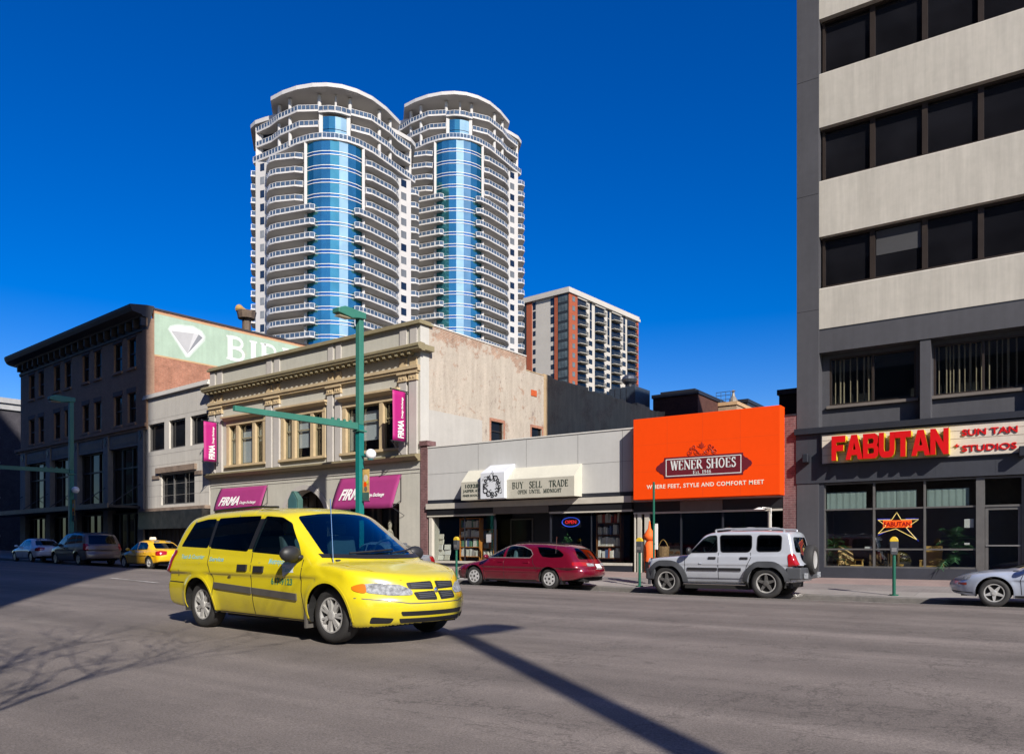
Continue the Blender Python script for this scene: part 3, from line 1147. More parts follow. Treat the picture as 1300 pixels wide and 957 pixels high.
BLOCK = {
    'F': (.92, [[(0, 0), (.34, 0), (.34, 1), (0, 1)], [(.34, .74), (1, .74), (1, 1), (.34, 1)], [(.34, .38), (.86, .38), (.86, .62), (.34, .62)]]),
    'A': (1.12, [[(0, 0), (.28, 0), (.34, .18), (.5, .18), (.5, .40), (.41, .40), (.5, .70), (.5, 1), (.33, 1)], [(.5, .18), (.66, .18), (.72, 0), (1, 0), (.67, 1), (.5, 1), (.5, .70), (.59, .40), (.5, .40)]]),
    'B': (1.0, [[(0, 0), (.32, 0), (.32, 1), (0, 1)], [(.32, .80), (.62, .80), (.68, .74), (.68, .66), (.62, .60), (.32, .60), (.32, .42), (.66, .42), (.70, .36), (.70, .26), (.66, .20), (.32, .20), (.32, 0), (.78, 0), (.95, .10), (1, .26), (.98, .42), (.88, .53), (.96, .64), (.97, .80), (.90, .94), (.76, 1), (.32, 1)]]),
    'U': (1.0, [[(0, 1), (0, .30), (.06, .12), (.20, .02), (.36, 0), (.64, 0), (.80, .02), (.94, .12), (1, .30), (1, 1), (.68, 1), (.68, .34), (.62, .25), (.38, .25), (.32, .34), (.32, 1)]]),
    'T': (.98, [[(0, .75), (1, .75), (1, 1), (0, 1)], [(.33, 0), (.67, 0), (.67, .75), (.33, .75)]]),
    'N': (1.08, [[(0, 0), (.29, 0), (.29, 1), (0, 1)], [(.71, 0), (1, 0), (1, 1), (.71, 1)], [(.29, .56), (.71, 0), (.71, .44), (.29, 1)]]),
}
tot = sum(BLOCK[c][0] for c in 'FABUTAN')
kx = (wordx1 - wordx0) / tot
cx = wordx0
for c in 'FABUTAN':
    ad, polys = BLOCK[c]
    sc_ = lambda p: (p[0] * ad * kx * .985, p[1] * (lz1 - lz0))
    g = MB()
    for p in polys:
        g.prism_y([sc_(q) for q in p], -LD, 0)
    par = g.build('letter', M['yellowside'], fab, loc=(cx, -.062, lz0))
    g = MB()
    for p in polys:
        g.prism_y([sc_(q) for q in p], -LD - .03, -LD - .002)
    g.build('letter_face', M['red'], par)
    cx += ad * kx
for body, px0, px1, py, hz in (('SUN TAN', 1221, 1292, 550.5, .21), ('STUDIOS', 1221, 1291, 571, .21), ('+', 1211.5, 1218, 568.5, .16)):
    x0, x1 = OX(px0, -.2) - sx0, OX(px1, -.2) - sx0
    z = OZ((px0 + px1) / 2, py, -.2) - sz0
    lettering('wording', body, hz * 1.25, M['red'], fab, x0, -.082, z, width=x1 - x0, extrude=.016, bold=.004)

# star shaped neon sign
st = thing('neon_sign', 'star outlined in yellow neon with a red word across, hung inside tanning shop window', 'neon sign', (BX + OX(1138.5, .2), 27.2, OZ(1138.5, 667, .2)))
neon_y = mk_emit('yellow_neon', (1.0, .72, .22), .55)
neon_b = mk_emit('blue_neon', (.03, .05, .6), .5)
neon_r = mk_emit('orange_neon', (1.0, .12, .01), .75)
sc = .0245
star = [(0, 17), (5, 7.5), (25, 7.5), (11, -3), (23, -18), (-1, -4), (-22, -10), (-13, 0), (-22, 7.5), (-6, 7.5)]
g = MB()
pts = [(x * sc, 0, z * sc) for x, z in star]
for i in range(len(pts)):
    g.tube([pts[i], pts[(i + 1) % len(pts)]], .012, 6)
g.build('star_tube', neon_y, st)
g = MB()
for a, c in (((25, 8.6), (10, 8.6)), ((25, -20), (12, -5)), ((-23, 8.6), (-8, 8.6)), ((-22, -12), (-10, -6))):
    g.tube([(a[0] * sc, .02, a[1] * sc), (c[0] * sc, .02, c[1] * sc)], .014, 6)
g.build('blue_tube', neon_b, st)
g = MB()
g.box(-.40, .42, .005, .03, -.06, .17)
g.build('word_backing', neon_r, st)
lettering('wording', 'FABUTAN', .2, M['red'], st, -.37, -.01, -.02, width=.76, extrude=.01, bold=.006)
g = MB()
g.tube([(0, 0, 17 * sc), (0, 0, 3.3 - st.location.z)], .004, 4)
g.build('cord', M['black'], st)

# waiting-room chairs, bench and plants behind the glass
wood = mk('honey_wood', (.52, .32, .09), .5, .12, 4)


def lounge_chair(px, flip, label):
    c = thing('lounge_chair', label, 'chair', (BX + OX(px, 1.0), 28.0, .34), R(20 * flip), 'wooden lounge chairs in the tanning shop')
    g = MB()
    g.box(-.26, .26, -.28, .25, .34, .40)
    g.build('seat', wood, c, bevel=.01)
    g = MB()
    g.prism_x([(.16, .36), (.34, 1.02), (.39, 1.0), (.22, .34)], -.26, .26)
    g.build('backrest', wood, c, bevel=.01)
    for sx in (-1, 1):
        g = MB()
        g.box(sx * .29 - .03, sx * .29 + .03, -.30, .30, .54, .58)
        g.build('arm', wood, c, bevel=.008)
        for y in (-.25, .24):
            g = MB()
            g.box(sx * .29 - .025, sx * .29 + .025, y - .03, y + .03, 0, .54)
            g.build('leg', wood, c)
    return c


lounge_chair(1079, 2, 'honey coloured wooden chair seen side on behind the leftmost shop pane')
lounge_chair(1183, 0, 'honey coloured wooden chair with solid back behind the right shop pane')
bn = thing('slatted_bench', 'low wooden bench with upright slats behind the middle shop pane', 'bench', (BX + OX(1123, .9), 27.9, .34))
g = MB()
for k in range(9):
    g.box(-.46 + k * .105, -.40 + k * .105, 0, .02, .05, .78)
g.build('slat_back', mk('brown_slat', (.20, .13, .07), .6, .1), bn)
g = MB()
g.box(-.5, .5, .03, .45, .38, .43)
g.build('seat', wood, bn)
for sx in (-.46, .46):
    g = MB()
    g.box(sx - .03, sx + .03, .05, .42, 0, .38)
    g.build('leg', wood, bn)
leafm = mk('palm_leaf', (.03, .10, .035), .5, .3, 5)


def potted_palm(x, y, z, h, spread, n, label, seed, group=None):
    r = random.Random(seed)
    t = thing('potted_palm', label, 'plant', (x, y, z), 0, group)
    g = MB()
    g.cyl((0, 0), .16, 0, .3, 12, r2=.2)
    g.build('pot', M['brownpanel'], t)
    g = MB()
    for k in range(n):
        a = r.uniform(0, 6.28)
        el = r.uniform(.25, 1.25)
        L = spread * r.uniform(.7, 1.15)
        base = Vector((0, 0, h * r.uniform(.35, .75)))
        prev = base
        pts = []
        for i in range(7):
            s = i / 6
            pts.append(base + Vector((math.cos(a) * L * s * math.cos(el), math.sin(a) * L * s * math.cos(el), L * (s * math.sin(el) - .55 * s * s))))
        side = Vector((-math.sin(a), math.cos(a), 0))
        for i in range(1, 7):
            for sgn in (-1, 1):
                for q in (.0, .5):
                    p = pts[i - 1].lerp(pts[i], q)
                    tip = p + side * sgn * L * .26 * (1 - abs(i - 3) / 6) + (pts[i] - pts[i - 1]) * .9 + Vector((0, 0, -.05))
                    g.poly([tuple(p), tuple(p + (pts[i] - pts[i - 1]) * .28), tuple(tip)])
        g.tube([tuple(p) for p in pts], .006, 4)
    g.build('fronds', leafm, t)
    return t


potted_palm(BX + OX(1058, .7), 27.75, .34, 1.5, .7, 26, 'bushy green palm behind the leftmost tanning shop pane', 2)
potted_palm(BX + OX(1212, .8), 27.8, .34, 1.7, .95, 24, 'spreading feathery palm behind the right tanning shop pane', 5)
for px, py, w, h, lab in ((1230, 664, .24, .26, 'square white notice taped inside the right tanning shop pane'), (1102, 695, .2, .07, 'small white and red card low in the leftmost tanning shop pane'), (1227.5, 690, .14, .06, 'small white card under the square notice')):
    g = MB()
    x, z = OX(px, .1), OZ(px, py, .1)
    g.box(x - w / 2, x + w / 2, .125, .128, z - h / 2, z + h / 2)
    o = g.build('notice', M['white'])
    o.location = (BX, 27, 0)
    tag(o, lab, 'notice')
# ------------------------------------------------------------------ shoe shop with the orange hoarding
SX0 = FM.x(804)
shoe = thing('shop_building', 'low shoe shop with dark glazed front under a huge orange sign', 'building', (SX0, 27.0, 0))
def SX(px, yl=0.): return FM.x(px, yl) - SX0
def MZ(px, py, yl=0.): return FM.z(px, py, yl)
SWID = BX - SX0
xp0 = SX(994.5)
g = MB()
g.box(xp0, SWID - .01, -.03, 1.2, -.4, 5.70)
g.build('brick_pier', M['pier'], shoe)
g = MB()
g.box(xp0 - .02, SWID - .02, -.05, 1.2, 5.702, 5.76)
g.build('pier_cap', M['charcoal'], shoe)
g = MB()
g.box(0, xp0, .0, .4, 3.0, 5.6)
g.build('upper_front', M['fascia'], shoe)
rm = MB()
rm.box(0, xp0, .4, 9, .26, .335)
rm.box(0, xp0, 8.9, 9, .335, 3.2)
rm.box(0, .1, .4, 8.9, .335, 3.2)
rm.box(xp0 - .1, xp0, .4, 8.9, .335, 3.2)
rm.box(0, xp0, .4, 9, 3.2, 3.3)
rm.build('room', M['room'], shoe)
g = MB()
g.box(.05, SWID - .05, .41, 13, 3.35, 5.5)
g.box(.05, SWID - .05, 9.05, 13, -.3, 3.34)
g.build('roof', M['tarbrick'], shoe)
# front: dark transom band, lit taupe box over the entrance, frames
ze = MZ(890, 635)
zf = MZ(890, 648)
g = MB()
g.box(.02, xp0 - .02, -.02, .3, zf, 2.998)
g.build('transom_band', M['black'], shoe)
g = MB()
g.box(SX(864), SX(917.5), -.045, -.021, zf - .02, 2.99)
g.build('transom_panel', M['brownpanel'], shoe)
f = MB()
f.box(.02, xp0 - .02, -.03, .08, zf - .07, zf - .003)
for a, c in ((805.5, 807), (809.5, 814), (818.5, 824)):
    f.box(SX(a), SX(c), -.02, .12, .33, zf - .072)
f.box(SX(975), SX(977.5), -.02, .1, .33, zf - .072)
f.box(SX(824), SX(975), -.01, .1, .33, .72)
f.build('shopfront_frame', M['trim'], shoe)
for a, c in ((824.2, 864), (864.4, 917), (917.4, 974.8)):
    p = MB()
    p.box(SX(a), SX(c), .05, .058, .72, zf - .073)
    p.build('shop_window', M['glass'], shoe)
f = MB()
for a in (864.2, 917.2):
    f.box(SX(a) - .03, SX(a) + .03, .02, .09, .72, zf - .072)
f.build('mullion', M['charcoal'], shoe)
# white lamp arm under the sign's right end
lm = thing('wall_lamp', 'white arm lamp under the right end of the orange shoe sign', 'lamp', (SX0 + SX(980), 26.9, 0))
g = MB()
za = MZ(978, 645)
g.tube([(0, 0, za - .75), (0, 0, za), (-.25, -.18, za + .02)], .018, 6)
g.build('arm', M['white'], lm)
g = MB()
g.cyl((-.33, -.22), .20, za - .05, za + .02, 12, r2=.05)
g.build('lamp_shade', M['white'], lm)
# display stands in the shoe window
def display(px, y, label, seed):
    r = random.Random(seed)
    t = thing('display_stand', label, 'display stand', (SX0 + SX(px, y), 27 + y, .34))
    g = MB()
    for k, (w, h) in enumerate(((.55, .35), (.42, .72), (.30, 1.05))):
        g.box(-w, w, -.18 + k * .16, .0 + k * .16, 0, h)
    g.build('steps', M['brownpanel'], t)
    g = MB()
    for k, (w, h) in enumerate(((.55, .35), (.42, .72), (.30, 1.05))):
        n = 4 - k
        for i in range(n):
            x = -w + (i + .5) * 2 * w / n
            c = -.1 + k * .16
            g.prism_x([(c - .05, h + .002), (c + .05, h + .002), (c + .05, h + .11), (c + .02, h + .11), (c - .02, h + .05), (c - .05, h + .04)], x - .07, x - .01)
            g.prism_x([(c - .05, h + .002), (c + .05, h + .002), (c + .05, h + .11), (c + .02, h + .11), (c - .02, h + .05), (c - .05, h + .04)], x + .02, x + .08)
    g.build('shoes', mk('shoe_leather', (.14, .07, .035), .4, .5, 6), t)
display(851, .8, 'stepped stand of brown shoes in the shoe window left of entrance', 1)
display(945, .9, 'stepped stand of brown shoes in the shoe window right of entrance', 2)
bk = thing('wicker_basket', 'tall brown wicker basket behind the shoe shop glass by the doorposts', 'basket', (SX0 + SX(842, .35), 27.35, .72))
g = MB()
g.box(-.26, .26, -.02, .3, -.38, 0)
g.build('plinth', M['brownpanel'], bk)
g = MB()
g.lathe([(.17, .0), (.22, .3), (.24, .62), (.21, .63), (.19, .3), (.15, .05), (0, .05)], n=14)
g.build('weave', mk('wicker', (.33, .20, .10), .8, .3, 14, bump=.6, bscale=40), bk)
g = MB()
g.tube([(-.2 + .4 * i / 8, 0, .6 + .28 * math.sin(math.pi * i / 8)) for i in range(9)], .016, 6)
g.build('handle', wood, bk)

# the orange sign box
oy = -.53
ox0, ox1 = SX(804, oy), SX(990.4, oy)
oz0, oz1 = 3.06, 6.02
osn = thing('shop_sign', 'huge bright orange box sign with a wine red name plate over the shoe shop', 'sign', (SX0 + ox0, 27 + oy, oz0))
ow, oh = ox1 - ox0, oz1 - oz0
g = MB()
g.box(0, ow, 0, -oy - .004, 0, oh)
g.build('sign_box', M['orange'], osn, bevel=.012)
g = MB()
for k in (1, 2, 3):
    g.box(ow * k / 4, ow * k / 4 + .006, -.002, -.0005, .02, oh - .02)
for k in (.34, .67):
    g.box(.02, ow - .02, -.002, -.0007, oh * k, oh * k + .005)
g.build('panel_joint', mk('orange_joint', (.60, .05, .002), .7, .05), osn)
def OPX(px): return FM.x(px, oy) - SX0 - ox0
def OPZ(px, py): return FM.z(px, py, oy) - oz0
pl, pr = OPX(843.5), OPX(943.5)
pz0 = (OPZ(843.5, 607) + OPZ(943.5, 602.5)) / 2
pz1 = (OPZ(843.5, 580.5) + OPZ(943.5, 575)) / 2
g = MB()
mid = (pz0 + pz1) / 2
lo, hi = pz0 + .08, pz1 - .08
eL, eR = OPX(833), OPX(955)
def wing(x, e):
    s = 1 if e > x else -1
    w = abs(e - x)
    return [(x, lo), (x + s * w * .22, lo + .08), (x + s * w * .45, lo + .10), (x + s * w * .62, mid - .13), (x + s * w * .88, mid - .08), (x + s * w, mid), (x + s * w * .88, mid + .08), (x + s * w * .62, mid + .13), (x + s * w * .45, hi - .10), (x + s * w * .22, hi - .08), (x, hi)]
outline = [(pl, pz0), (pr, pz0)] + wing(pr, eR) + [(pr, pz1), (pl, pz1)] + wing(pl, eL)[::-1]
g.prism_y(outline, -.012, -.001)
g.build('name_plate', M['wine'], osn)
g = MB()
fr = .045
for (a, c, d, e) in ((pl + .06, pr - .06, pz0 + .06, pz0 + .06 + fr * .6), (pl + .06, pr - .06, pz1 - .06 - fr * .6, pz1 - .06), (pl + .06, pl + .06 + fr * .6, pz0 + .087, pz1 - .087), (pr - .06 - fr * .6, pr - .06, pz0 + .087, pz1 - .087)):
    g.box(a, c, -.016, -.0125, d, e)
g.build('plate_border', M['muralwhite'], osn)
tx0, tx1 = OPX(851.5), OPX(934.5)
th = OPZ(860, 583) - OPZ(860, 595.5) - .02
serif_word('name_lettering', 'WENER SHOES', th, M['muralwhite'], osn, tx0, -.014, OPZ(892, 594.6), width=tx1 - tx0, depth=.008)
serif_word('name_lettering', 'Est. 1946'.replace('E', 'E'), .125, M['muralwhite'], osn, OPX(880), -.014, OPZ(891, 601.0), width=OPX(903) - OPX(880), depth=.008)
lettering('slogan', 'WHERE FEET, STYLE AND COMFORT MEET', .2, M['offwhite'], osn, OPX(821), -.004, (OPZ(821, 620.5) + OPZ(970, 614)) / 2, width=OPX(970) - OPX(821), extrude=.003, bold=.004, space=1.15)
# rust red scrollwork over the plate
g = MB()
cx = (OPX(892) + OPX(890)) / 2
cz = pz1 + .02
def spiral(x, z, r, a0, turns, sgn):
    return [(x + sgn * r * (1 - .75 * i / 16) * math.cos(R(a0 + 360 * turns * i / 16)), -.006, z + r * (1 - .75 * i / 16) * math.sin(R(a0 + 360 * turns * i / 16))) for i in range(17)]
for sgn in (-1, 1):
    g.tube([(cx + sgn * .02, -.006, cz + .03)] + [(cx + sgn * (.1 + .32 * i / 8), -.006, cz + .04 + .17 * math.sin(math.pi * i / 8 * .95)) for i in range(9)], .014, 5)
    g.tube(spiral(cx + sgn * .20, cz + .12, .11, 180, 1.3, sgn), .014, 5)
    g.tube(spiral(cx + sgn * .46, cz + .10, .10, 180, 1.3, sgn), .014, 5)
    g.tube(spiral(cx + sgn * .28, cz + .29, .08, 230, 1.2, sgn), .014, 5)
    g.tube(spiral(cx + sgn * .40, cz + .24, .05, 230, 1.2, sgn), .012, 5)
    for a, L in ((28, .2), (58, .2)):
        p0 = (cx, cz + .22)
        p1 = (cx + sgn * L * math.sin(R(a)), cz + .22 + L * math.cos(R(a)))
        g.prism_y([p0, ((p0[0] + p1[0]) / 2 + .03, (p0[1] + p1[1]) / 2), p1, ((p0[0] + p1[0]) / 2 - .03, (p0[1] + p1[1]) / 2)], -.012, -.002)
g.prism_y([(cx, cz + .2), (cx + .045, cz + .37), (cx, cz + .46), (cx - .045, cz + .37)], -.013, -.003)
g.build('scroll_ornament', M['rust'], osn)

# ------------------------------------------------------------------ bookshop
KX0 = FM.x(534)
book = thing('shop_building', 'low bookshop with pale grey panelled fascia and book filled windows', 'building', (KX0, 27.0, 0))
def KX(px, yl=0.): return FM.x(px, yl) - KX0
KW = SX0 - KX0 - .01
kp = KX(543)
g = MB()
g.box(0.02, kp, -.04, .9, -.3, FM.z(538, 566))
g.build('brick_pier', M['pier'], book)
g = MB()
g.box(0.0, kp + .06, -.10, .5, FM.z(538, 566) + .002, FM.z(538, 566) + .22)
g.build('pier_cap', M['pier'], book)
z0, z1 = FM.z(543, 635), 5.77
g = MB()
g.box(kp + .003, KW, .0, .5, z0, z1)
g.build('fascia', M['fascia'], book)
g = MB()
for px in (607, 668, 733.5, 790):
    g.box(KX(px), KX(px) + .012, -.003, -.0005, z0 + .01, z1 - .02)
g.box(kp + .01, KW, -.003, -.0007, z0 + 1.15, z0 + 1.16)
g.build('panel_joint', M['greyframe'], book)
g = MB()
g.box(kp + .003, KW, -.03, .3, z1 + .002, z1 + .05)
g.build('coping', M['copingwhite'], book)
za, zb_ = z0 - .17, z0 - .41
g = MB()
g.box(kp + .02, KW, -.02, .4, za, z0 - .002)
g.build('soffit_strip', M['charcoal'], book)
g = MB()
g.box(kp + .02, KW, -.16, .4, zb_, za - .002)
g.build('beige_ledge', M['trim'], book)
zc = FM.z(560, 653.5)
g = MB()
g.box(kp + .05, KX(628), -.10, .12, zc, zb_ - .002)
g.build('awning_box', M['black'], book)
g = MB()
g.box(KX(698.5), KW - .02, -.10, .12, zc, zb_ - .002)
g.build('awning_box', M['black'], book)
g = MB()
g.box(KX(628.3), KX(698.2), -.13, .12, zc - .03, zb_ - .002)
g.build('transom_panel', M['brownpanel'], book)
zs = FM.z(600, 712)
zhead = zc - .08
f = MB()
f.box(kp + .02, KX(628), -.08, .1, zhead, zc - .002)
f.prism_z([(KX(545.5), -.05), (KX(549), -.05), (KX(551), .35), (KX(550), .35)], .25, zhead - .002)
f.box(KX(550.5), KX(628), -.02, .25, zs - .10, zs)
f.build('shopfront_frame', M['trim'], book)
f = MB()
f.box(KX(628) - .04, KX(628) + .02, .0, .1, zs, zhead)
f.box(KX(589) - .015, KX(589) + .015, .03, .1, zs, zhead)
f.box(KX(698.5) - .02, KX(698.5) + .03, .0, .1, zs, zhead)
f.box(KX(750) - .015, KX(750) + .015, .03, .1, zs, zhead)
f.build('mullion', M['charcoal'], book)
f = MB()
f.box(KX(698.5), KW - .02, -.08, .1, zhead, zc - .002)
f.build('shopfront_frame', M['trim'], book)
f = MB()
f.box(KX(698.5), KW - .05, -.02, .25, zs - .10, zs)
f.build('window_sill', M['trim'], book)
g = MB()
g.box(KX(545.5), KX(628), .0, .24, -.2, zs - .102)
g.build('stall_riser', M['charcoal'], book)
g = MB()
g.box(KX(698.5), KW - .05, .0, .24, -.2, zs - .102)
g.build('stall_riser', M['charcoal'], book)
for a, c in ((550.5, 588.9), (589.1, 627.6), (699, 749.8), (750.2, 800)):
    p = MB()
    p.box(KX(a) + .02, KX(c) - .02, .05, .058, zs, zhead)
    p.build('shop_window', M['glass'], book)
# recessed entrance
g = MB()
g.box(KX(628), KX(698.5), 1.3, 1.36, .3, 3.0)
g.build('entrance_screen', M['charcoal'], book)
ed0, ed1 = KX(650, 1.3), KX(676, 1.3)
p = MB()
p.box(ed0, ed1, 1.27, 1.297, .40, 2.5)
dr = p.build('door', M['pane'], book)
f = MB()
f.box(ed0 - .06, ed0, 1.24, 1.30, .34, 2.56)
f.box(ed1, ed1 + .06, 1.24, 1.30, .34, 2.56)
f.box(ed0, ed1, 1.24, 1.30, 2.5, 2.56)
f.build('frame', M['greyframe'], dr)
h = MB()
h.box(ed1 - .12, ed1 - .09, 1.20, 1.26, 1.2, 1.6)
h.build('handle', M['alu'], dr)
for sx, y0, y1 in ((KX(628), .1, 1.3), (KX(698.5), .1, 1.3)):
    p = MB()
    p.box(sx - .004, sx + .004, y0, y1, .75, zhead)
    p.build('side_window', M['glass'], book)
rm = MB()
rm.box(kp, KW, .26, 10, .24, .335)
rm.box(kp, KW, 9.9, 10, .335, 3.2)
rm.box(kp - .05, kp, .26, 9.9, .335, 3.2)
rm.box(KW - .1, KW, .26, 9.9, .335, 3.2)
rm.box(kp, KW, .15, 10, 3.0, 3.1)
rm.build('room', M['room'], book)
g = MB()
g.box(.05, KW - .05, .51, 12, 3.15, 5.6)
g.build('roof', M['tarbrick'], book)
for px, py, w, h, lab, y in ((663, 670, .22, .34, 'white notice taped on the bookshop entrance screen', 1.29), (620.5, 683, .26, .34, 'pale paper notice on the left bookshop window', .04)):
    g = MB()
    x, z = KX(px, y), FM.z(px, py, y)
    g.box(x - w / 2, x + w / 2, y - .006, y - .003, z - h / 2, z + h / 2)
    o = g.build('notice', mk('grey_notice', (.40, .40, .42), .6, .15, 30))
    o.location = (KX0, 27, 0)
    tag(o, lab, 'notice')

# ivory canvas awning sign in three pieces
aw = thing('awning_sign', 'ivory canvas awning sign with dark green lettering and a white box over the bookshop', 'awning', (KX0, 27.0, 0))
def piece(name, px0, px1, d, ytop, yfr, ybot, pxm, mats):
    """front face between px0..px1 measured on the plane d in front of the wall"""
    x0, x1 = KX(px0, -d), KX(px1, -d)
    zb = FM.z(pxm, ybot, -d)
    zf = FM.z(pxm, yfr, -d)
    zt = FM.z(pxm, ytop, 0)
    g = MB()
    P = [(-.002, zb), (-.002, zt), (-.10, zt), (-d, zf), (-d, zb)]
    vs = [(x0, y, z) for y, z in P] + [(x1, y, z) for y, z in P]
    g.add(vs, [(0, 1, 2, 3, 4), (9, 8, 7, 6, 5), (0, 5, 6, 1), (1, 6, 7, 2), (2, 7, 8, 3), (4, 9, 5, 0)], 0)
    g.add(vs, [(3, 8, 9, 4)], 1)
    g.build(name, mats, aw)
    return x0, x1, zb, zf
lx0, lx1, lzb, lzf = piece('left_canopy', 585.5, 610, .62, 598, 611.5, 634.5, 596, [M['awn'], M['awnf']])
rx0, rx1, rzb, rzf = piece('right_canopy', 640.5, 729, .62, 592.0, 606, 630.8, 690, [M['awn'], M['awnf']])
bx0, bx1, bzb, bzf = piece('white_box', 610, 640, .80, 591, 599.8, 632.5, 625, [M['awnw'], M['awnw']])
lettering('wording', '10328', .21, M['greenletter'], aw, KX(591, -.62), -.63, FM.z(597, 619, -.62), width=KX(608.5, -.62) - KX(592, -.62), bold=.004)
lettering('wording', 'JASPER AV', .16, M['greenletter'], aw, KX(588, -.62), -.63, FM.z(597, 624.5, -.62), width=KX(609, -.62) - KX(588, -.62))
lettering('wording', 'FINER BOOKS', .12, M['greenletter'], aw, KX(588, -.62), -.63, FM.z(597, 630, -.62), width=KX(608, -.62) - KX(588, -.62))
zl = FM.z(686, 618.6, -.62)
for wd, a, c in (('BUY', 650.5, 664.5), ('SELL', 672, 688.5), ('TRADE', 697, 721.5)):
    serif_word('wording', wd, .26, M['greenletter'], aw, KX(a, -.62), -.622, zl, width=KX(c, -.62) - KX(a, -.62), depth=.006)
zl = FM.z(686, 625.6, -.62)
for wd, a, c in (('OPEN', 657.5, 669), ('UNTIL', 672, 686.5), ('MIDNIGHT', 690, 713)):
    serif_word('wording', wd, .155, M['greenletter'], aw, KX(a, -.62), -.622, zl, width=KX(c, -.62) - KX(a, -.62), depth=.006)
# ring of tumbling letters on the white box
rr = random.Random(4)
cxm, czm = (bx0 + bx1) / 2, (bzb + bzf) / 2
for k, ch in enumerate('AUDREYSBOOKS'):
    a = R(120 - k * 30)
    me = text_mesh(ch, .33, .003, .004, align='CENTER')
    me.materials.clear()
    me.materials.append(M['black'])
    o = bpy.data.objects.new('letter', me)
    link(o, aw)
    rad = (bx1 - bx0) * .30
    o.location = (cxm + rad * math.cos(a) * 1.05, -.806 - .0006 * k, czm - .13 + rad * math.sin(a) * 1.0)
    o.rotation_euler = (R(90), R(rr.uniform(-14, 14)), 0)
g = MB()
for k in range(46):
    a = rr.uniform(0, 6.28)
    r0 = rr.uniform(.16, .52)
    x, z = cxm + r0 * math.cos(a), czm + r0 * math.sin(a)
    b2 = a + rr.uniform(-1, 1)
    L = rr.uniform(.05, .13)
    g.tube([(x, -.805, z), (x + L * .5 * math.cos(b2), -.807, z + L * .5 * math.sin(b2)), (x + L * math.cos(b2 + .9), -.805, z + L * math.sin(b2 + .9))], .009, 4)
g.build('vine_drawing', M['black'], aw)

# books: shelves with rows of single volumes
book_cols = [(.80, .78, .72), (.60, .12, .07), (.12, .18, .38), (.84, .80, .70), (.14, .30, .20), (.70, .42, .12), (.45, .42, .42), (.88, .86, .84)]
book_m = [mk('book_cover', c, .6, .1, 8) for c in book_cols]
book_mesh = []
for m in book_m:
    g = MB()
    g.box(-.5, .5, -.5, .5, 0, 1)
    g.box(-.42, .42, -.51, -.5, .2, .3)
    g.box(-.42, .42, -.51, -.5, .62, .72)
    book_mesh.append(g.mesh('book', [m]))
shelf_m = mk('orange_pine', (.70, .27, .05), .6, .12, 4)
shelf_dark = mk('dark_shelf', (.10, .05, .02), .6, .12, 4)


def bookshelf(px0, px1, yl, zb, rows, rh, label, blab, grp, seed, pale=.5, mat=None):
    r = random.Random(seed)
    x0, x1 = FM.x(px0, yl), FM.x(px1, yl)
    t = thing('bookshelf', label, 'bookshelf', ((x0 + x1) / 2, 27 + yl, zb))
    w = x1 - x0
    mat = mat or shelf_m
    H = rows * rh
    for k in range(rows + 1):
        g = MB()
        g.box(-w / 2 + .03, w / 2 - .03, 0, .26, k * rh - .03, k * rh)
        g.build('shelf', mat, t)
    for sx in (-1, 1):
        g = MB()
        g.box(min(sx * w / 2, sx * (w / 2 - .03)), max(sx * w / 2, sx * (w / 2 - .03)), -.01, .27, -.35, H)
        g.build('side_panel', mat, t)
    g = MB()
    g.box(-w / 2, w / 2, .275, .29, -.3, H)
    g.build('back_panel', shelf_dark, t)
    for k in range(rows):
        x = -w / 2 + .06
        while x < w / 2 - .12:
            bw = r.uniform(.06, .13)
            bh = r.uniform(.55, .86) * rh
            i = r.choice([0, 3, 7]) if r.random() < pale else r.randrange(8)
            o = bpy.data.objects.new('book', book_mesh[i])
            o.location = (t.location.x + x + bw / 2, t.location.y + .12, zb + k * rh + .001)
            o.scale = (bw, .17, bh)
            o.rotation_euler = (0, R(r.choice([0, 0, 0, 4, -5])), R(r.uniform(-4, 4)))
            link(o)
            tag(o, blab, 'book', grp)
            x += bw + r.choice([.01, .015, .02, .09])
    return t


bookshelf(583.5, 609, .55, .92, 4, .42, 'orange pine bookshelf behind the left bookshop window', 'small book standing on the orange pine shelf in the left bookshop window', 'books on the left window shelf', 3)
bookshelf(757, 788, .75, .90, 4, .46, 'brown bookshelf behind the right bookshop window', 'small book standing on the brown shelf in the right bookshop window', 'books on the right window shelf', 9, pale=.7, mat=mk('brown_shelf', (.24, .10, .035), .6, .12, 4))
bookshelf(612, 627, 1.1, .85, 3, .42, 'narrow orange shelf deeper inside the left bookshop window', 'small book on the narrow orange shelf deeper inside the shop', 'books on the narrow inner shelf', 21)
# pyramid of pale books stacked flat by the left jamb
r = random.Random(8)
xb = FM.x(560, .4)
for lev in range(7):
    n = 3 if lev < 3 else (2 if lev < 5 else 1)
    for k in range(n):
        o = bpy.data.objects.new('book', book_mesh[r.choice([0, 3, 7, 7])])
        o.location = (xb - .28 + k * .34 + r.uniform(-.05, .05), 27.35 + r.uniform(-.03, .03), zs + .02 + lev * .235)
        o.scale = (.30, .05, .225)
        o.rotation_euler = (R(-8), 0, R(r.uniform(-25, 10)))
        link(o)
        tag(o, 'pale book propped in the tiered stack beside the left bookshop jamb', 'book', 'pale books stacked by the left jamb')
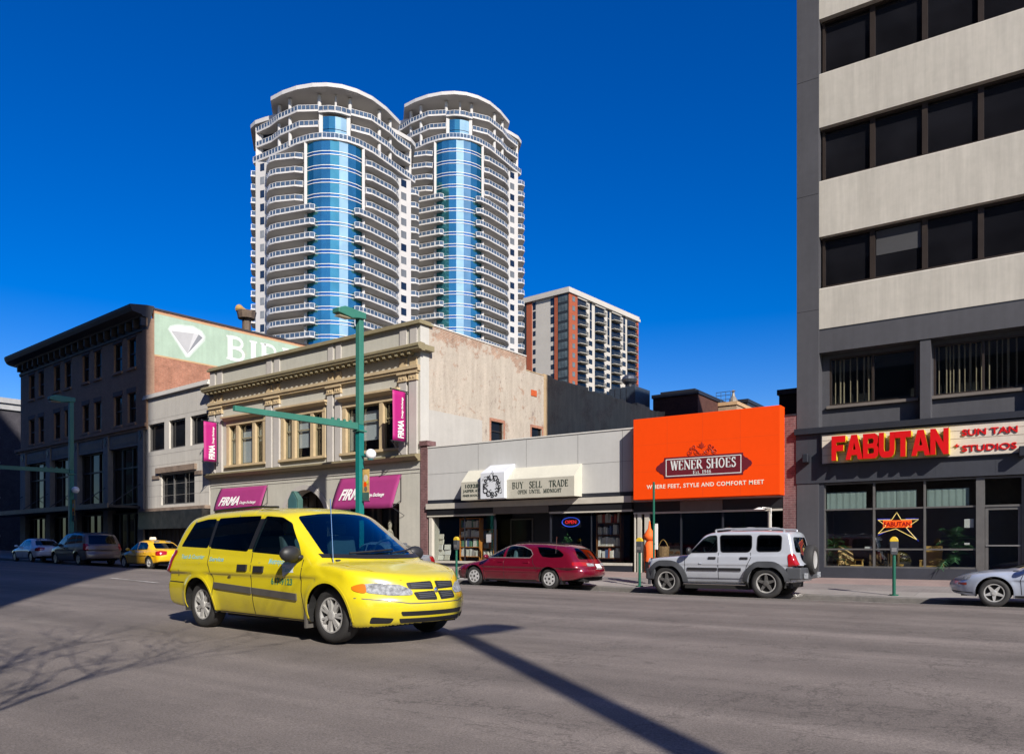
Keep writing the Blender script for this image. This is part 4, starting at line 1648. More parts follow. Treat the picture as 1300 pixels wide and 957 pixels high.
# neon OPEN sign and a hanging plant in the right window
ns = thing('neon_sign', 'oval blue and red neon sign reading OPEN in the bookshop window', 'neon sign', (FM.x(724.5, .15), 27.15, FM.z(724.5, 662.5, .15)))
g = MB()
g.tube([(.40 * math.cos(R(a)), 0, .185 * math.sin(R(a))) for a in range(0, 361, 15)], .017, 6)
g.build('oval_tube', mk_emit('blue_neon_tube', (.05, .13, 1.0), .45), ns)
lettering('wording', 'OPEN', .2, mk_emit('red_neon_tube', (1.0, .03, .03), .5), ns, -.25, -.005, -.065, width=.5, extrude=.008)
g = MB()
g.box(-.44, .44, .03, .035, -.22, .22)
g.build('backing', M['black'], ns)
hp = thing('hanging_plant', 'small leafy green plant below the neon sign in the bookshop window', 'plant', (FM.x(720, .3), 27.3, FM.z(720, 688, .3)))
g = MB()
g.cyl((0, 0), .09, -.28, -.1, 10, r2=.12)
g.build('pot', M['brownpanel'], hp)
g = MB()
r = random.Random(6)
for k in range(90):
    a, e, L = r.uniform(0, 6.28), r.uniform(-.4, 1.5), r.uniform(.08, .36)
    p = Vector((math.cos(a) * math.cos(e) * L * .6, math.sin(a) * math.cos(e) * L * .6, -.1 + math.sin(e) * L * 1.3))
    s = Vector((r.uniform(-1, 1), r.uniform(-1, 1), r.uniform(-1, 1))) * .05
    s2 = Vector((r.uniform(-1, 1), r.uniform(-1, 1), r.uniform(-1, 1))) * .05
    g.poly([tuple(p), tuple(p + s), tuple(p + s + s2), tuple(p + s2)])
g.build('leaves', mk('fresh_leaf', (.035, .14, .035), .5, .3, 9), hp)
st_ = MB()
st_.cyl((0, 0), .25, -.98, -.95, 12)
st_.cyl((0, 0), .02, -.95, -.281, 8)
st_.build('stand', M['charcoal'], hp)
# ------------------------------------------------------------------ two-storey rendered building with tan trim
FWD = 16.6
fx, fy = FF.w(-FWD, 0)
firma = thing('commercial_building', 'grey green two storey building with tan window surrounds and deep bracketed cornice', 'building', (fx, fy, 0), FF.rot)
def FX(px, yl=0.): return FF.x(px, yl) + FWD
def FZ(px, py, yl=0.): return FF.z(px, py, yl)
ws = [(FX(288), FX(337.5)), (FX(357), FX(413.5)), (FX(435), FX(505.5))]
WZ0, WZ1 = 5.92, 8.42
ACX, AR, ASP = FX(387), 1.72, 2.52
holes = [(a, c, WZ0, WZ1) for a, c in ws]
holes.append((ACX - AR, ACX + AR, -.2, ASP + AR))
sw0, sw1 = FX(425), FX(507)
holes.append((sw0, sw1, .9, 3.35))
lw0, lw1 = FX(281), FX(338)
holes.append((lw0, lw1, .9, 3.35))
g = MB()
g.wall(0, FWD, -.3, 11.42, 0, .57, holes)
g.build('front_wall', M['firma'], firma)
# arch spandrels
g = MB()
N = 14
for sgn in (-1, 1):
    corner = (ACX + sgn * AR, ASP + AR)
    arc = [(ACX + sgn * AR * math.cos(R(90 * i / N)), ASP + AR * math.sin(R(90 * i / N))) for i in range(N + 1)]
    for p, q in zip(arc[:-1], arc[1:]):
        tri = [corner, p, q] if sgn < 0 else [corner, q, p]
        g.prism_y(tri, .002, .55)
g.build('arch_spandrel', M['firma'], firma)
g = MB()
ring = lambda r, a: (ACX + r * math.cos(R(a)), ASP + r * math.sin(R(a)))
for i in range(24):
    a0, a1 = 180 - 180 * i / 24, 180 - 180 * (i + 1) / 24
    g.prism_y([ring(AR + .02, a0), ring(AR + .02, a1), ring(AR + .28, a1), ring(AR + .28, a0)], -.06, -.001)
g.build('arch_moulding', M['firma2'], firma)
g = MB()
g.box(ACX - AR - .3, ACX + AR + .3, .75, .8, -.2, ASP + AR + .2)
g.build('arch_screen', mk('brown_glazing', (.035, .028, .024), .2, .2), firma)
g = MB()
for k in range(5):
    x = ACX - AR + 2 * AR * (k + .5) / 5
    g.box(x - .04, x + .04, .69, .75, 0, ASP + math.sqrt(max(.01, AR * AR - (x - ACX) ** 2)))
g.box(ACX - AR, ACX + AR, .68, .75, ASP - .05, ASP + .05)
g.build('arch_mullion', M['bronze'], firma)
# first floor windows
rw = random.Random(5)
for (a, c) in ws:
    W_ = c - a
    post = .25
    lights = []
    cw = (W_ - 4 * post)
    s1, s2 = cw * .26, cw * .48
    xs_ = [a + post, a + post + s1, a + 2 * post + s1, a + 2 * post + s1 + s2, a + 3 * post + s1 + s2, c - post]
    g = MB()
    for p0, p1 in ((a, xs_[0]), (xs_[1], xs_[2]), (xs_[3], xs_[4]), (xs_[5], c)):
        g.box(p0 + .003, p1 - .003, -.03, .20, WZ0 + .003, WZ1 - .28)
    g.box(a + .003, c - .003, -.05, .20, WZ1 - .278, WZ1 - .003)
    g.build('window_surround', M['tan'], firma)
    for li, (p0, p1) in enumerate(((xs_[0], xs_[1]), (xs_[2], xs_[3]), (xs_[4], xs_[5]))):
        w = window(firma, p0, p1, WZ0, WZ1 - .28, .19, M['olive'], M['glass'], fw=.06, rails=(WZ0 + 1.45,), depth=.07)
        bd = MB()
        zlo = WZ0 + {0: .12, 1: .55 if a > 5 else .1, 2: 1.2}[li]
        if not (li == 2 and a > 5):
            bd.box(p0 + .03, p1 - .03, .24, .25, zlo, WZ1 - .95)
            bd.box(p0 + .03, p1 - .03, .255, .26, WZ1 - 1.0, WZ1 - .55)
            bd.build('blind', mk('white_blind', (.70, .74, .80) if li == 1 else (.50, .50, .47), .6, .03), firma)
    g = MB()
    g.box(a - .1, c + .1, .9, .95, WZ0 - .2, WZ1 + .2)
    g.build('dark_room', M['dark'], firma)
    g = MB()
    g.box(a - .22, c + .22, -.30, -.001, WZ1 + .14, WZ1 + .24)
    g.prism_x([(-.001, WZ1 + .0), (-.001, WZ1 + .139), (-.26, WZ1 + .139), (-.10, WZ1 + .0)], a - .15, c + .15)
    g.build('window_hood', M['tan'], firma)
    g = MB()
    g.box(a - .1, c + .1, -.14, -.001, WZ0 - .12, WZ0 - .002)
    g.build('sill', M['tan'], firma)
# band course above the ground floor
g = MB()
g.prism_x([(-.001, 5.22), (-.001, 5.56), (-.06, 5.56), (-.38, 5.50), (-.38, 5.42), (-.16, 5.26), (-.16, 5.22)], -.15, FWD + .02)
g.build('band_course', M['olive'], firma)
g = MB()
g.box(.0, FWD, -.035, -.001, 4.87, 4.91)
g.box(.0, FWD, -.02, -.001, 4.70, 4.72)
g.build('string_line', M['firma2'], firma)
# paired pilasters
pil = [(FX(267.5), FX(283)), (FX(339), FX(356)), (FX(417), FX(434)), (FX(508), FX(530.5))]
for a, c in pil:
    m_ = (a + c) / 2
    for p0, p1 in ((a, m_ - .09), (m_ + .09, c)):
        g = MB()
        g.box(p0, p1, -.10, -.001, 5.57, 8.90)
        g.build('pilaster', M['firma2'], firma)
        g = MB()
        g.box(p0 - .05, p1 + .05, -.15, -.002, 8.902, 8.96)
        g.box(p0 - .02, p1 + .02, -.12, -.002, 8.961, 9.22)
        for q in (.3, .7):
            x = p0 + (p1 - p0) * q
            g.box(x - .035, x + .035, -.15, -.121, 9.02, 9.10)
        g.box(p0 - .08, p1 + .08, -.18, -.002, 9.221, 9.30)
        g.build('capital', M['tan'], firma)
        g = MB()
        g.box(p0 + .02, p1 - .02, -.07, -.002, 9.58, 9.97)
        g.build('frieze_block', M['tan'], firma)
        g = MB()
        g.box(p0 + .02, p1 - .02, -.06, -.002, 10.55, 11.41)
        g.build('parapet_pilaster', M['firma2'], firma)
g = MB()
g.box(-.02, FWD + .01, -.16, -.001, 9.31, 9.42)
g.box(-.02, FWD + .01, -.22, -.001, 9.421, 9.56)
g.build('architrave', M['tan'], firma)
# cornice with modillions
g = MB()
g.prism_x([(-.001, 10.16), (-.001, 10.50), (-.30, 10.52), (-.46, 10.44), (-.46, 10.34), (-.42, 10.30), (-.40, 10.22), (-.24, 10.20), (-.20, 10.16)], -.28, FWD + .30)
g.box(FWD + .0, FWD + .30, .0, .62, 10.22, 10.46)
g.build('cornice', M['olive'], firma)
x = .1
while x < FWD - .1:
    g = MB()
    g.box(x, x + .16, -.34, -.02, 10.06, 10.195)
    g.build('modillion', M['olive'], firma)
    x += .40
g = MB()
g.box(-.1, FWD + .12, -.18, .75, 11.42, 11.52)
g.box(-.05, FWD + .06, -.10, .68, 11.521, 11.62)
g.build('coping', M['olive'], firma)
# side walls, roof
g = MB()
zg = 11.60
ys1, _ = FF.side(668, 460, 0)
ys2, _ = FF.side(690.3, 480, 0)
winA = FF.side(623.5, 535, 0)[0], FF.side(639, 535, 0)[0]
winB = FF.side(675, 543, 0)[0], FF.side(690, 543, 0)[0]
zA1, zA0 = FF.side(631, 535.5, 0)[1], FF.side(631, 561, 0)[1]
zB1, zB0 = FF.side(682, 543.5, 0)[1], zA0 - .3


def side_wall(name, mat, x0, x1, y0, y1, z0, z1, holes):
    """the same slab as MB.wall, standing on the y-z plane and facing +x"""
    b = MB()
    b.M = Matrix(((0, -1, 0, 0), (1, 0, 0, 0), (0, 0, 1, 0), (0, 0, 0, 1)))
    b.wall(y0, y1, z0, z1, -x1, -x0, holes)
    return b.build(name, mat, firma)


side_wall('party_wall', M['oldbrick'], FWD - .32, FWD, .572, ys1, -.3, 11.52, [(winA[0], winA[1], zA0, zA1)])
side_wall('party_wall', M['oldbrick'], FWD - .32, FWD, ys1 + .002, ys2 - .002, -.3, 10.78, [(winB[0], winB[1] - .15, zB0, zB1)])
g = MB()
g.box(FWD - .36, FWD + .03, .70, ys1, 11.522, 11.58)
g.build('wall_coping', M['copingwhite'], firma)
g = MB()
g.box(FWD - .36, FWD + .02, ys1 + .004, ys2, 10.782, 10.83)
g.build('wall_coping', M['oldbrick2'], firma)
g = MB()
g.box(FWD + .001, FWD + .012, .575, FF.side(612, 540, 0)[0], 5.5, FF.side(560, 523, 0)[1])
g.build('render_patch', M['greywall'], firma)
g = MB()
g.box(FWD + .001, FWD + .01, -.002, .571, -.2, 11.41)
g.build('corner_return', M['firmaside'], firma)
g = MB()
yv = FF.side(674, 497, 0)[0], FF.side(681, 497, 0)[0]
g.box(FWD + .001, FWD + .03, yv[0], yv[1], FF.side(678, 503, 0)[1], FF.side(678, 495.5, 0)[1])
g.build('vent_panel', mk('orange_vent', (.50, .09, .02), .7, .15, 12), firma)
for (y0, y1, z0_, z1_) in ((winA[0], winA[1], zA0, zA1), (winB[0], winB[1] - .15, zB0, zB1)):
    g = MB()
    g.box(FWD - .16, FWD - .14, y0, y1, z0_, z1_)
    w = g.build('window', M['pane'], firma)
    f = MB()
    f.box(FWD - .138, FWD - .08, y0, y0 + .06, z0_, z1_)
    f.box(FWD - .138, FWD - .08, y1 - .06, y1, z0_, z1_)
    f.box(FWD - .138, FWD - .09, y0 + .06, y1 - .06, (z0_ + z1_) / 2, (z0_ + z1_) / 2 + .06)
    f.build('frame', M['bronze'], w)
    s = MB()
    for q in ((y0 - .14, y0 - .002, z0_, z1_ + .14), (y1 + .002, y1 + .14, z0_, z1_ + .14), (y0, y1, z1_ + .002, z1_ + .15)):
        s.box(FWD + .001, FWD + .006, q[0], q[1], q[2], q[3])
    s.build('brick_surround', M['redbrick'], w)
g = MB()
g.box(.05, FWD - .33, .58, 10.4, 10.3, 10.5)
g.box(.0, .3, .58, 10.4, -.3, 11.3)
g.box(.3, FWD - .33, 10.1, 10.4, -.3, 10.6)
g.build('roof', M['tarbrick'], firma)
# ground floor shop windows
for (a, c) in ((sw0, sw1), (lw0, lw1)):
    window(firma, a, c, .9, 3.35, .32, M['bronze'], M['glass'], fw=.09, mull=tuple(a + (c - a) * q for q in (.33, .66)), depth=.1)
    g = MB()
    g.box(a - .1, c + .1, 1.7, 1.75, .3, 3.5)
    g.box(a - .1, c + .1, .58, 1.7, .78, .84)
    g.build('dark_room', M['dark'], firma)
    cb = MB()
    for k in range(11):
        x = a + .1 + (c - a - .2) * k / 11
        if k % 3 != 1:
            cb.box(x, x + .16, .55, .57, 1.2, 3.3)
    cb.build('curtain', mk('grey_curtain', (.09, .075, .06), .9, .2), firma)
vs_ = thing('figurine', 'cream figurine standing behind the right shop glass under the magenta awning', 'figurine', (*FF.w(FF.x(495, .45), .45), .84))
g = MB()
g.lathe([(.0, 0), (.17, .0), (.2, .25), (.16, .55), (.12, .75), (.19, .9), (.2, 1.05), (.13, 1.25), (.07, 1.34), (.085, 1.42), (.1, 1.52), (.085, 1.62), (.04, 1.68), (0, 1.69)], n=14)
g.build('body', M['cream'], vs_, smooth=True)
g = MB()
g.box(-.25, .25, -.1, .25, -.5, 0)
g.build('plinth', M['black'], vs_)

# magenta awnings
def awning(px0, px1, ytop, ybot, d, label, words):
    a, c = FX(px0), FX(px1)
    ax, ay = FF.w(a - FWD, 0)
    t = thing('awning', label, 'awning', (ax, ay, 0), FF.rot)
    w = c - a
    z1, z0 = FZ((px0 + px1) / 2, ytop), FZ((px0 + px1) / 2, ybot, -d)
    g = MB()
    g.grid(16, 6, lambda u, v: (w * u, -.02 - (d - .02) * v - .05 * math.sin(math.pi * v), z1 + (z0 - z1) * v - .02 * math.sin(math.pi * u * 3) * v))
    o = g.build('canvas', M['magenta'], t, smooth=True)
    sol = o.modifiers.new('thickness', 'SOLIDIFY')
    sol.thickness = .012
    g = MB()
    for x in (.03, w - .03):
        g.tube([(x, -.03, z1), (x, -d, z0 + .01)], .018, 6)
        g.tube([(x, -d, z0 + .01), (x, -.03, z0 + .35)], .016, 6)
        g.tube([(x, -.03, z1 + .02), (x, -.03, z0 + .3)], .016, 6)
        g.tube([(x, -d * .95, z0), (x + .2, -.02, z0 - .35)], .014, 6)
    g.build('bracket', M['charcoal'], t)
    # the lettering leans with the canvas
    slope = math.degrees(math.atan2(d, z1 - z0))
    for body, fx0, fx1, fz, size, bold, sh in words:
        x0 = w * fx0
        v = 1 - fz
        y = -.02 - (d - .02) * v - .06
        lettering('wording', body, size, M['white'], t, x0, y - .012, z1 + (z0 - z1) * v, width=w * (fx1 - fx0), bold=bold, shear=sh, extrude=.004, rot=(90 - slope, 0, 0))
    return t
awning(280.7, 340.3, 618, 646.5, .5, 'magenta shop awning left of the arched doorway', [('FIRMA', .10, .52, .22, .72, .02, .3), ('Design Exchange', .55, .88, .25, .24, .0, .2)])
awning(432, 510.3, 605, 645, .62, 'magenta shop awning behind the green lamp post', [('FIRMA', .11, .50, .30, .80, .022, .3), ('Design Exchange', .52, .83, .36, .26, .004, .2)])


# hanging banners on brackets
def banner(px_wall, L, zt, zb, label):
    x = FF.x(px_wall)
    bx, by = FF.w(x, -.10)
    t = thing('banner', label, 'banner', (bx, by, zb), FF.rot, 'vertical magenta banners')
    h = zt - zb
    g = MB()
    g.grid(4, 10, lambda u, v: (.010 * math.sin(v * 5), -L + (L - .12) * u, h * v))
    o = g.build('cloth', M['magenta2'], t, smooth=True)
    sol = o.modifiers.new('thickness', 'SOLIDIFY')
    sol.thickness = .01
    sol.offset = 0
    g = MB()
    g.tube([(0, .10, h + .03), (0, -L - .12, h + .03)], .025, 6)
    g.tube([(0, .10, -.03), (0, -L - .12, -.03)], .025, 6)
    g.tube([(0, -.06, h + .05), (0, -.06, -.12)], .03, 6)
    g.tube([(0, -L - .1, -.03), (-.28, .10, -.75)], .018, 6)
    g.sphere((0, -L - .12, h + .03), .05, 8)
    g.build('bracket', M['charcoal'], t)
    me = text_mesh('FIRMA', .5, .003, .016, 0)
    xs = [v.co.x for v in me.vertices]
    for v in me.vertices:
        v.co.x = (v.co.x - min(xs)) / (max(xs) - min(xs)) * h * .36
    me.materials.clear(); me.materials.append(M['white'])
    o = bpy.data.objects.new('wording', me)
    link(o, t)
    # reads upwards, facing +x
    up = Matrix(((0., 0., 1., 0), (0., -1., 0., 0), (1., 0., 0., 0), (0, 0, 0, 1)))
    o.matrix_local = Matrix.Translation((.036, -L * .30, h * .06)) @ up
    me2 = text_mesh('Design Exchange', .16, .002, .004, 0)
    xs = [v.co.x for v in me2.vertices]
    for v in me2.vertices:
        v.co.x = (v.co.x - min(xs)) / (max(xs) - min(xs)) * h * .42
    me2.materials.clear(); me2.materials.append(M['white'])
    o2 = bpy.data.objects.new('wording', me2)
    link(o2, t)
    o2.matrix_local = Matrix.Translation((.04, -L * .34, h * .46)) @ up
    return t

banner(519, .93, FF.z(508, 497, -.5), FF.z(508, 560, -.5), 'vertical magenta banner with white word hung near the right corner of the rendered building')
banner(279.5, .93, FF.z(269, 536, -.5), FF.z(269, 586, -.5), 'vertical magenta banner with white word hung at the left edge of the rendered building')
# small verdigris sign lantern over the arch
sx = FX(375, -.8)
q = FF.w(sx - FWD, -.8)
lt = thing('hanging_sign', 'small weathered teal sign box jutting out over the arched doorway', 'sign', (q[0], q[1], FZ(375, 648, -.8)), FF.rot)
g = MB()
g.prism_y([(-.40, .0), (.40, .0), (.40, .55), (.08, .98), (-.10, .98), (-.40, .55)], -.16, .16)
g.build('sign_body', M['copper'], lt, bevel=.02)
g = MB()
g.prism_y([(-.31, .08), (.31, .08), (.31, .5), (.05, .86), (-.07, .86), (-.31, .5)], -.18, -.161)
g.build('sign_face', mk('teal_sign_face', (.05, .13, .14), .4, .15), lt)
g = MB()
g.tube([(0, .16, .7), (0, .80, .7)], .03, 6)
g.tube([(0, .16, .2), (0, .80, .2)], .02, 6)
g.build('bracket', M['charcoal'], lt)
# ------------------------------------------------------------------ ivory panelled building
WW = 7.9
wx, wy = FD.w(-7.99, 0)
white = thing('shop_building', 'narrow ivory panelled building with three square upper windows and blackened shopfront', 'building', (wx, wy, 0), FD.rot)
def WX(px, yl=0.): return FD.x(px, yl) + 7.99
def DZ(px, py, yl=0.): return FD.z(px, py, yl)
uw = [(WX(188.6), WX(208.6)), (WX(214.6), WX(235.3)), (WX(241.7), WX(264.2))]
uz0, uz1 = DZ(225, 568, 0), DZ(225, 532, 0)
lw = (WX(204.7), WX(247))
lz0, lz1 = DZ(226, 639.5), DZ(226, 600)
g = MB()
g.wall(0, WW, 3.75, 10.75, 0, .35, [(a, c, uz0, uz1) for a, c in uw] + [(lw[0], lw[1], lz0, lz1)])
g.build('front_wall', M['whitepanel'], white)
g = MB()
for z in (9.35, 7.1, 6.45, 5.2, 4.5):
    g.box(.02, WW - .02, -.004, -.0005, z, z + .018)
for k in range(1, 16):
    g.box(WW * k / 16, WW * k / 16 + .014, -.004, -.0007, 9.37, 10.7)
for x in (.9, 1.9, 5.6, 6.8):
    g.box(x, x + .014, -.004, -.0007, 3.8, 6.44)
g.build('panel_joint', mk('grey_joint', (.30, .28, .26), .8, .1), white)
g = MB()
g.box(-.05, WW + .03, -.16, .4, 10.752, 10.86)
g.box(-.05, WW + .03, -.10, .4, 10.861, 11.02)
g.build('coping', M['copingwhite'], white)
for a, c in uw:
    window(white, a, c, uz0, uz1, .22, M['greyframe'], M['pane'], fw=.09, depth=.1)
mids = tuple(lw[0] + (lw[1] - lw[0]) * q for q in (.34, .68))
window(white, lw[0], lw[1], lz0, lz1, .2, M['greyframe'], M['pane'], fw=.07, mull=mids, depth=.1)
g = MB()
g.box(WX(200), WX(250), -.16, -.002, lz1 + .08, lz1 + .42)
g.box(WX(194), WX(203), -.06, -.002, lz1 - .25, lz1 - .02)
g.box(WX(248), WX(257), -.06, -.002, lz1 - .25, lz1 - .02)
g.build('stained_ledge', M['stain'], white)
g = MB()
g.box(.0, WW, -.30, .3, 3.55, 3.748)
g.build('ledge', M['stain'], white)
g = MB()
g.box(.05, WW - .05, -.45, .3, 2.45, 3.548)
g.build('shop_band', mk('sooty_band', (.020, .019, .019), .35, .6, 2.5), white)
g = MB()
g.box(0, .5, 0, .35, -.3, 2.448)
g.box(WW - .5, WW, 0, .35, -.3, 2.448)
for k in range(26):
    x = .52 + k * (WW - 1.04) / 26
    g.box(x, x + .20, .25 + .02 * (k % 2), .35, .3, 2.448)
g.build('shutter', mk('dark_boarding', (.030, .027, .025), .7, .3, 3), white)
g = MB()
g.box(0.02, WW - .02, .36, 10, -.3, 10.6)
g.build('back_block', M['tarbrick'], white)

# ------------------------------------------------------------------ four-storey corner block
DW = 22.6
DL = -30.2
dx, dy = FD.w(DL, 0)
dark = thing('corner_building', 'four storey umber brick block with blackened bracketed cornice standing in shade', 'building', (dx, dy, 0), FD.rot)
def DX(px, yl=0.): return FD.x(px, yl) - DL
rows = []
wp = [(36.8, 43.9), (49, 55.6), (68.5, 76.3), (82, 90.4), (104.7, 113), (119.6, 128.5), (144.5, 155), (162, 172.4)]
wins = [(DX(a), DX(c)) for a, c in wp]
zr = [(DZ(150, 472.5), DZ(150, 436)), (DZ(150, 540.5), DZ(150, 503))]
holes = [(a, c, z0, z1) for a, c in wins for z0, z1 in zr]
g = MB()
g.wall(0.9, DW, 9.28, 15.3, 0, .4, holes)
g.build('front_wall', M['darkstone'], dark)
g = MB()
n = 8
arcp = [(.9 - .9 * math.sin(R(90 * i / n)), .9 - .9 * math.cos(R(90 * i / n))) for i in range(n + 1)]
pl_ = arcp + [(0, 14), (.9, 14), (.9, .4)]
g.prism_z([(p[0], p[1]) for p in pl_][::-1], .0, 15.3)
g.build('rounded_corner', M['darkstone'], dark)
for (a, c) in wins:
    for z0, z1 in zr:
        w = window(dark, a, c, z0, z1, .22, M['charcoal'], M['pane'], fw=.08, rails=((z0 + z1) / 2,), depth=.08, sill=(M['darkstone'], -.12, .16))
        g = MB()
        g.box(a - .1, c + .1, -.03, -.001, z1 + .005, z1 + .32)
        g.build('lintel', mk('umber_lintel', (.135, .10, .085), .85, .1) if 'umber_lintel' not in bpy.data.materials else bpy.data.materials['umber_lintel'], w)
# string course, frieze, brackets, cornice
g = MB()
g.box(.0, DW + .02, -.22, .42, 9.04, 9.26)
g.box(.0, DW + .02, -.10, .40, 8.86, 9.038)
g.build('string_course', M['darkstone'], dark)


def sweep(prof, mat, name):
    """profile (out, z) carried along the front and round the left corner"""
    path = [(DW + .05, 0), (.9, 0)] + arcp[1:] + [(0, 12)]
    nor = [(0, -1), (0, -1)] + [((p[0] - .9) / .9, (p[1] - .9) / .9) for p in arcp[1:]] + [(-1, 0)]
    g = MB()
    k = len(prof)
    vs = []
    for (x, y), (nx, ny) in zip(path, nor):
        for o, z in prof:
            vs.append((x + nx * o, y + ny * o, z))
    fs = []
    for i in range(len(path) - 1):
        for j in range(k - 1):
            fs.append((i * k + j, i * k + j + 1, (i + 1) * k + j + 1, (i + 1) * k + j))
    fs.append(tuple(range(k)))
    g.add(vs, fs)
    return g.build(name, mat, dark)


sweep([(0, 15.25), (.10, 15.25), (.12, 15.42), (.03, 15.45), (.03, 15.98), (.35, 16.02), (.40, 16.12), (1.0, 16.22), (1.12, 16.45), (1.15, 16.62), (.1, 16.78), (-.4, 16.80)], M['darktrim'], 'cornice')
x = 1.2
while x < DW:
    g = MB()
    g.box(x, x + .16, -.42, -.032, 15.46, 15.97)
    g.build('bracket', M['darktrim'], dark)
    g = MB()
    g.box(x + .26, min(DW, x + .98), -.045, -.032, 15.50, 15.93)
    g.build('frieze_panel', M['sandstone'], dark)
    x += 1.06
g = MB()
g.box(DW - .55, DW + .01, -.10, .42, 9.27, 16.0)
g.build('quoin_strip', M['darkstone'], dark)
# base with pilasters and tall dark openings
pp = [(27.6, 34), (60, 65.5), (95, 100), (133, 139), (177, 184)]
pz = [(DX(a), DX(c)) for a, c in pp]
for a, c in pz:
    g = MB()
    g.box(a, c, -.12, .45, .0, 8.858)
    g.build('pilaster', M['stonebase'], dark)
    g = MB()
    g.prism_y([((a + c) / 2, 8.2), ((a + c) / 2 + .22, 8.5), ((a + c) / 2, 8.8), ((a + c) / 2 - .22, 8.5)], -.15, -.121)
    g.build('lozenge', M['charcoal'], dark)
for (a, c), (e, f_) in zip(pz[:-1], pz[1:]):
    g = MB()
    g.box(c, e, -.02, .4, 7.95, 8.858)
    g.box(c + .3, e - .3, -.05, -.021, 8.15, 8.70)
    g.build('header_panel', M['stonebase'], dark)
    g = MB()
    g.box(c + .5, e - .5, -.062, -.051, 8.25, 8.6)
    g.build('header_inset', M['sandstone'], dark)
    mm = tuple(c + (e - c) * q for q in (.33, .66))
    window(dark, c, e, 4.12, 7.948, .35, M['charcoal'], M['pane'], fw=.1, mull=mm, rails=(6.6,), depth=.1)
# canopy and ground floor
g = MB()
g.box(-3.6, DX(180), -2.1, .4, 3.83, 3.98)
g.build('canopy', M['charcoal'], dark)
g = MB()
g.box(-3.62, DX(180) + .02, -2.16, -2.101, 3.78, 4.10)
g.build('canopy_edge', mk('tan_canopy_edge', (.25, .185, .12), .6, .15), dark)
for k, (a, c) in enumerate(pz):
    g = MB()
    g.tube([((a + c) / 2, -.1, 5.4), ((a + c) / 2, -2.0, 4.0)], .03, 5)
    g.build('canopy_rod', M['charcoal'], dark)
for (a, c), (e, f_) in zip(pz[:-1], pz[1:]):
    window(dark, c, e, .9, 3.6, .3, M['charcoal'], M['pane'], fw=.08, mull=tuple(c + (e - c) * q for q in (.25, .5, .75)), depth=.1)
    g = MB()
    g.box(c, e, .0, .4, -.3, .898)
    g.build('stall_riser', M['charcoal'], dark)
g = MB()
g.box(pz[-1][1], DW, 0, .4, 0, 8.858)
g.build('corner_wall', M['stonebase'], dark)
# side wall with the painted mural
g = MB()
g.box(DW - .3, DW, .405, 15.0, -.3, 16.60)
g.build('side_wall', M['redbrick'], dark)
g = MB()
g.box(DW - .34, DW + .05, .405, 15.0, 16.602, 16.72)
g.build('wall_coping', M['darktrim'], dark)
g = MB()
g.box(.1, DW - .31, .5, 14.9, 9, 15.6)
g.box(.3, DW - .31, 1.8, 14.9, 0, 9)
g.box(.1, DW - .31, 14.5, 14.9, 9, 16.5)
g.build('back_block', M['tarbrick'], dark)
g = MB()
g.box(.9, DW - .31, 1.4, 1.6, 0, 9)
g.build('inner_wall', M['dark'], dark)


def side_poly(name, pts, mat, off):
    """flat painted shape on the right side wall, pts = picture measurements"""
    g = MB()
    P = []
    for px, py in pts:
        y, z = FD.side(px, py, DL + DW)
        P.append((DW + off, y, z))
    if len(P) > 2:
        g.poly(P)
    return g.build(name, mat, dark)


my0 = .42
mz0, mz1 = 13.64, 16.50
g = MB()
g.box(DW + .001, DW + .008, my0, 14.9, mz0, mz1)
g.build('mural_ground', M['mint'], dark)
g = MB()
g.box(DW + .009, DW + .012, my0, 14.9, mz0, mz0 + .10)
g.box(DW + .009, DW + .012, my0, 14.9, mz1 - .12, mz1)
g.build('mural_border', M['muraltan'], dark)
S8 = lambda x, y: (170 + x / 7.975, 380 + y / 7.975)
glow = [S8(*p) for p in ((340, 300), (365, 265), (440, 250), (600, 268), (690, 320), (725, 375), (720, 420), (560, 590), (525, 590))]
g1 = side_poly('diamond_glow', glow, mk('mural_glow', (.50, .57, .52), .8, .05), .0125)
side_poly('diamond_glow', [S8(*p) for p in ((355, 302), (375, 280), (440, 268), (600, 285), (680, 330), (710, 380), (700, 412), (558, 572), (530, 572))], M['muralwhite'], .0140)
side_poly('diamond', [S8(*p) for p in ((375, 318), (605, 345), (540, 552))], M['muralgrey'], .0155)
side_poly('diamond', [S8(*p) for p in ((605, 345), (655, 355), (540, 552))], mk('mural_pale_grey', (.52, .52, .53), .8, .05), .0156)
side_poly('diamond', [S8(*p) for p in ((655, 355), (695, 390), (540, 552))], M['muralgrey2'], .0157)
side_poly('diamond', [S8(*p) for p in ((375, 318), (440, 300), (600, 318), (655, 355), (605, 345))], M['muralwhite'], .0158)
# serif letters painted on the wall
yB0, zB0_ = FD.side(287, 456, DL + DW)
yB1, _ = FD.side(312, 457, DL + DW)
zB1_ = FD.side(287, 425.5, DL + DW)[1]
ww = serif_word('mural_lettering', 'BIRKS', zB1_ - zB0_ - .05, M['muralwhite'], dark, 0, 0, 0, width=(yB1 - yB0) * 5.0, depth=.004, weight=1.55)
ww.matrix_local = Matrix.Translation((DW + .013, yB0, zB0_ + .05)) @ Matrix(((0., -1., 0., 0), (1., 0., 0., 0), (0., 0., 1., 0), (0, 0, 0, 1)))

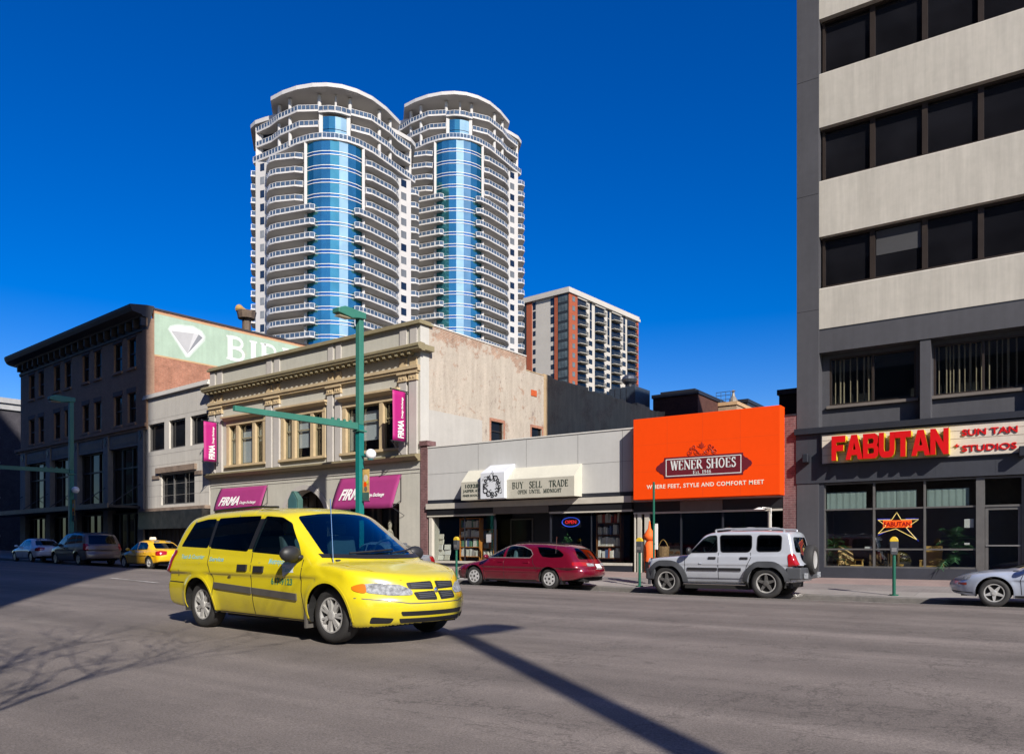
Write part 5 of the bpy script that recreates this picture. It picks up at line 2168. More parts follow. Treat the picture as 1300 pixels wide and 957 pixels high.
# building across the side street, seen past the corner
nb_x, nb_y = FD.w(-62, 0)
nav = thing('brick_building', 'dark navy brick building with pale roof edge beyond the side street at far left', 'building', (nb_x, nb_y, 0), FD.rot)
NZ = FD.side(10, 506, -44.5)[1]
nbm = mk_brick('navy_brick', (.060, .056, .066), (.050, .046, .058), (.05, .05, .05))
g = MB()
g.box(0, 17.5, 0, 40, -.3, NZ - 1.1)
g.build('wall', nbm, nav)
g = MB()
g.box(-.2, 17.9, -.4, 40.2, NZ - .5, NZ)
g.box(-.1, 17.7, -.2, 40.1, NZ - 1.1, NZ - .502)
g.build('roof_edge', mk('pale_roof_edge', (.34, .34, .34), .7, .1), nav)
for k in range(9):
    for z in (2.5, 6.2, 9.6):
        if z + 2.3 < NZ - 1.2:
            g = MB()
            y = 1.5 + k * 4
            g.box(17.501, 17.52, y, y + 1.6, z, z + 2.2)
            w = g.build('window', M['pane'], nav)
            f = MB()
            f.box(17.501, 17.58, y - .12, y + 1.72, z - .2, z - .002)
            f.box(17.501, 17.56, y - .1, y + 1.7, z + 2.202, z + 2.4)
            f.build('sill', mk('pale_sill', (.36, .36, .37), .7, .1) if 'pale_sill' not in bpy.data.materials else bpy.data.materials['pale_sill'], w)

# ------------------------------------------------------------------ roofs behind the shops
# long dark party building behind the bookshop
qx, qy = FF.w(0, ys2 + .01)
tar = thing('warehouse', 'long windowless brick warehouse wall in shade behind the low bookshop', 'building', (qx, qy, 0), FF.rot)
g = MB()
g.box(-14, 0, 0, 36, -.3, 10.62)
g.build('wall', M['oldbrick2'], tar)
r = random.Random(12)
g = MB()
y = 0.0
while y < 36:
    w_ = r.uniform(.5, 1.3)
    h_ = r.choice([.10, .16, .22, .22, .28])
    g.box(-.34, .012, y, min(36, y + w_), 10.621, 10.62 + h_)
    y += w_ + .001
g.build('ragged_parapet', M['oldbrick2'], tar)
bb = Frame(0, 50, 0)


def far_box(name, part, label, cat, px0, px1, pytop, Y, depth, mat, roofmat=None, zb=-.3):
    f = Frame(0, Y, 0)
    x0, x1 = f.x(px0), f.x(px1)
    zt = f.z((px0 + px1) / 2, pytop)
    t = thing(name, label, cat, (x0, Y, 0))
    g = MB()
    g.box(0, x1 - x0, 0, depth, zb, zt)
    g.build(part, mat, t)
    g = MB()
    g.box(-.08, x1 - x0 + .08, -.08, depth + .08, zt + .002, zt + .25)
    g.build('parapet_cap', roofmat or M['charcoal'], t)
    return t, x1 - x0, zt


rb = mk_brick('maroon_brick', (.10, .042, .032), (.085, .036, .028), (.07, .04, .035))
t, w_, zt = far_box('brick_building', 'wall', 'maroon brick building just left of the orange sign top behind the shops', 'building', 829, 886, 503, 52, 16, rb)
g = MB()
g.box(w_ - 3.0, w_ - .4, .5, 4, zt + .252, zt + .5)
g.build('penthouse', M['charcoal'], t)
t, w_, zt = far_box('brick_building', 'wall', 'pale buff brick building showing above the middle of the orange sign', 'building', 886.5, 935, 516, 56, 14, mk_brick('buff_brick', (.40, .27, .17), (.36, .24, .15), (.40, .32, .24)), M['muraltan'])
g = MB()
for k in range(4):
    x = w_ * .45 + k * .36
    g.tube([(x, .2, zt + .25), (x, .2, zt + 1.05)], .025, 5)
for z in (.5, .8, 1.05):
    g.tube([(w_ * .45, .2, zt + z), (w_ * .45 + 1.08, .2, zt + z)], .025, 5)
g.build('roof_railing', mk('blue_rail', (.05, .11, .22), .5, .1), t)
t2 = thing('roof_vent', 'silver conical roof vent on the pale buff building', 'vent', (t.location.x + w_ * .80, 57, zt + .25))
g = MB()
g.lathe([(.3, 0), (.3, .3), (.14, .55), (.1, .75)], n=14)
g.build('cone', mk('zinc', (.28, .25, .21), .5, .1, metal=.4), t2)
g = MB()
g.lathe([(.08, .75), (.08, .9), (.18, .92), (.0, 1.05)], n=14)
g.build('cowl', mk('zinc_cap', (.28, .25, .21), .5, .1, metal=.4), t2)
far_box('roof_shed', 'wall', 'small black roof shed right of the pale buff building', 'shed', 936, 949, 511, 60, 6, M['charcoal'])
far_box('brick_building', 'wall', 'near black brick building squeezed between orange sign and office block', 'building', 989, 1022, 500, 38, 8, mk_brick('soot_brick', (.022, .014, .016), (.018, .012, .014), (.02, .016, .016)))
# blue-black plant box with a turbine vent on the warehouse roof
f = Frame(0, 50, 0)
y0, zb_ = FF.side(812, 512, 0)
ax, ay = FF.w(-1.6, y0 + 2)
pb_ = thing('plant_housing', 'blue black metal plant housing on the dark warehouse roof edge', 'plant housing', (ax, ay, 10.62), FF.rot)
ht = EYE + .200 * (ax * -SA + ay * CA) - 10.62
g = MB()
g.box(-1.3, .75, -1.0, 1.2, 0, ht)
g.build('housing', mk('blue_black_metal', (.030, .042, .060), .5, .2), pb_, bevel=.03)
g = MB()
for k in range(4):
    g.box(-1.3 + .45 * k, -1.3 + .45 * k + .03, -1.02, -1.001, .1, ht - .1)
g.build('seam', M['charcoal'], pb_)
tv = thing('turbine_vent', 'round turbine vent on top of the blue black plant housing', 'vent', (ax - .25, ay, 10.62 + ht), FF.rot)
g = MB()
g.cyl((0, 0), .28, 0, .35, 12)
g.build('neck', M['charcoal'], tv)
g = MB()
g.lathe([(.30, .35), (.48, .5), (.55, .68), (.48, .86), (.28, 1.0), (0, 1.04)], n=16)
g.build('turbine', mk('dull_steel', (.10, .11, .13), .4, .2, metal=.6), tv)
# swan-neck cowl on the mural building roof
cy_, cz_ = FD.side(313, 415, DL + DW - 3)
cxw, cyw = FD.w(DL + DW - 3, cy_)
cv = thing('roof_cowl', 'rusty tilted exhaust cowl on the roof behind the mint mural', 'vent', (cxw, cyw, 15.6), FD.rot)
dist = -SA * cxw + CA * cyw
zz = lambda py: EYE + (694 - py) / 1000 * dist - 15.6
g = MB()
g.cyl((0, 0), .32, 0, zz(405), 12)
g.cyl((0, 0), .62, zz(405), zz(396), 12, r2=.72)
g.build('stack', mk('rust_brown_metal', (.12, .085, .06), .6, .3, 3), cv)
g = MB()
g.tube([(.1, 0, zz(397)), (-.55, 0, zz(391)), (-1.0, 0, zz(389))], [.18, .16, .34], 12)
g.build('cowl', mk('ochre_metal', (.40, .24, .08), .5, .2, 3), cv)
# ------------------------------------------------------------------ twin round-fronted towers
twall = mk('tower_white_concrete', (.50, .48, .46), .8, .04, .25)
tsoff = mk('tower_slab', (.52, .50, .475), .8, .04, .3)
trail = mk('white_rail', (.58, .58, .58), .5, .03)
trg = mk_pane('rail_glass', (.06, .095, .15), .05, .2)
tdark = mk_pane('tower_window', (.012, .022, .045), .06, .5, .3)


tblind = mk_pane('tower_blind_window', (.16, .17, .18), .15, .5, .3)


def mk_mirror(name, c, r=.05, metal=.85):
    m, t, p, out = _new(name)
    col = _mul(t, _rgb(t, c), _noise(t, .25, 2), .85, 1.15)
    t.links.new(col, p.inputs['Base Color'])
    p.inputs['Metallic'].default_value = metal
    p.inputs['Roughness'].default_value = r
    _bump(t, p, _noise(t, .22, 1), .02, .05)
    return m


tg = [mk_mirror('deep_blue_glass', (.05, .30, .36)), mk_mirror('blue_glass', (.11, .42, .47)), mk_mirror('mid_blue_glass', (.16, .32, .44), .06, .5), mk_mirror('sky_stripe_glass', (.29, .46, .57), .08, .2)]  # column tints imitate sky reflections; the palest is the bright stripe
tsp = [mk_mirror('deep_blue_spandrel', (.035, .20, .36)), mk_mirror('blue_spandrel', (.09, .32, .54)), mk_mirror('mid_blue_spandrel', (.16, .38, .58)), mk_mirror('sky_stripe_spandrel', (.22, .38, .48), .08, .2)]
FH = 2.99
ZBOT = 24


def rail(path, h=1.05, post=1.0, up=0.0):
    """white posts and rails with glass panels along a polyline [(x,y,z)...]"""
    g = MB()
    for (a, c) in zip(path[:-1], path[1:]):
        a, c = Vector(a), Vector(c)
        L = (c - a).length
        if L < .05:
            continue
        d = (c - a) / L
        nrm = Vector((-d.y, d.x, 0))
        def bar(p, q, w, z0, z1, mi):
            P = [p + nrm * w, q + nrm * w, q - nrm * w, p - nrm * w]
            g.prism([(v.x, v.y, v.z + z0) for v in P], (0, 0, z1 - z0), mi)
        bar(a, c, .05, h - .08, h, 0)
        bar(a, c, .04, .03, .10, 0)
        n = max(1, round(L / post))
        for k in range(n + 1):
            p = a + d * (L * k / n)
            bar(p - d * .035, p + d * .035, .055, .121, h - .101, 0)
        for k in range(n):
            p, q = a + d * (L * (k + .12) / n), a + d * (L * (k + .88) / n)
            bar(p, q, .01, .16, h - .14, 1)
    return g


def tower(name, label, X, Y, rot, ztop, seed, reflection_cols):
    r = random.Random(seed)
    t = thing(name, label, 'tower', (X, Y, 0), rot)
    T1 = ztop - 11.4
    nfl = int((T1 - ZBOT) / FH)
    RB = 7.88
    # body
    left = [(-6.1, 3.0), (-6.6, 5.2), (-15.2, 12.2), (-17.3, 13.6), (-17.7, 30)]
    right = [(6.1, 3.0), (6.6, 5.2), (14.9, 13.0), (17.5, 14.8), (18.4, 31)]
    g = MB()
    g.prism_z([(p[0], p[1]) for p in left][::-1][::-1] + [(18.4, 31)] + right[::-1][1:], 0, T1 - .3)
    g.build('wall', twall, t)
    g = MB()
    g.prism_z([(-17.0, 15), (-17.4, 30), (18.0, 31), (17.2, 16), (13.8, 14.2), (8, 9), (-7.5, 8.5), (-14, 13.5)], T1 - .3, T1 + 8.6)
    g.build('penthouse_wall', tdark, t)
    # curved curtain wall: seven facets
    nf = 7
    HA = 47.9
    ang = [-HA + 2 * HA * i / nf for i in range(nf + 1)]
    cp = [(RB * math.sin(R(a)), RB - RB * math.cos(R(a))) for a in ang]
    for i in range(nf):
        g = MB()
        for k in range(nfl + 1):
            z1 = T1 - .35 - k * FH
            (xa, ya), (xb, yb) = cp[i], cp[i + 1]
            j = r.uniform(-.006, .006)
            g.poly([(xa, ya, z1 - 2.3), (xb, yb + j, z1 - 2.3), (xb, yb - j, z1), (xa, ya, z1)], 0)
            g.poly([(xa, ya, z1 - FH), (xb, yb, z1 - FH), (xb, yb, z1 - 2.3), (xa, ya, z1 - 2.3)], 1)
        c = reflection_cols[i]
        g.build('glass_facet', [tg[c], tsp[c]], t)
    fl0 = None
    for k in range(nfl + 1):
        for dz in (0, 2.3):
            z = T1 - .35 - k * FH - dz
            if fl0:
                o = fl0.copy()
                link(o, t)
                o.location = (0, 0, z)
                continue
            g = MB()
            zz, z = z, 0
            for i in range(nf):
                (xa, ya), (xb, yb) = cp[i], cp[i + 1]
                s = 1.012
                A = (xa * s, RB - (RB - ya) * s)
                B = (xb * s, RB - (RB - yb) * s)
                g.prism([(A[0], A[1], z - .09), (B[0], B[1], z - .09), (xb * .99, RB - (RB - yb) * .99, z - .09), (xa * .99, RB - (RB - ya) * .99, z - .09)], (0, 0, .15))
            fl0 = g.build('floor_line', trail, t)
            fl0.location = (0, 0, zz)
    for sx in (-1, 1):
        g = MB()
        g.box(min(sx * 5.75, sx * 6.35), max(sx * 5.75, sx * 6.35), 2.2, 3.4, ZBOT, T1 - .3)
        g.build('bow_jamb', twall, t)
    # balconies
    up_l = [(-6.2, 3.9), (-6.7, 3.3), (-8.4, 3.3), (-12.5, 5.2), (-13.8, 6.4), (-14.5, 8.2), (-14.9, 11.6)]
    up_r = [(6.2, 3.9), (6.7, 3.4), (8.0, 3.7), (12.6, 7.8), (13.7, 9.4), (14.3, 11.0), (14.6, 12.4)]
    lo_l = [(-3.9, 1.4), (-4.2, .35), (-5.2, .15), (-8.4, 2.2), (-12.5, 4.9), (-13.8, 6.2), (-14.5, 8.2), (-14.9, 11.6)]
    lo_r = [(3.9, 1.4), (4.2, .35), (5.2, .2), (7.6, 2.0), (12.6, 7.3), (13.7, 9.0), (14.3, 11.0), (14.6, 12.4)]

    def balcony(path, z, wallpts):
        g = MB()
        pts = path + wallpts
        if sum(a[0] * b[1] - b[0] * a[1] for a, b in zip(pts, pts[1:] + pts[:1])) < 0:
            pts = pts[::-1]
        g.prism_z(pts, z - .26, z)
        o = g.build('balcony', tsoff, t)
        rl = rail([(p[0] * .992, p[1] + .05, z) for p in path], post=1.15)
        rl.build('railing', [trail, trg], o)
        return o
    protos = {}

    def put(key, path, z, wallpts):
        if key not in protos:
            protos[key] = balcony(path, 0.0, wallpts)
            protos[key].location = (0, 0, z)
        else:
            c = copy_tree(protos[key], t)
            c.location = (0, 0, z)
    for k in range(nfl):
        z = T1 - (k + 1) * FH - .2
        low = k >= 4
        put(('l', low), lo_l if low else up_l, z, [(-14.0, 12.0), (-6.4, 6)])
        put(('r', low), lo_r if low else up_r, z, [(13.8, 12.6), (6.4, 6)])
        put(('sl',), [(-17.2, 14.0), (-18.4, 14.0), (-18.4, 14.6), (-18.5, 17.6), (-18.1, 18.6), (-17.4, 18.6)], z, [(-17.2, 16)])
        put(('sr',), [(17.4, 15.2), (18.8, 15.2), (19.6, 16.0), (19.8, 20), (19.0, 21.5), (17.8, 21.5)], z, [(17.3, 17)])
    # windows of the wings, one pane per storey and bay
    def wing_panes(a, c, lo, hi, off, name):
        ax, ay = a
        bx, by = c
        L = math.hypot(bx - ax, by - ay)
        ux, uy = (bx - ax) / L, (by - ay) / L
        nx, ny = (uy, -ux)
        if ny > 0:
            nx, ny = -nx, -ny
        first = None
        lit = None
        for k in range(nfl):
            z = T1 - (k + 1) * FH - .2
            if first is None or (lit is None and k == 1):
                g = MB()
                p = [(ax + ux * L * q + nx * off, ay + uy * L * q + ny * off) for q in (lo, hi)]
                q_ = [(ax + ux * L * q + nx * .01, ay + uy * L * q + ny * .01) for q in (hi, lo)]
                g.prism_z(p + q_, .55 if 'slot' in name else .1, 2.2)
                o = g.build('window', tdark if first is None else tblind, t)
                o.location = (0, 0, z)
                if first is None:
                    first = o
                else:
                    lit = o
            else:
                o = (lit if r.random() < .35 else first).copy()
                link(o, t)
                o.location = (0, 0, z)
    wing_panes((-15.2, 12.2), (-17.3, 13.6), .05, .5, .03, 'slot')
    wing_panes((14.9, 13.0), (17.5, 14.8), .05, .55, .03, 'slot')
    wing_panes((-6.6, 5.2), (-15.2, 12.2), .10, .42, .03, 'door')
    wing_panes((-6.6, 5.2), (-15.2, 12.2), .55, .90, .03, 'door')
    wing_panes((6.6, 5.2), (14.9, 13.0), .10, .42, .03, 'door')
    wing_panes((6.6, 5.2), (14.9, 13.0), .55, .90, .03, 'door')
    # main terrace ring
    ring = [(-17.9, 14.4), (-15.6, 12.0), (-11.5, 7.6), (-8, 3.6), (-5.2, 1.3), (-2.6, .05), (0, -.35), (2.6, .05), (5.2, 1.3), (8.2, 3.8), (11.8, 8.0), (15.8, 12.8), (18.6, 16.0)]
    g = MB()
    g.prism_z(ring + [(17, 20), (-17, 19)], T1 - .34, T1)
    o = g.build('terrace', tsoff, t)
    rail([(p[0], p[1] + .1, T1) for p in ring], 1.15).build('railing', [trail, trg], o)
    # centre bay of the penthouse
    g = MB()
    hb = [(-2.5, 2.0), (-1.2, 1.45), (0.1, 1.3), (1.3, 1.5), (2.5, 2.0)]
    for i in range(4):
        (xa, ya), (xb, yb) = hb[i], hb[i + 1]
        for z0, z1, mi in ((T1 + .1, T1 + 1.4, 1), (T1 + 1.5, T1 + 2.6, 0), (T1 + 2.75, T1 + 5.4, 0)):
            g.poly([(xa, ya, z0), (xb, yb, z0), (xb, yb, z1), (xa, ya, z1)], mi + (2 if i >= 2 else 0))
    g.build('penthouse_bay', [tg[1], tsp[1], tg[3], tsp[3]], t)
    g = MB()
    g.box(-3.3, -2.5, 1.9, 7, T1, T1 + 6.0)
    g.box(2.5, 3.3, 1.9, 7, T1, T1 + 6.0)
    g.box(-2.5, 2.5, 2.2, 7, T1 + 5.4, T1 + 6.0)
    g.build('bay_jamb', twall, t)
    # stepped side terraces
    for nm, zz in (('t2', T1 + 3.3), ('t3', T1 + 6.6)):
        ext = .4 if nm == 't3' else 0
        for s in (-1, 1):
            pth = [(s * 3.3, 2.6), (s * 3.4, 1.6), (s * (7.4 + ext), 2.8), (s * (11.6 + ext), 7.2), (s * (13.6 + ext), 10.4), (s * (17.3), 14.0)]
            pts = pth + [(s * 16.5, 17), (s * 4, 9)]
            if s < 0:
                pass
            ar = sum(a[0] * b[1] - b[0] * a[1] for a, b in zip(pts, pts[1:] + pts[:1]))
            if ar < 0:
                pts = pts[::-1]
            g = MB()
            g.prism_z(pts, zz - .34, zz)
            o = g.build('terrace', tsoff, t)
            rail([(p[0], p[1] + .08, zz) for p in pth[1:]], 1.1).build('railing', [trail, trg], o)
    ctr = [(-3.4, 1.6), (-1.4, .9), (0, .75), (1.4, .9), (3.4, 1.6)]
    rail([(p[0], p[1], T1 + 6.3) for p in ctr], 1.1).build('railing', [trail, trg], t)
    g = MB()
    g.prism_z(ctr + [(3.4, 6), (-3.4, 6)], T1 + 6.0, T1 + 6.3)
    g.build('terrace', tsoff, t)
    for (x, y, z0, z1) in ((-3.2, 2.6, T1 + 6, ztop - 1.2), (3.2, 2.6, T1 + 6, ztop - 1.2), (-9.4, 5.6, T1, ztop - 1.2), (-11.8, 8.6, T1, ztop - 1.2), (9.6, 6.0, T1, ztop - 1.2), (12.2, 9.4, T1, ztop - 1.2), (0.2, 2.0, T1 + 6.3, ztop - 1.2), (-16.2, 14.2, T1, ztop - 3.4), (16.4, 15.2, T1, ztop - 3.4)):
        g = MB()
        g.cyl((x, y), .42 if abs(x) > 1 else .25, z0, z1, 12)
        g.build('column', twall, t, smooth=True)
    for s, (xo, yo) in ((-1, (-17.3, 13.9)), (1, (17.6, 15.2))):
        g = MB()
        g.box(min(xo, xo - s * 1.6), max(xo, xo - s * 1.6), yo, yo + 2.0, T1 - .3, T1 + 8)
        g.build('corner_pier', twall, t)
    roof = [(-13.6, 7.4), (-11, 4.4), (-8, 1.9), (-4.6, .1), (-1.5, -.75), (1.5, -.75), (4.6, .2), (8, 2.3), (11.2, 5.8), (14.4, 10.6), (14.6, 24), (-13.6, 24)]
    g = MB()
    g.prism_z(roof, ztop - .95, ztop - .12)
    g.build('roof', twall, t)
    for s in (-1, 1):
        pts = [(s * 12.5, 9.6), (s * 15.0, 11.4), (s * 17.4, 13.4), (s * 18.6, 15.6), (s * 18.8, 26), (s * 12.5, 26)]
        if s < 0:
            pts = pts[::-1]
        g = MB()
        g.prism_z(pts, ztop - 3.4, ztop - 2.5)
        g.build('side_roof', twall, t)
    return t


def at(px, t):
    d = ray(px)
    return d[0] * t, d[1] * t


X_, Y_ = at(425, 167)
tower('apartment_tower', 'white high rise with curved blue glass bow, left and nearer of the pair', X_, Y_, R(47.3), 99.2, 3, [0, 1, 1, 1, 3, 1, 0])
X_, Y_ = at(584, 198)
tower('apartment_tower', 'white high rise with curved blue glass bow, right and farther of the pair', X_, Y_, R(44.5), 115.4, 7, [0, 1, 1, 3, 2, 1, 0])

# ------------------------------------------------------------------ brick and beige apartment block
ax, ay = at(722, 250)
AF = Frame(ax, ay, -5)
apt = thing('apartment_block', 'tall red brick and beige apartment block with stacked balconies right of the white towers', 'building', (ax, ay, 0), AF.rot)
abg = mk('apartment_beige', (.47, .44, .39), .85, .05, .2)
ared = mk_brick('apartment_brick', (.34, .075, .035), (.30, .065, .03), (.30, .12, .07), var=.1)
adk = mk('apartment_dark_metal', (.020, .024, .026), .5, .2)
awin = mk_pane('apartment_pane', (.10, .125, .125), .08, .5, .3)
awin2 = mk_pane('apartment_dark_pane', (.015, .022, .03), .08, .5, .3)
aslab = mk('apartment_slab', (.36, .34, .29), .8, .05)
arail = mk('dark_rail', (.035, .04, .045), .5, .1)
ZT = 82.0
D_ = AF.side(810.5, 600, 0)[0]
def AY(px): return AF.side(px, 600, 0)[0]
def AXx(px): return AF.x(px)
LW = AXx(655)
g = MB()
g.box(LW, -.3, .3, D_, 0, ZT)
g.build('wall', abg, apt)
g = MB()
g.box(LW - .5, .6, -.6, D_ + .5, ZT, ZT + .9)
g.box(LW - .3, .3, -.3, D_ + .2, ZT + .9, ZT + 1.8)
g.build('cornice', abg, apt)


def strip_x(px0, px1, mat, name, out=.0, z1=ZT - .02):
    g = MB()
    g.box(AXx(px0), AXx(px1), -out, .29, 0, z1)
    g.build(name, mat, apt)


def strip_y(px0, px1, mat, name, out=.0, z1=ZT - .02):
    g = MB()
    g.box(-.29, out, AY(px0), AY(px1), 0, z1)
    g.build(name, mat, apt)


strip_x(668.5, 675, ared, 'brick_strip', .05)
strip_x(704, 707.8, ared, 'brick_strip', .10)
strip_x(660, 668, adk, 'dark_strip', .0)
g = MB()
g.box(AXx(722), 0.02, -.12, .29, 0, ZT - .02)
strip_x(708.2, 721.5, adk, 'glass_bay', .04)
strip_y(722.3, 732.8, ared, 'brick_strip', .10)
strip_y(808.2, 810.4, ared, 'brick_strip', .10)
NF = 19
floors = [ZT - 3.0 - 3.0 * k for k in range(NF)]


def pane_x(px0, px1, dz0, dz1, mat, out, skip=lambda k: False, name='window'):
    first = None
    for k, z in enumerate(floors):
        if skip(k):
            continue
        if first is None:
            g = MB()
            g.box(AXx(px0), AXx(px1), -out - .04, -out - .001, dz0, dz1)
            first = g.build(name, mat, apt)
            first.location = (0, 0, z)
        else:
            o = first.copy()
            link(o, apt)
            o.location = (0, 0, z)


def pane_y(px0, px1, dz0, dz1, mat, out, skip=lambda k: False, name='window'):
    first = None
    for k, z in enumerate(floors):
        if skip(k):
            continue
        if first is None:
            g = MB()
            g.box(out + .001, out + .05, AY(px0), AY(px1), dz0, dz1)
            first = g.build(name, mat, apt)
            first.location = (0, 0, z)
        else:
            o = first.copy()
            link(o, apt)
            o.location = (0, 0, z)


for a, c in ((709, 712), (712.7, 716), (716.7, 720.3)):
    pane_x(a, c, .5, 2.6, awin, .04)
pane_x(675.8, 679.5, .2, 2.7, awin2, -.3, lambda k: k > 2)
pane_x(675.8, 679.3, .6, 2.2, awin2, -.3, lambda k: k <= 2)
pane_x(698.3, 703.2, .3, 2.6, awin2, -.3, lambda k: k > 2)
pane_x(698.5, 703.0, .6, 2.2, awin2, -.3, lambda k: k <= 2)
pane_x(660.5, 663.5, .6, 2.3, awin, .0)
pane_y(726.3, 729.6, .7, 2.3, awin, .10)
for a, c in ((749.5, 752.2), (772, 774.7), (792, 794.6)):
    pane_y(a, c, .15, 2.95, awin2, -.3, lambda k: k > 3)
    pane_y(a - 1, c + .6, .6, 2.2, awin2, -.3, lambda k: k <= 3)
for a, c in ((733.4, 744.6), (756, 767.6), (776.8, 788), (797, 807.8)):
    g = MB()
    g.box(-.32, -.285, AY(a), AY(c), 0, ZT - .6)
    g.build('balcony_recess', awin2, apt)
    first = None
    for k, z in enumerate(floors):
        if first is None:
            y0, y1 = AY(a) + .1, AY(c) - .1
            g = MB()
            g.prism_z([(-.284, y0), (1.0, y0), (1.5, (y0 + y1) / 2), (1.0, y1), (-.284, y1)], -.2, .0)
            first = g.build('balcony', aslab, apt)
            first.location = (0, 0, z)
            q = MB()
            path = [(.98, y0 + .06), (1.46, (y0 + y1) / 2), (.98, y1 - .06)]
            for p0, p1 in zip(path[:-1], path[1:]):
                q.tube([(p0[0], p0[1], 1.0), (p1[0], p1[1], 1.0)], .06, 5)
                for i in range(8):
                    u = i / 8
                    x, y = p0[0] + (p1[0] - p0[0]) * u, p0[1] + (p1[1] - p0[1]) * u
                    q.box(x - .03, x + .03, y - .03, y + .03, .0, 1.0)
            for y in (y0 + .06, y1 - .06):
                q.tube([(-.28, y, 1.0), (.98, y, 1.0)], .05, 5)
            q.build('railing', arail, first)
        else:
            c2 = copy_tree(first, apt)
            c2.location = (0, 0, z)
for a, c in ((733, 745), (755.6, 768), (776.5, 788.5)):
    g = MB()
    g.box(-.285, .2, AY(a), AY(c), ZT - .58, ZT - .02)
    g.build('eave', abg, apt)
# ------------------------------------------------------------------ street lamps
def lamp_post(label, x, y, zb, rot, arm=True, gl=True, H=10.25, az=0.0):
    """rot = 0: head and arm reach towards -y (over the carriageway)"""
    t = thing('street_lamp', label, 'street lamp', (x, y, zb), rot, 'square green street lamps')
    g = MB()
    g.box(-.12, .12, -.12, .12, 6.0, H)
    g.build('upper_pole', M['teal'], t, bevel=.02)
    g = MB()
    g.box(-.126, .126, -.126, .126, 0, 5.998)
    g.box(-.26, .26, -.26, .26, -.1, .35)
    g.build('lower_pole', M['teal2'], t, bevel=.02)
    g = MB()
    g.prism_x([(.18, H + .001), (.18, H + .26), (-.9, H + .30), (-1.25, H + .16), (-1.25, H - .02), (-.55, H - .10), (-.16, H - .02)], -.20, .20)
    hd = g.build('lamp_head', M['teal'], t, bevel=.03)
    g = MB()
    g.box(-.15, .15, -1.18, -.62, H - .13, H - .095)
    g.build('lens', M['lens'], hd)
    if arm:
        g = MB()
        vs = [(-.10, -.158, 5.80), (.10, -.158, 5.80), (.10, -.158, 6.06), (-.10, -.158, 6.06), (-.06, -5.75, 5.78), (.06, -5.75, 5.78), (.06, -5.75, 5.96), (-.06, -5.75, 5.96)]
        g.add(vs, [(3, 2, 1, 0), (4, 5, 6, 7), (0, 1, 5, 4), (1, 2, 6, 5), (2, 3, 7, 6), (3, 0, 4, 7)])
        g.box(-.2, .2, -.20, .20, 5.72, 5.78)
        a = g.build('arm', M['teal'], t)
        g = MB()
        for y in (-.5, -.8, -1.1, -1.4):
            g.box(-.03, .03, y - .05, y + .05, 6.05, 6.13)
        g.build('bolt', M['teal'], a)
    if gl:
        for sx in (1,):
            g = MB()
            g.tube([(sx * .155, 0, 4.75), (sx * .45, 0, 4.75)], .045, 8)
            g.cyl((sx * .62, 0), .12, 4.56, 4.62, 10)
            br = g.build('globe_bracket', M['teal2'], t)
            g = MB()
            g.sphere((sx * .64, 0, 4.78), .215, 18)
            g.build('globe', M['globe'], br, smooth=True)
        g = MB()
        g.tube([(.155, 0, 4.22), (.56, 0, 4.22)], .02, 6)
        g.tube([(.155, 0, 2.92), (.56, 0, 2.92)], .02, 6)
        br = g.build('banner_rod', M['charcoal'], t)
        g = MB()
        g.box(.18, .55, -.008, .008, 2.95, 4.20)
        bn = g.build('banner', mk('yellow_banner', (.52, .33, .10), .7, .35, 3.0) if 'yellow_banner' not in bpy.data.materials else bpy.data.materials['yellow_banner'], t)
        g = MB()
        g.box(.18, .55, -.012, -.0085, 2.95, 3.28)
        g.build('banner_foot', M['copper'], bn)
        for (x_, z_, rx, mt) in ((.36, 3.85, .12, M['cream']), (.33, 3.60, .09, M['orange']), (.42, 3.70, .08, mk('lime_print', (.55, .55, .06), .7, .1) if 'lime_print' not in bpy.data.materials else bpy.data.materials['lime_print']), (.36, 3.42, .09, M['brownpanel'])):
            g = MB()
            n = 12
            g.prism_y([(x_ + rx * math.cos(2 * math.pi * i / n), z_ + rx * 1.2 * math.sin(2 * math.pi * i / n)) for i in range(n)], -.0135 - .002 * rx * 10, -.0088)
            g.build('banner_print', mt, bn)
    return t


px_, py_ = -23.05, 22.62
lamp_post('tall green square street lamp with a long side arm in front of the magenta awnings', px_, py_, walk_z(px_, py_), FF.rot)
lx = FD.x(90.2, -4.35)
lp = FD.w(lx, -4.35)
lamp_post('tall green square street lamp in shade before the umber corner block', lp[0], lp[1], walk_z(*lp) - .55, FD.rot, H=10.1)
# one more on the photographer's side, out of the picture; leaned to steer its shadow across the road
lamp_post('added unseen green street lamp on the near kerb whose shadow crosses the road by the yellow van', 5.3, -.9, .1, R(180), arm=False, gl=False, H=11.9).rotation_euler.y = R(-13.5)


# ------------------------------------------------------------------ parking meters
def meter(label, px, group='green parking meters along the far kerb'):
    d = ray(px)
    t_ = 22.55 / d[1]
    x, y = d[0] * t_, d[1] * t_
    y = y + yfront(x) - 27
    t = thing('parking_meter', label, 'parking meter', (x, y, walk_z(x, y)), rnd.uniform(-.2, .2), group)
    g = MB()
    g.cyl((0, 0), .11, 0, .03, 14)
    g.cyl((0, 0), .042, .03, 1.06, 12)
    g.build('post', M['meter'], t, smooth=True)
    g = MB()
    g.prism_y([(-.075, 1.06), (.075, 1.06), (.10, 1.20), (.10, 1.40), (-.10, 1.40), (-.10, 1.20)], -.065, .065)
    hd = g.build('head', M['greyplastic'], t, bevel=.015)
    g = MB()
    g.box(-.06, .06, -.075, -.066, 1.14, 1.24)
    g.build('coin_plate', M['alu'], hd)
    g = MB()
    n = 14
    g.prism_y([(.105 * math.cos(math.pi * i / n), 1.402 + .13 * math.sin(math.pi * i / n)) for i in range(n + 1)], -.06, .06)
    g.build('dome', M['meteryellow'], hd, bevel=.012)
    return t


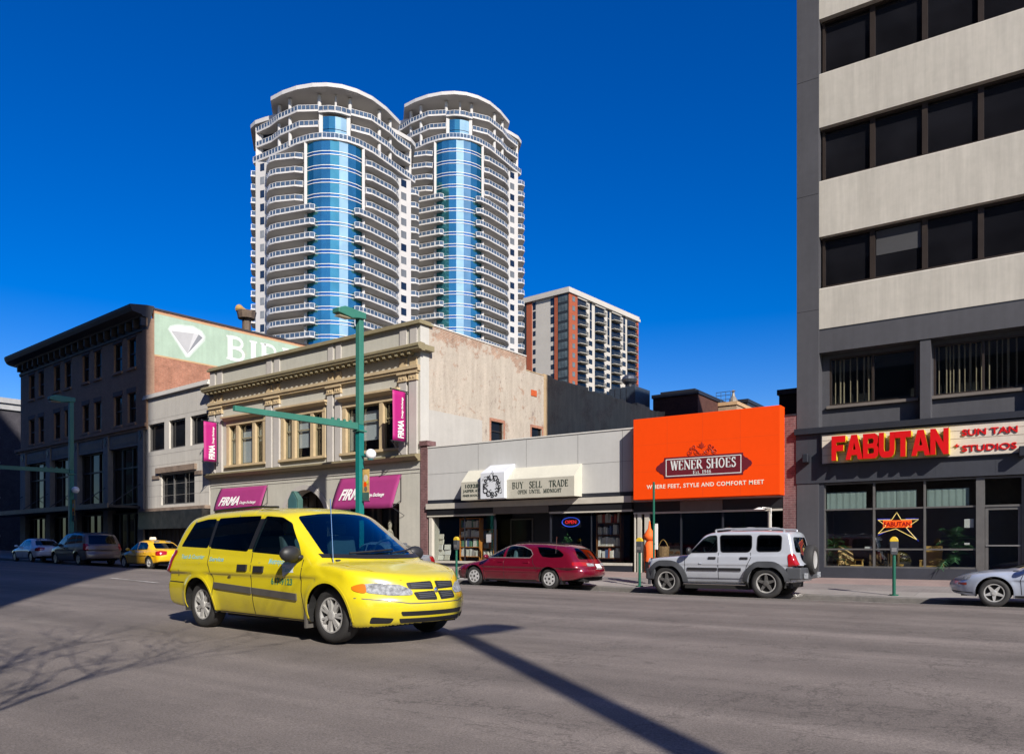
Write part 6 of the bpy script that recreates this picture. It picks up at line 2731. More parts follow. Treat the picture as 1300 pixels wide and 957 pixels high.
M['meteryellow'] = mk('meter_yellow', (.62, .42, .03), .35, .1)
meter('green parking meter with yellow dome in front of the left bookshop window', 579.5)
meter('green parking meter with yellow dome between the red wagon and the silver four wheel drive', 812)
meter('green parking meter with yellow dome before the tanning shop window', 1135)

# slim green sign post with a board seen edge on
d = ray(830)
t_ = 22.75 / d[1]
x, y = d[0] * t_, d[1] * t_
sp = thing('sign_post', 'slim dark green sign post with a narrow white board near the silver car bonnet', 'sign post', (x, y, walk_z(x, y)))
g = MB()
g.cyl((0, 0), .036, 0, 3.25, 8)
g.build('post', M['meter'], sp)
g = MB()
g.box(.04, .13, -.02, .02, 1.15, 1.95)
g.build('board', M['white'], sp)
g = MB()
g.box(-.03, .05, -.02, .02, 1.3, 1.34)
g.box(-.03, .05, -.02, .02, 1.9, 1.94)
g.build('clamp', M['charcoal'], sp)

# meter wearing an orange canvas hood
d = ray(824.6)
t_ = 23.3 / d[1]
x, y = d[0] * t_, d[1] * t_
hood = thing('hooded_meter', 'bright orange canvas hood tied over a kerbside post beside the green sign post', 'hood', (x, y, walk_z(x, y)))
g = MB()
g.cyl((0, 0), .05, 0, .5, 8)
g.build('post', M['charcoal'], hood)
oc = mk('orange_canvas', (.82, .12, .01), .7, .08, 5, bump=.2)
g = MB()
g.lathe([(.155, .36), (.175, .6), (.19, .95), (.18, 1.2), (.13, 1.33), (.10, 1.38)], n=12)
g.build('hood', oc, hood, smooth=True, angle=0)
g = MB()
g.lathe([(.10, 1.38), (.19, 1.44), (.20, 1.56), (.12, 1.68), (.05, 1.78), (.02, 2.02)], n=10)
g.build('hood_peak', oc, hood, smooth=True, angle=0)
g = MB()
g.box(-.07, .07, -.205, -.186, .42, .72)
g.build('pocket', M['black'], hood)

# crumpled litter by the kerb
d = ray(1012, 758)
x, y = FM.w(0, 0)[0], 0
gx, gy = ray(1012)[0] * 21.3 * 1.0, 0
tt = 21.7 / ray(1012)[1]
lx_, ly_ = ray(1012)[0] * tt, 21.7
lit = MB()
r = random.Random(3)
for k in range(7):
    c = Vector((r.uniform(-.10, .10), r.uniform(-.06, .06), r.uniform(.02, .09)))
    a, b2 = Vector((r.uniform(-.1, .1), r.uniform(-.1, .1), r.uniform(-.06, .08))), Vector((r.uniform(-.1, .1), r.uniform(-.1, .1), r.uniform(-.06, .08)))
    lit.poly([tuple(c), tuple(c + a), tuple(c + a + b2), tuple(c + b2)])
o = lit.build('litter', M['white'])
o.location = (lx_, ly_, road_z(lx_, ly_) + .01)
tag(o, 'crumpled white paper lying in the gutter behind the silver four wheel drive', 'litter')

# ------------------------------------------------------------------ the side of the street behind the photographer
nb2 = thing('added_office_tower', 'added unseen tall grey tower behind the photographer that shades the left of the street', 'building', (5.24, -5.2, 0))
g = MB()
g.prism_y([(-62, -.3), (-4.9, -.3), (-2.6, 14.5), (.2, 33), (.4, 64), (-62, 64)], -22, 0)  # unseen tower; its right edge is slanted to fit the shadow line
g.build('wall', mk('added_tower_wall', (.22, .21, .2), .8, .1, .2), nb2)
for k in range(15):
    g = MB()
    g.box(-61, -6, .001, .03, 4 + k * 3.9, 6.1 + k * 3.9)
    g.build('added_window_band', M['pane'], nb2)
nb4 = thing('brick_building', 'long unseen brick block added behind the photographer far down the shaded side', 'building', (-140, -1.0, 0), R(-5))  # added out of view to darken window reflections and shade the far left
g = MB()
g.box(0, 80, -14, 0, -.3, 26)
g.build('wall', M['redbrick'], nb4)
for k in range(6):
    g = MB()
    g.box(1, 79, .001, .03, 2 + k * 3.9, 4 + k * 3.9)
    g.build('added_window_band', M['pane'], nb4)
nb3 = thing('shop_building', 'low brick shop row behind the photographer on the sunny side', 'building', (16, -7, 0))
g = MB()
g.box(0, 60, -14, 0, -.3, 8.5)
g.build('wall', M['redbrick'], nb3)
for k in range(9):
    g = MB()
    g.box(1 + k * 6.4, 5.6 + k * 6.4, .001, .04, .6, 3.4)
    g.build('window', M['pane'], nb3)

# bare street tree behind the photographer
tree = thing('street_tree', 'leafless street tree on the near pavement behind the photographer', 'tree', (-1.6, -1.5, .1))
tb = MB()
tb2 = MB()
r = random.Random(17)


def branch(p, dv, L, rad, lev):
    pts = [p]
    d2 = dv.copy()
    for i in range(4):
        d2 = (d2 + Vector((r.uniform(-.16, .16), r.uniform(-.16, .16), r.uniform(-.02, .14)))).normalized()
        pts.append(pts[-1] + d2 * L / 4)
    (tb if lev == 0 else tb2).tube([tuple(q) for q in pts], [rad * (1 - .14 * i) for i in range(5)], 6 if lev < 2 else 4, cap=False)
    if lev >= 4:
        return
    n = 7 if lev == 0 else 4
    for k in range(n):
        f = r.uniform(.45, 1.0)
        i = min(3, int(f * 4))
        q = pts[i].lerp(pts[i + 1], f * 4 - i)
        a = r.uniform(0, 6.28)
        nd = (d2 * .6 + Vector((math.cos(a), math.sin(a), r.uniform(0, .4))) * .75).normalized()
        branch(q, nd, L * (r.uniform(.42, .56) if lev == 0 else r.uniform(.5, .74)), max(.006, rad * .38), lev + 1)


branch(Vector((0, 0, 0)), Vector((0, 0, 1)), 4.4, .09, 0)
bark = mk('bark', (.09, .075, .06), .9, .2, 6)
tb.build('trunk', bark, tree)
tb2.build('branches', bark, tree)
# ------------------------------------------------------------------ vehicles: bodies grown from smooth profile solids
def curve(pts, sm=.12):
    xs = np.array([p[0] for p in pts], float)
    ys = np.array([p[1] for p in pts], float)
    X = np.arange(xs[0] - .5, xs[-1] + .5, .005)
    Y = np.interp(X, xs, ys)
    n = max(1, int(sm / .005))
    if n > 1:
        k = np.ones(n) / n
        for _ in range(2):
            Yp = np.concatenate([np.full(n, Y[0]), Y, np.full(n, Y[-1])])
            Y = np.convolve(Yp, k, 'same')[n:-n]
    return lambda x: np.interp(x, X, Y)


def smax(a, b, k):
    h = np.clip(.5 + .5 * (a - b) / k, 0, 1)
    return b + (a - b) * h + k * h * (1 - h)


def smin(a, b, k):
    return -smax(-a, -b, k)


def inside_poly(u, v, poly):
    r = np.zeros(u.shape, bool)
    n = len(poly)
    for i in range(n):
        x1, y1 = poly[i]
        x2, y2 = poly[(i + 1) % n]
        c = ((y1 > v) != (y2 > v))
        with np.errstate(divide='ignore', invalid='ignore'):
            xi = (x2 - x1) * (v - y1) / (y2 - y1 + 1e-12) + x1
        r ^= c & (u < xi)
    return r


def to_outline(u, v, poly):
    best = np.full(u.shape, 1e9)
    bu, bv = u.copy(), v.copy()
    n = len(poly)
    for i in range(n):
        x1, y1 = poly[i]
        x2, y2 = poly[(i + 1) % n]
        dx, dy = x2 - x1, y2 - y1
        t = np.clip(((u - x1) * dx + (v - y1) * dy) / (dx * dx + dy * dy + 1e-12), 0, 1)
        pu, pv = x1 + t * dx, y1 + t * dy
        d = (pu - u) ** 2 + (pv - v) ** 2
        m = d < best
        best = np.where(m, d, best)
        bu = np.where(m, pu, bu)
        bv = np.where(m, pv, bv)
    return bu, bv


def rounded(poly, r=.05, n=4):
    """round the corners of a polygon"""
    out = []
    k = len(poly)
    for i in range(k):
        p = Vector(poly[i])
        a = Vector(poly[i - 1]) - p
        c = Vector(poly[(i + 1) % k]) - p
        ra = min(r, a.length * .45)
        rc = min(r, c.length * .45)
        A, C = p + a.normalized() * ra, p + c.normalized() * rc
        for j in range(n + 1):
            t = j / n
            q = A * (1 - t) ** 2 + p * 2 * t * (1 - t) + C * t * t
            out.append((q.x, q.y))
    return out


def circle(cx, cz, r, n=40):
    return [(cx + r * math.cos(2 * math.pi * i / n), cz + r * math.sin(2 * math.pi * i / n)) for i in range(n)]


VIEWS = {'left': ((1, 0, 0), (0, 0, 1), (0, 1, 0)), 'right': ((1, 0, 0), (0, 0, 1), (0, -1, 0)),
         'front': ((0, 1, 0), (0, 0, 1), (1, 0, 0)), 'rear': ((0, 1, 0), (0, 0, 1), (-1, 0, 0)),
         'top': ((1, 0, 0), (0, 1, 0), (0, 0, 1))}
s2 = math.sqrt(.5)
VIEWS['fr'] = ((s2, s2, 0), (0, 0, 1), (s2, -s2, 0))       # front right corner
VIEWS['fl'] = ((-s2, s2, 0), (0, 0, 1), (s2, s2, 0))
VIEWS['rr'] = ((s2, -s2, 0), (0, 0, 1), (-s2, -s2, 0))
VIEWS['rl'] = ((-s2, -s2, 0), (0, 0, 1), (-s2, s2, 0))


class Car:
    def __init__(s, c, h):
        s.c = c
        s.h = h
        s.zl = curve(c['lower'], c.get('lsm', .16))
        s.zr = curve(c['roof'], c.get('rsm', .14))
        s.zb = curve(c['bottom'], .15)
        s.wl = curve(c['width'], .3)
        s.xf = curve(c['nose'], .08)          # z -> x of the front
        s.xr = curve(c['tail'], .08)
        s.holes = []
        s.mesh_base()

    def sdf(s, x, y, z):
        c = s.c
        a = np.abs(y)
        W_ = s.wl(x)
        tuck = .07 * np.clip((c['zw'] - z) / .4, 0, 1.5) ** 2 + c.get('shoulder', .05) * np.clip((z - c['zw']) / .4, 0, 2) ** 2
        fl = 0
        for wx in c['wheels']:
            r = np.sqrt((x - wx) ** 2 + (z - c['wr']) ** 2)
            fl = fl + c.get('flare', .02) * np.exp(-((r - c['arch'] - .01) / .07) ** 2)
        crease = c.get('crease', 0) * np.exp(-((z - c.get('zc', .75)) / .03) ** 2)
        fs = a - (W_ - tuck + fl + crease)
        ft = (z - (s.zl(x) - c.get('crown', .05) * (a / .9) ** 2.5)) * .95
        fb = s.zb(x) - z
        ff = (x - (s.xf(z) - c['kf'] * (a / .92) ** c.get('pf', 2.4))) * .85
        fr = ((s.xr(z) + c['kr'] * (a / .92) ** c.get('pr', 3.0)) - x) * .9
        L = smax(smax(smax(fs, ft, c.get('ke', .10)), fb, .05), smax(ff, fr, .02), c.get('kc', .10))
        xm = c['xm']
        xx = np.where(x > xm, x + c.get('kw', .16) * (a / .8) ** 2.2, x - c.get('kwr', .07) * (a / .8) ** 2.2)
        zr = s.zr(xx)
        e = .01
        sl = (s.zr(xx + e) - s.zr(xx - e)) / (2 * e)
        gt = (z - (zr - c.get('rcrown', .05) * (a / .7) ** 2.6)) / np.sqrt(1 + np.minimum(sl * sl, 9))
        gs = (a - (c['wg'] - c['tumble'] * (z - c['belt']) - c.get('bow', .02) * np.clip((z - c['belt']) / .5, 0, 1.3) ** 2 - .03 * ((x - xm) / 2) ** 2)) * .97
        gb = (c['belt'] - .25) - z
        G = smax(smax(gt, gs, c.get('kg', .09)), gb, .03)
        return smin(L, G, c.get('kj', .035))

    def grad(s, p, e=.004):
        x, y, z = p.T
        g = np.stack([s.sdf(x + e, y, z) - s.sdf(x - e, y, z), s.sdf(x, y + e, z) - s.sdf(x, y - e, z), s.sdf(x, y, z + e) - s.sdf(x, y, z - e)], 1)
        return g / (2 * e)

    def mesh_base(s):
        c, h = s.c, s.h
        x0, x1 = c['ext']
        xs = np.arange(x0 - 2 * h, x1 + 3 * h, h)
        ny = int(1.1 / h) + 1
        ys = np.arange(-ny, ny + 1) * h
        zs = np.arange(.05, c['top'] + 3 * h, h)
        Xg, Yg, Zg = np.meshgrid(xs, ys, zs, indexing='ij')
        F = s.sdf(Xg, Yg, Zg)
        I = F < 0
        # cells with a sign change
        n = [d - 1 for d in F.shape]
        cnt = np.zeros(n, np.int8)
        for dx in (0, 1):
            for dy in (0, 1):
                for dz in (0, 1):
                    cnt += I[dx:dx + n[0], dy:dy + n[1], dz:dz + n[2]]
        act = (cnt > 0) & (cnt < 8)
        idx = -np.ones(n, np.int64)
        ci, cj, ck = np.nonzero(act)
        idx[ci, cj, ck] = np.arange(len(ci))
        P = np.stack([xs[ci] + h / 2, ys[cj] + h / 2, zs[ck] + h / 2], 1)
        for _ in range(6):
            g = s.grad(P)
            f = s.sdf(*P.T)
            d = -(f / np.maximum((g * g).sum(1), .2))[:, None] * g
            d = np.clip(d, -h * .6, h * .6)
            P = P + d
        quads = []
        for ax in range(3):
            sl0 = [slice(None)] * 3
            sl1 = [slice(None)] * 3
            sl0[ax] = slice(0, -1)
            sl1[ax] = slice(1, None)
            A, B = I[tuple(sl0)], I[tuple(sl1)]
            ch = A != B
            o = [k for k in range(3) if k != ax]
            i = np.array(np.nonzero(ch)).T
            ok = np.all(i[:, o] >= 1, axis=1) & (i[:, o[0]] < n[o[0]]) & (i[:, o[1]] < n[o[1]])
            i = i[ok]
            def cell(da, db):
                q = i.copy()
                q[:, o[0]] += da
                q[:, o[1]] += db
                return idx[q[:, 0], q[:, 1], q[:, 2]]
            q = np.stack([cell(-1, -1), cell(0, -1), cell(0, 0), cell(-1, 0)], 1)
            flip = A[tuple(i.T)]
            if ax == 1:
                flip = ~flip
            q = np.where(flip[:, None], q, q[:, ::-1])
            quads.append(q)
        Q = np.concatenate(quads)
        s.P, s.Q = P, Q
        g = s.grad(P)
        s.N = g / np.maximum(np.linalg.norm(g, axis=1), 1e-6)[:, None]

    def snap(s, P, mask, view, poly):
        e1, e2, n = (np.array(v, float) for v in VIEWS[view])
        q = P[mask]
        u, v = q @ e1, q @ e2
        bu, bv = to_outline(u, v, poly)
        q = q + (bu - u)[:, None] * e1 + (bv - v)[:, None] * e2
        for _ in range(6):
            f = s.sdf(*q.T)
            e = .004
            d = (s.sdf(*(q + n * e).T) - s.sdf(*(q - n * e).T)) / (2 * e)
            d = np.where(np.abs(d) < .15, .15, d)
            q = q - n * np.clip(f / d, -.03, .03)[:, None]
        P[mask] = q

    def sel(s, view, poly, cond=None):
        e1, e2, n = (np.array(v, float) for v in VIEWS[view])
        m = inside_poly(s.P @ e1, s.P @ e2, poly) & (s.N @ n > (.05 if view in ('left', 'right') else .15))
        if cond is not None:
            m &= cond(s.P)
        return m

    def patch(s, view, poly, off, cond=None):
        """the piece of skin inside an outline, lifted by off"""
        m = s.sel(view, poly, cond)
        fm = m[s.Q].any(1)
        if not fm.any():
            return MB()
        P = s.P.copy()
        used = np.zeros(len(P), bool)
        used[s.Q[fm].ravel()] = True
        s.snap(P, used & ~m, view, poly)
        g = s.grad(P)
        g /= np.maximum(np.linalg.norm(g, axis=1), 1e-6)[:, None]
        P = P + g * off
        ids = np.nonzero(used)[0]
        mp = -np.ones(len(P), int)
        mp[ids] = np.arange(len(ids))
        b = MB()
        b.v = [tuple(p) for p in P[ids]]
        b.f = [list(map(int, q)) for q in mp[s.Q[fm]]]
        b.m = [0] * len(b.f)
        return b

    def body(s, name, mats, parent, openings, band=None):
        """skin with the openings cut out; band = outline painted with the second material"""
        P = s.P.copy()
        gone = np.zeros(len(P), bool)
        keepQ = np.ones(len(s.Q), bool)
        for view, poly, cond in openings:
            m = s.sel(view, poly, cond)
            keepQ &= ~m[s.Q].all(1)
            part = m[s.Q].any(1) & ~m[s.Q].all(1)
            mv = np.zeros(len(P), bool)
            mv[s.Q[part].ravel()] = True
            s.snap(P, mv & m, view, poly)
        Q = s.Q[keepQ]
        cen = P[Q].mean(1)
        mi = np.zeros(len(Q), int)
        if band:
            for view, poly, cond in band:
                e1, e2, n = (np.array(v, float) for v in VIEWS[view])
                nn = s.N[Q].mean(1)
                mi[inside_poly(cen @ e1, cen @ e2, poly) & (nn @ n > .2) & (cond(cen) if cond else True)] = 1
        # open the underside
        ok = ~((s.N[Q].mean(1)[:, 2] < -.8) & (cen[:, 2] < .5))
        Q, mi = Q[ok], mi[ok]
        used = np.zeros(len(P), bool)
        used[Q.ravel()] = True
        ids = np.nonzero(used)[0]
        mp = -np.ones(len(P), int)
        mp[ids] = np.arange(len(ids))
        b = MB()
        b.v = [tuple(p) for p in P[ids]]
        b.f = [list(map(int, q)) for q in mp[Q]]
        b.m = [int(k) for k in mi]
        o = b.build(name, mats, parent, smooth=True, angle=0)
        # lining of the cabin: the same skin a hand's breadth inside, above the waist only
        cz = P[Q].mean(1)[:, 2] > s.c['belt'] - .2
        Q2 = Q[cz]
        used = np.zeros(len(P), bool)
        used[Q2.ravel()] = True
        ids = np.nonzero(used)[0]
        mp = -np.ones(len(P), int)
        mp[ids] = np.arange(len(ids))
        g = s.grad(P[ids])
        g /= np.maximum(np.linalg.norm(g, axis=1), 1e-6)[:, None]
        L = MB()
        L.v = [tuple(p) for p in P[ids] - g * .03]
        L.f = [list(map(int, q))[::-1] for q in mp[Q2]]
        L.m = [0] * len(L.f)
        L.build('cabin_lining', M['cab'], parent, smooth=True, angle=0)
        return o

    def surf(s, pts, view, off=.0):
        """2-D points laid on the skin, seen along a view"""
        e1, e2, n = (np.array(v, float) for v in VIEWS[view])
        p = np.array([e1 * u + e2 * v for u, v in pts], float)
        span = 1.3 if view in ('left', 'right') else 3.2
        lo, hi = np.full(len(p), 0.0), np.full(len(p), span)
        for _ in range(30):
            mid = (lo + hi) / 2
            f = s.sdf(*(p + n * mid[:, None]).T)
            lo = np.where(f < 0, mid, lo)
            hi = np.where(f < 0, hi, mid)
        q = p + n * lo[:, None]
        g = s.grad(q)
        g /= np.maximum(np.linalg.norm(g, axis=1), 1e-6)[:, None]
        return q + g * off, g

    def ribbon(s, view, path, w, off, thick=.0, step=.06):
        """a strip of width w laid along a path on the skin"""
        pts = []
        for a, c in zip(path[:-1], path[1:]):
            L = math.hypot(c[0] - a[0], c[1] - a[1])
            k = max(1, int(L / step))
            pts += [(a[0] + (c[0] - a[0]) * i / k, a[1] + (c[1] - a[1]) * i / k) for i in range(k)]
        pts.append(path[-1])
        A, B = [], []
        for i, p in enumerate(pts):
            a, c = pts[max(0, i - 1)], pts[min(len(pts) - 1, i + 1)]
            dx, dz = c[0] - a[0], c[1] - a[1]
            L = math.hypot(dx, dz) or 1
            A.append((p[0] - dz / L * w / 2, p[1] + dx / L * w / 2))
            B.append((p[0] + dz / L * w / 2, p[1] - dx / L * w / 2))
        QA, _ = s.surf(A, view, off)
        QB, _ = s.surf(B, view, off)
        b = MB()
        n = len(pts)
        flip = view in ('right', 'rear')
        rows = [QA, QB]
        if thick:
            RA, _ = s.surf(A, view, -.004)
            RB, _ = s.surf(B, view, -.004)
            rows = [RA, QA, QB, RB]
        vs = [tuple(q) for r_ in rows for q in r_]
        fs = []
        for r_ in range(len(rows) - 1):
            for i in range(n - 1):
                fs.append([r_ * n + i, r_ * n + i + 1, (r_ + 1) * n + i + 1, (r_ + 1) * n + i])
        if thick:
            fs.append([0, n, 2 * n, 3 * n])
            fs.append([4 * n - 1, 3 * n - 1, 2 * n - 1, n - 1])
        b.add(vs, fs)
        return b


def wheel(parent, x, y, r, w, style, side):
    """side +1 = left of the car (+y), -1 = right"""
    e = node_empty('wheel', parent, (x, y, r))
    g = MB()
    o = side * w / 2
    prof = [(r * .64, o * .8), (r * .70, o * 1.0), (r * .86, o * 1.02), (r * .965, o * .86), (r, o * .55), (r, -o * .55), (r * .96, -o * .9), (r * .70, -o), (r * .60, -o * .9)]
    g.lathe(prof, (0, 0, 0), 'y', 36)
    g.build('tyre', M['rubber'], e, smooth=True, angle=50)
    g = MB()
    rr = r * .655
    g.lathe([(rr, o * .86), (rr * .985, o * .92), (rr * .90, o * .90), (rr * .87, o * .55), (rr * .86, -o * .5)], (0, 0, 0), 'y', 36)
    rm = g.build('rim', M['rim'] if style != 'cover' else M['hubcap'], e, smooth=True, angle=35)
    g = MB()
    g.lathe([(rr * .87, o * .30), (0, o * .30)], (0, 0, 0), 'y', 24)
    g.lathe([(rr * .5, o * .36), (0, o * .36)], (0, 0, 0), 'y', 24)
    g.build('brake', M['under'], rm)
    g = MB()

    def spoke(a, w0, w1, r0, r1, d0, d1):
        ca, sa = math.cos(a), math.sin(a)
        P = []
        for rad, wd in ((r0, w0), (r1, w1)):
            for sg in (-1, 1):
                P.append((rad * ca - sg * wd * sa, rad * sa + sg * wd * ca))
        q = [P[0], P[2], P[3], P[1]]
        vs = [(u, d0 if i in (0, 3) else d1, v) for i, (u, v) in enumerate(q)] + [(u, o * .45, v) for u, v in q]
        g.add(vs, [(0, 1, 2, 3), (4, 7, 6, 5), (0, 4, 5, 1), (1, 5, 6, 2), (2, 6, 7, 3), (3, 7, 4, 0)])
    if style in ('five', 'dark'):
        for k in range(5):
            spoke(2 * math.pi * k / 5 + .3, rr * .17, rr * .10, rr * .12, rr * .92, o * .80, o * .84)
    elif style == 'star':
        for k in range(5):
            spoke(2 * math.pi * k / 5 + .95, rr * .22, rr * .085, rr * .10, rr * .92, o * .78, o * .86)
    elif style == 'seven':
        for k in range(7):
            for dd in (-.13, .13):
                spoke(2 * math.pi * k / 7 + dd, rr * .075, rr * .06, rr * .22, rr * .92, o * .86, o * .88)
    elif style == 'cover':
        g.lathe([(rr * .90, o * .84), (rr * .7, o * .93), (rr * .3, o * .97), (0, o * .97)], (0, 0, 0), 'y', 30)
    g.lathe([(rr * .30, o * .5), (rr * .28, o * .92), (rr * .18, o * .97), (0, o * .97)], (0, 0, 0), 'y', 20)
    sp = g.build('spokes', {'cover': M['hubcap'], 'dark': M['darkrim']}.get(style, M['rim']), rm, smooth=(style == 'cover'), angle=35)
    if style == 'cover':
        g = MB()
        for k in range(7):
            a = 2 * math.pi * k / 7
            ca, sa = math.cos(a), math.sin(a)
            q = [(rr * .54, -.02), (rr * .80, -.034), (rr * .80, .034), (rr * .54, .02)]
            g.poly([(u * ca - v * sa, o * .955 if u < rr * .6 else o * .915, u * sa + v * ca) for u, v in q][::(1 if side < 0 else -1)])
        g.build('vents', M['under'], rm)
    return e


def car_common(t, car, c, style, seatmat, tyre_w=.21, seats=None, steer=True):
    for wx in c['wheels']:
        for sd in (1, -1):
            wheel(t, wx, sd * c['track'], c['wr'], tyre_w, style, sd)
            g = MB()
            ra = c['arch'] + .01
            n = 18
            ring = [(wx + ra * math.cos(math.pi * i / n * 1.16 - .25), c['wr'] + ra * math.sin(math.pi * i / n * 1.16 - .25)) for i in range(n + 1)]
            wy = float(car.wl(np.array([wx]))[0]) - .035
            for p, q in zip(ring[:-1], ring[1:]):
                g.poly([(p[0], sd * wy, p[1]), (q[0], sd * wy, q[1]), (q[0], sd * .30, q[1]), (p[0], sd * .30, p[1])])
            g.build('wheel_arch', M['under'], t)
    g = MB()
    x0, x1 = c['ext']
    xw = sorted(c['wheels'])
    g.box(xw[0] + c['arch'] + .02, xw[1] - c['arch'] - .02, -.74, .74, .20, .40)
    g.box(x0 + .3, xw[0] - c['arch'] - .02, -.62, .62, .26, .45)
    g.box(xw[1] + c['arch'] + .02, x1 - .35, -.60, .60, .22, .45)
    g.box(xw[0] - c['arch'] - .02, xw[1] + c['arch'] + .02, -.29, .29, .24, .6)
    for wx in xw:
        g.tube([(wx, -.6, c['wr']), (wx, .6, c['wr'])], .05, 6)
    g.build('underbody', M['under'], t)
    # floor of the cabin, seats, dash
    b = c['belt']
    g = MB()
    fx0, fx1 = c['cabin']
    g.box(fx0, fx1, -.78, .78, b - .42, b - .36)
    g.box(fx1 - .35, fx1, -.76, .76, b - .36, b - .03)
    g.build('dashboard', M['plastic'], t, bevel=.03)
    for (sx, sy, wd) in seats or []:
        g = MB()
        g.box(sx - .25, sx + .22, sy - wd, sy + wd, b - .36, b - .22)
        g.prism_y([(sx - .25, b - .25), (sx - .12, b - .25), (sx - .24, b + .30), (sx - .36, b + .28)], sy - wd * .95, sy + wd * .95)
        for hy in ([sy] if wd < .4 else [sy - wd * .55, sy + wd * .55]):
            g.box(sx - .40, sx - .30, hy - .13, hy + .13, b + .31, b + .48)
        g.build('seat', seatmat, t, bevel=.03)
    if steer:
        g = MB()
        cx, cy, cz = fx1 - .42, .36, b + .06
        g.tube([(cx + .08 * math.sin(R(a)), cy + .18 * math.cos(R(a)), cz + .17 * math.sin(R(a))) for a in range(0, 361, 24)], .016, 6)
        g.tube([(cx, cy - .17, cz), (cx, cy + .17, cz)], .014, 5)
        g.tube([(cx, cy, cz), (cx + .3, cy, cz - .14)], .03, 6)
        g.build('steering_wheel', M['plastic'], t)


def mirror_part(t, x, y, z, sd, mat, size=(.10, .13, .09)):
    g = MB()
    g.sphere((x, y + sd * .16, z), 1.0, 14, 0, size[0], size[1], size[2])
    g.tube([(x + .05, y - sd * .02, z - .05), (x + .02, y + sd * .1, z - .03)], .035, 6)
    return g.build('mirror', mat, t, smooth=True, angle=0)


def both(f):
    for v in ('left', 'right'):
        f(v)


def handle_part(t, car, x, z, mat, w=.16, hh=.05):
    for v in ('left', 'right'):
        g = car.ribbon(v, [(x - w / 2, z), (x + w / 2, z)], hh, .022, .02, .04)
        g.build('door_handle', mat, t)


def seams(t, car, paths, mat='black'):
    for v in ('left', 'right'):
        for p in paths:
            car.ribbon(v, p, .014, .0022).build('door_seam', M[mat], t)


# ---------------- minivan
def minivan_cfg():
    return dict(ext=(-2.62, 2.55), top=1.80, wheels=(-1.5, 1.5), wr=.343, arch=.405, track=.80,
                lower=[(-2.6, 1.12), (-1.5, 1.14), (0, 1.09), (1.15, 1.05), (1.45, 1.045), (1.8, .985), (2.2, .87), (2.45, .755), (2.6, .62)],
                roof=[(-2.65, .70), (-2.50, 1.0), (-2.22, 1.52), (-2.05, 1.67), (-1.6, 1.735), (-.6, 1.76), (.25, 1.735), (.55, 1.68), (1.60, 1.06), (1.95, .80), (2.6, .4)],
                bottom=[(-2.6, .34), (-2.2, .28), (-1.2, .25), (1.2, .22), (2.1, .20), (2.55, .25)],
                width=[(-2.6, .93), (-1.6, .975), (0, .985), (1.2, .975), (2.0, .95), (2.6, .92)],
                nose=[(.15, 2.33), (.25, 2.43), (.42, 2.50), (.55, 2.49), (.62, 2.43), (.80, 2.36), (1.0, 2.30)],
                tail=[(.2, -2.46), (.35, -2.60), (.62, -2.60), (.68, -2.54), (1.0, -2.52), (1.3, -2.42), (1.8, -2.2)],
                kf=.46, kr=.12, pf=2.3, zw=.68, belt=1.06, wg=.955, tumble=.21, bow=.02, xm=-.3, kw=.22, kwr=.06, flare=.022, crown=.07,
                shoulder=.02, kc=.08, ke=.075, kg=.065, rcrown=.045, cabin=(-2.2, 1.45), crease=.007, zc=.955)


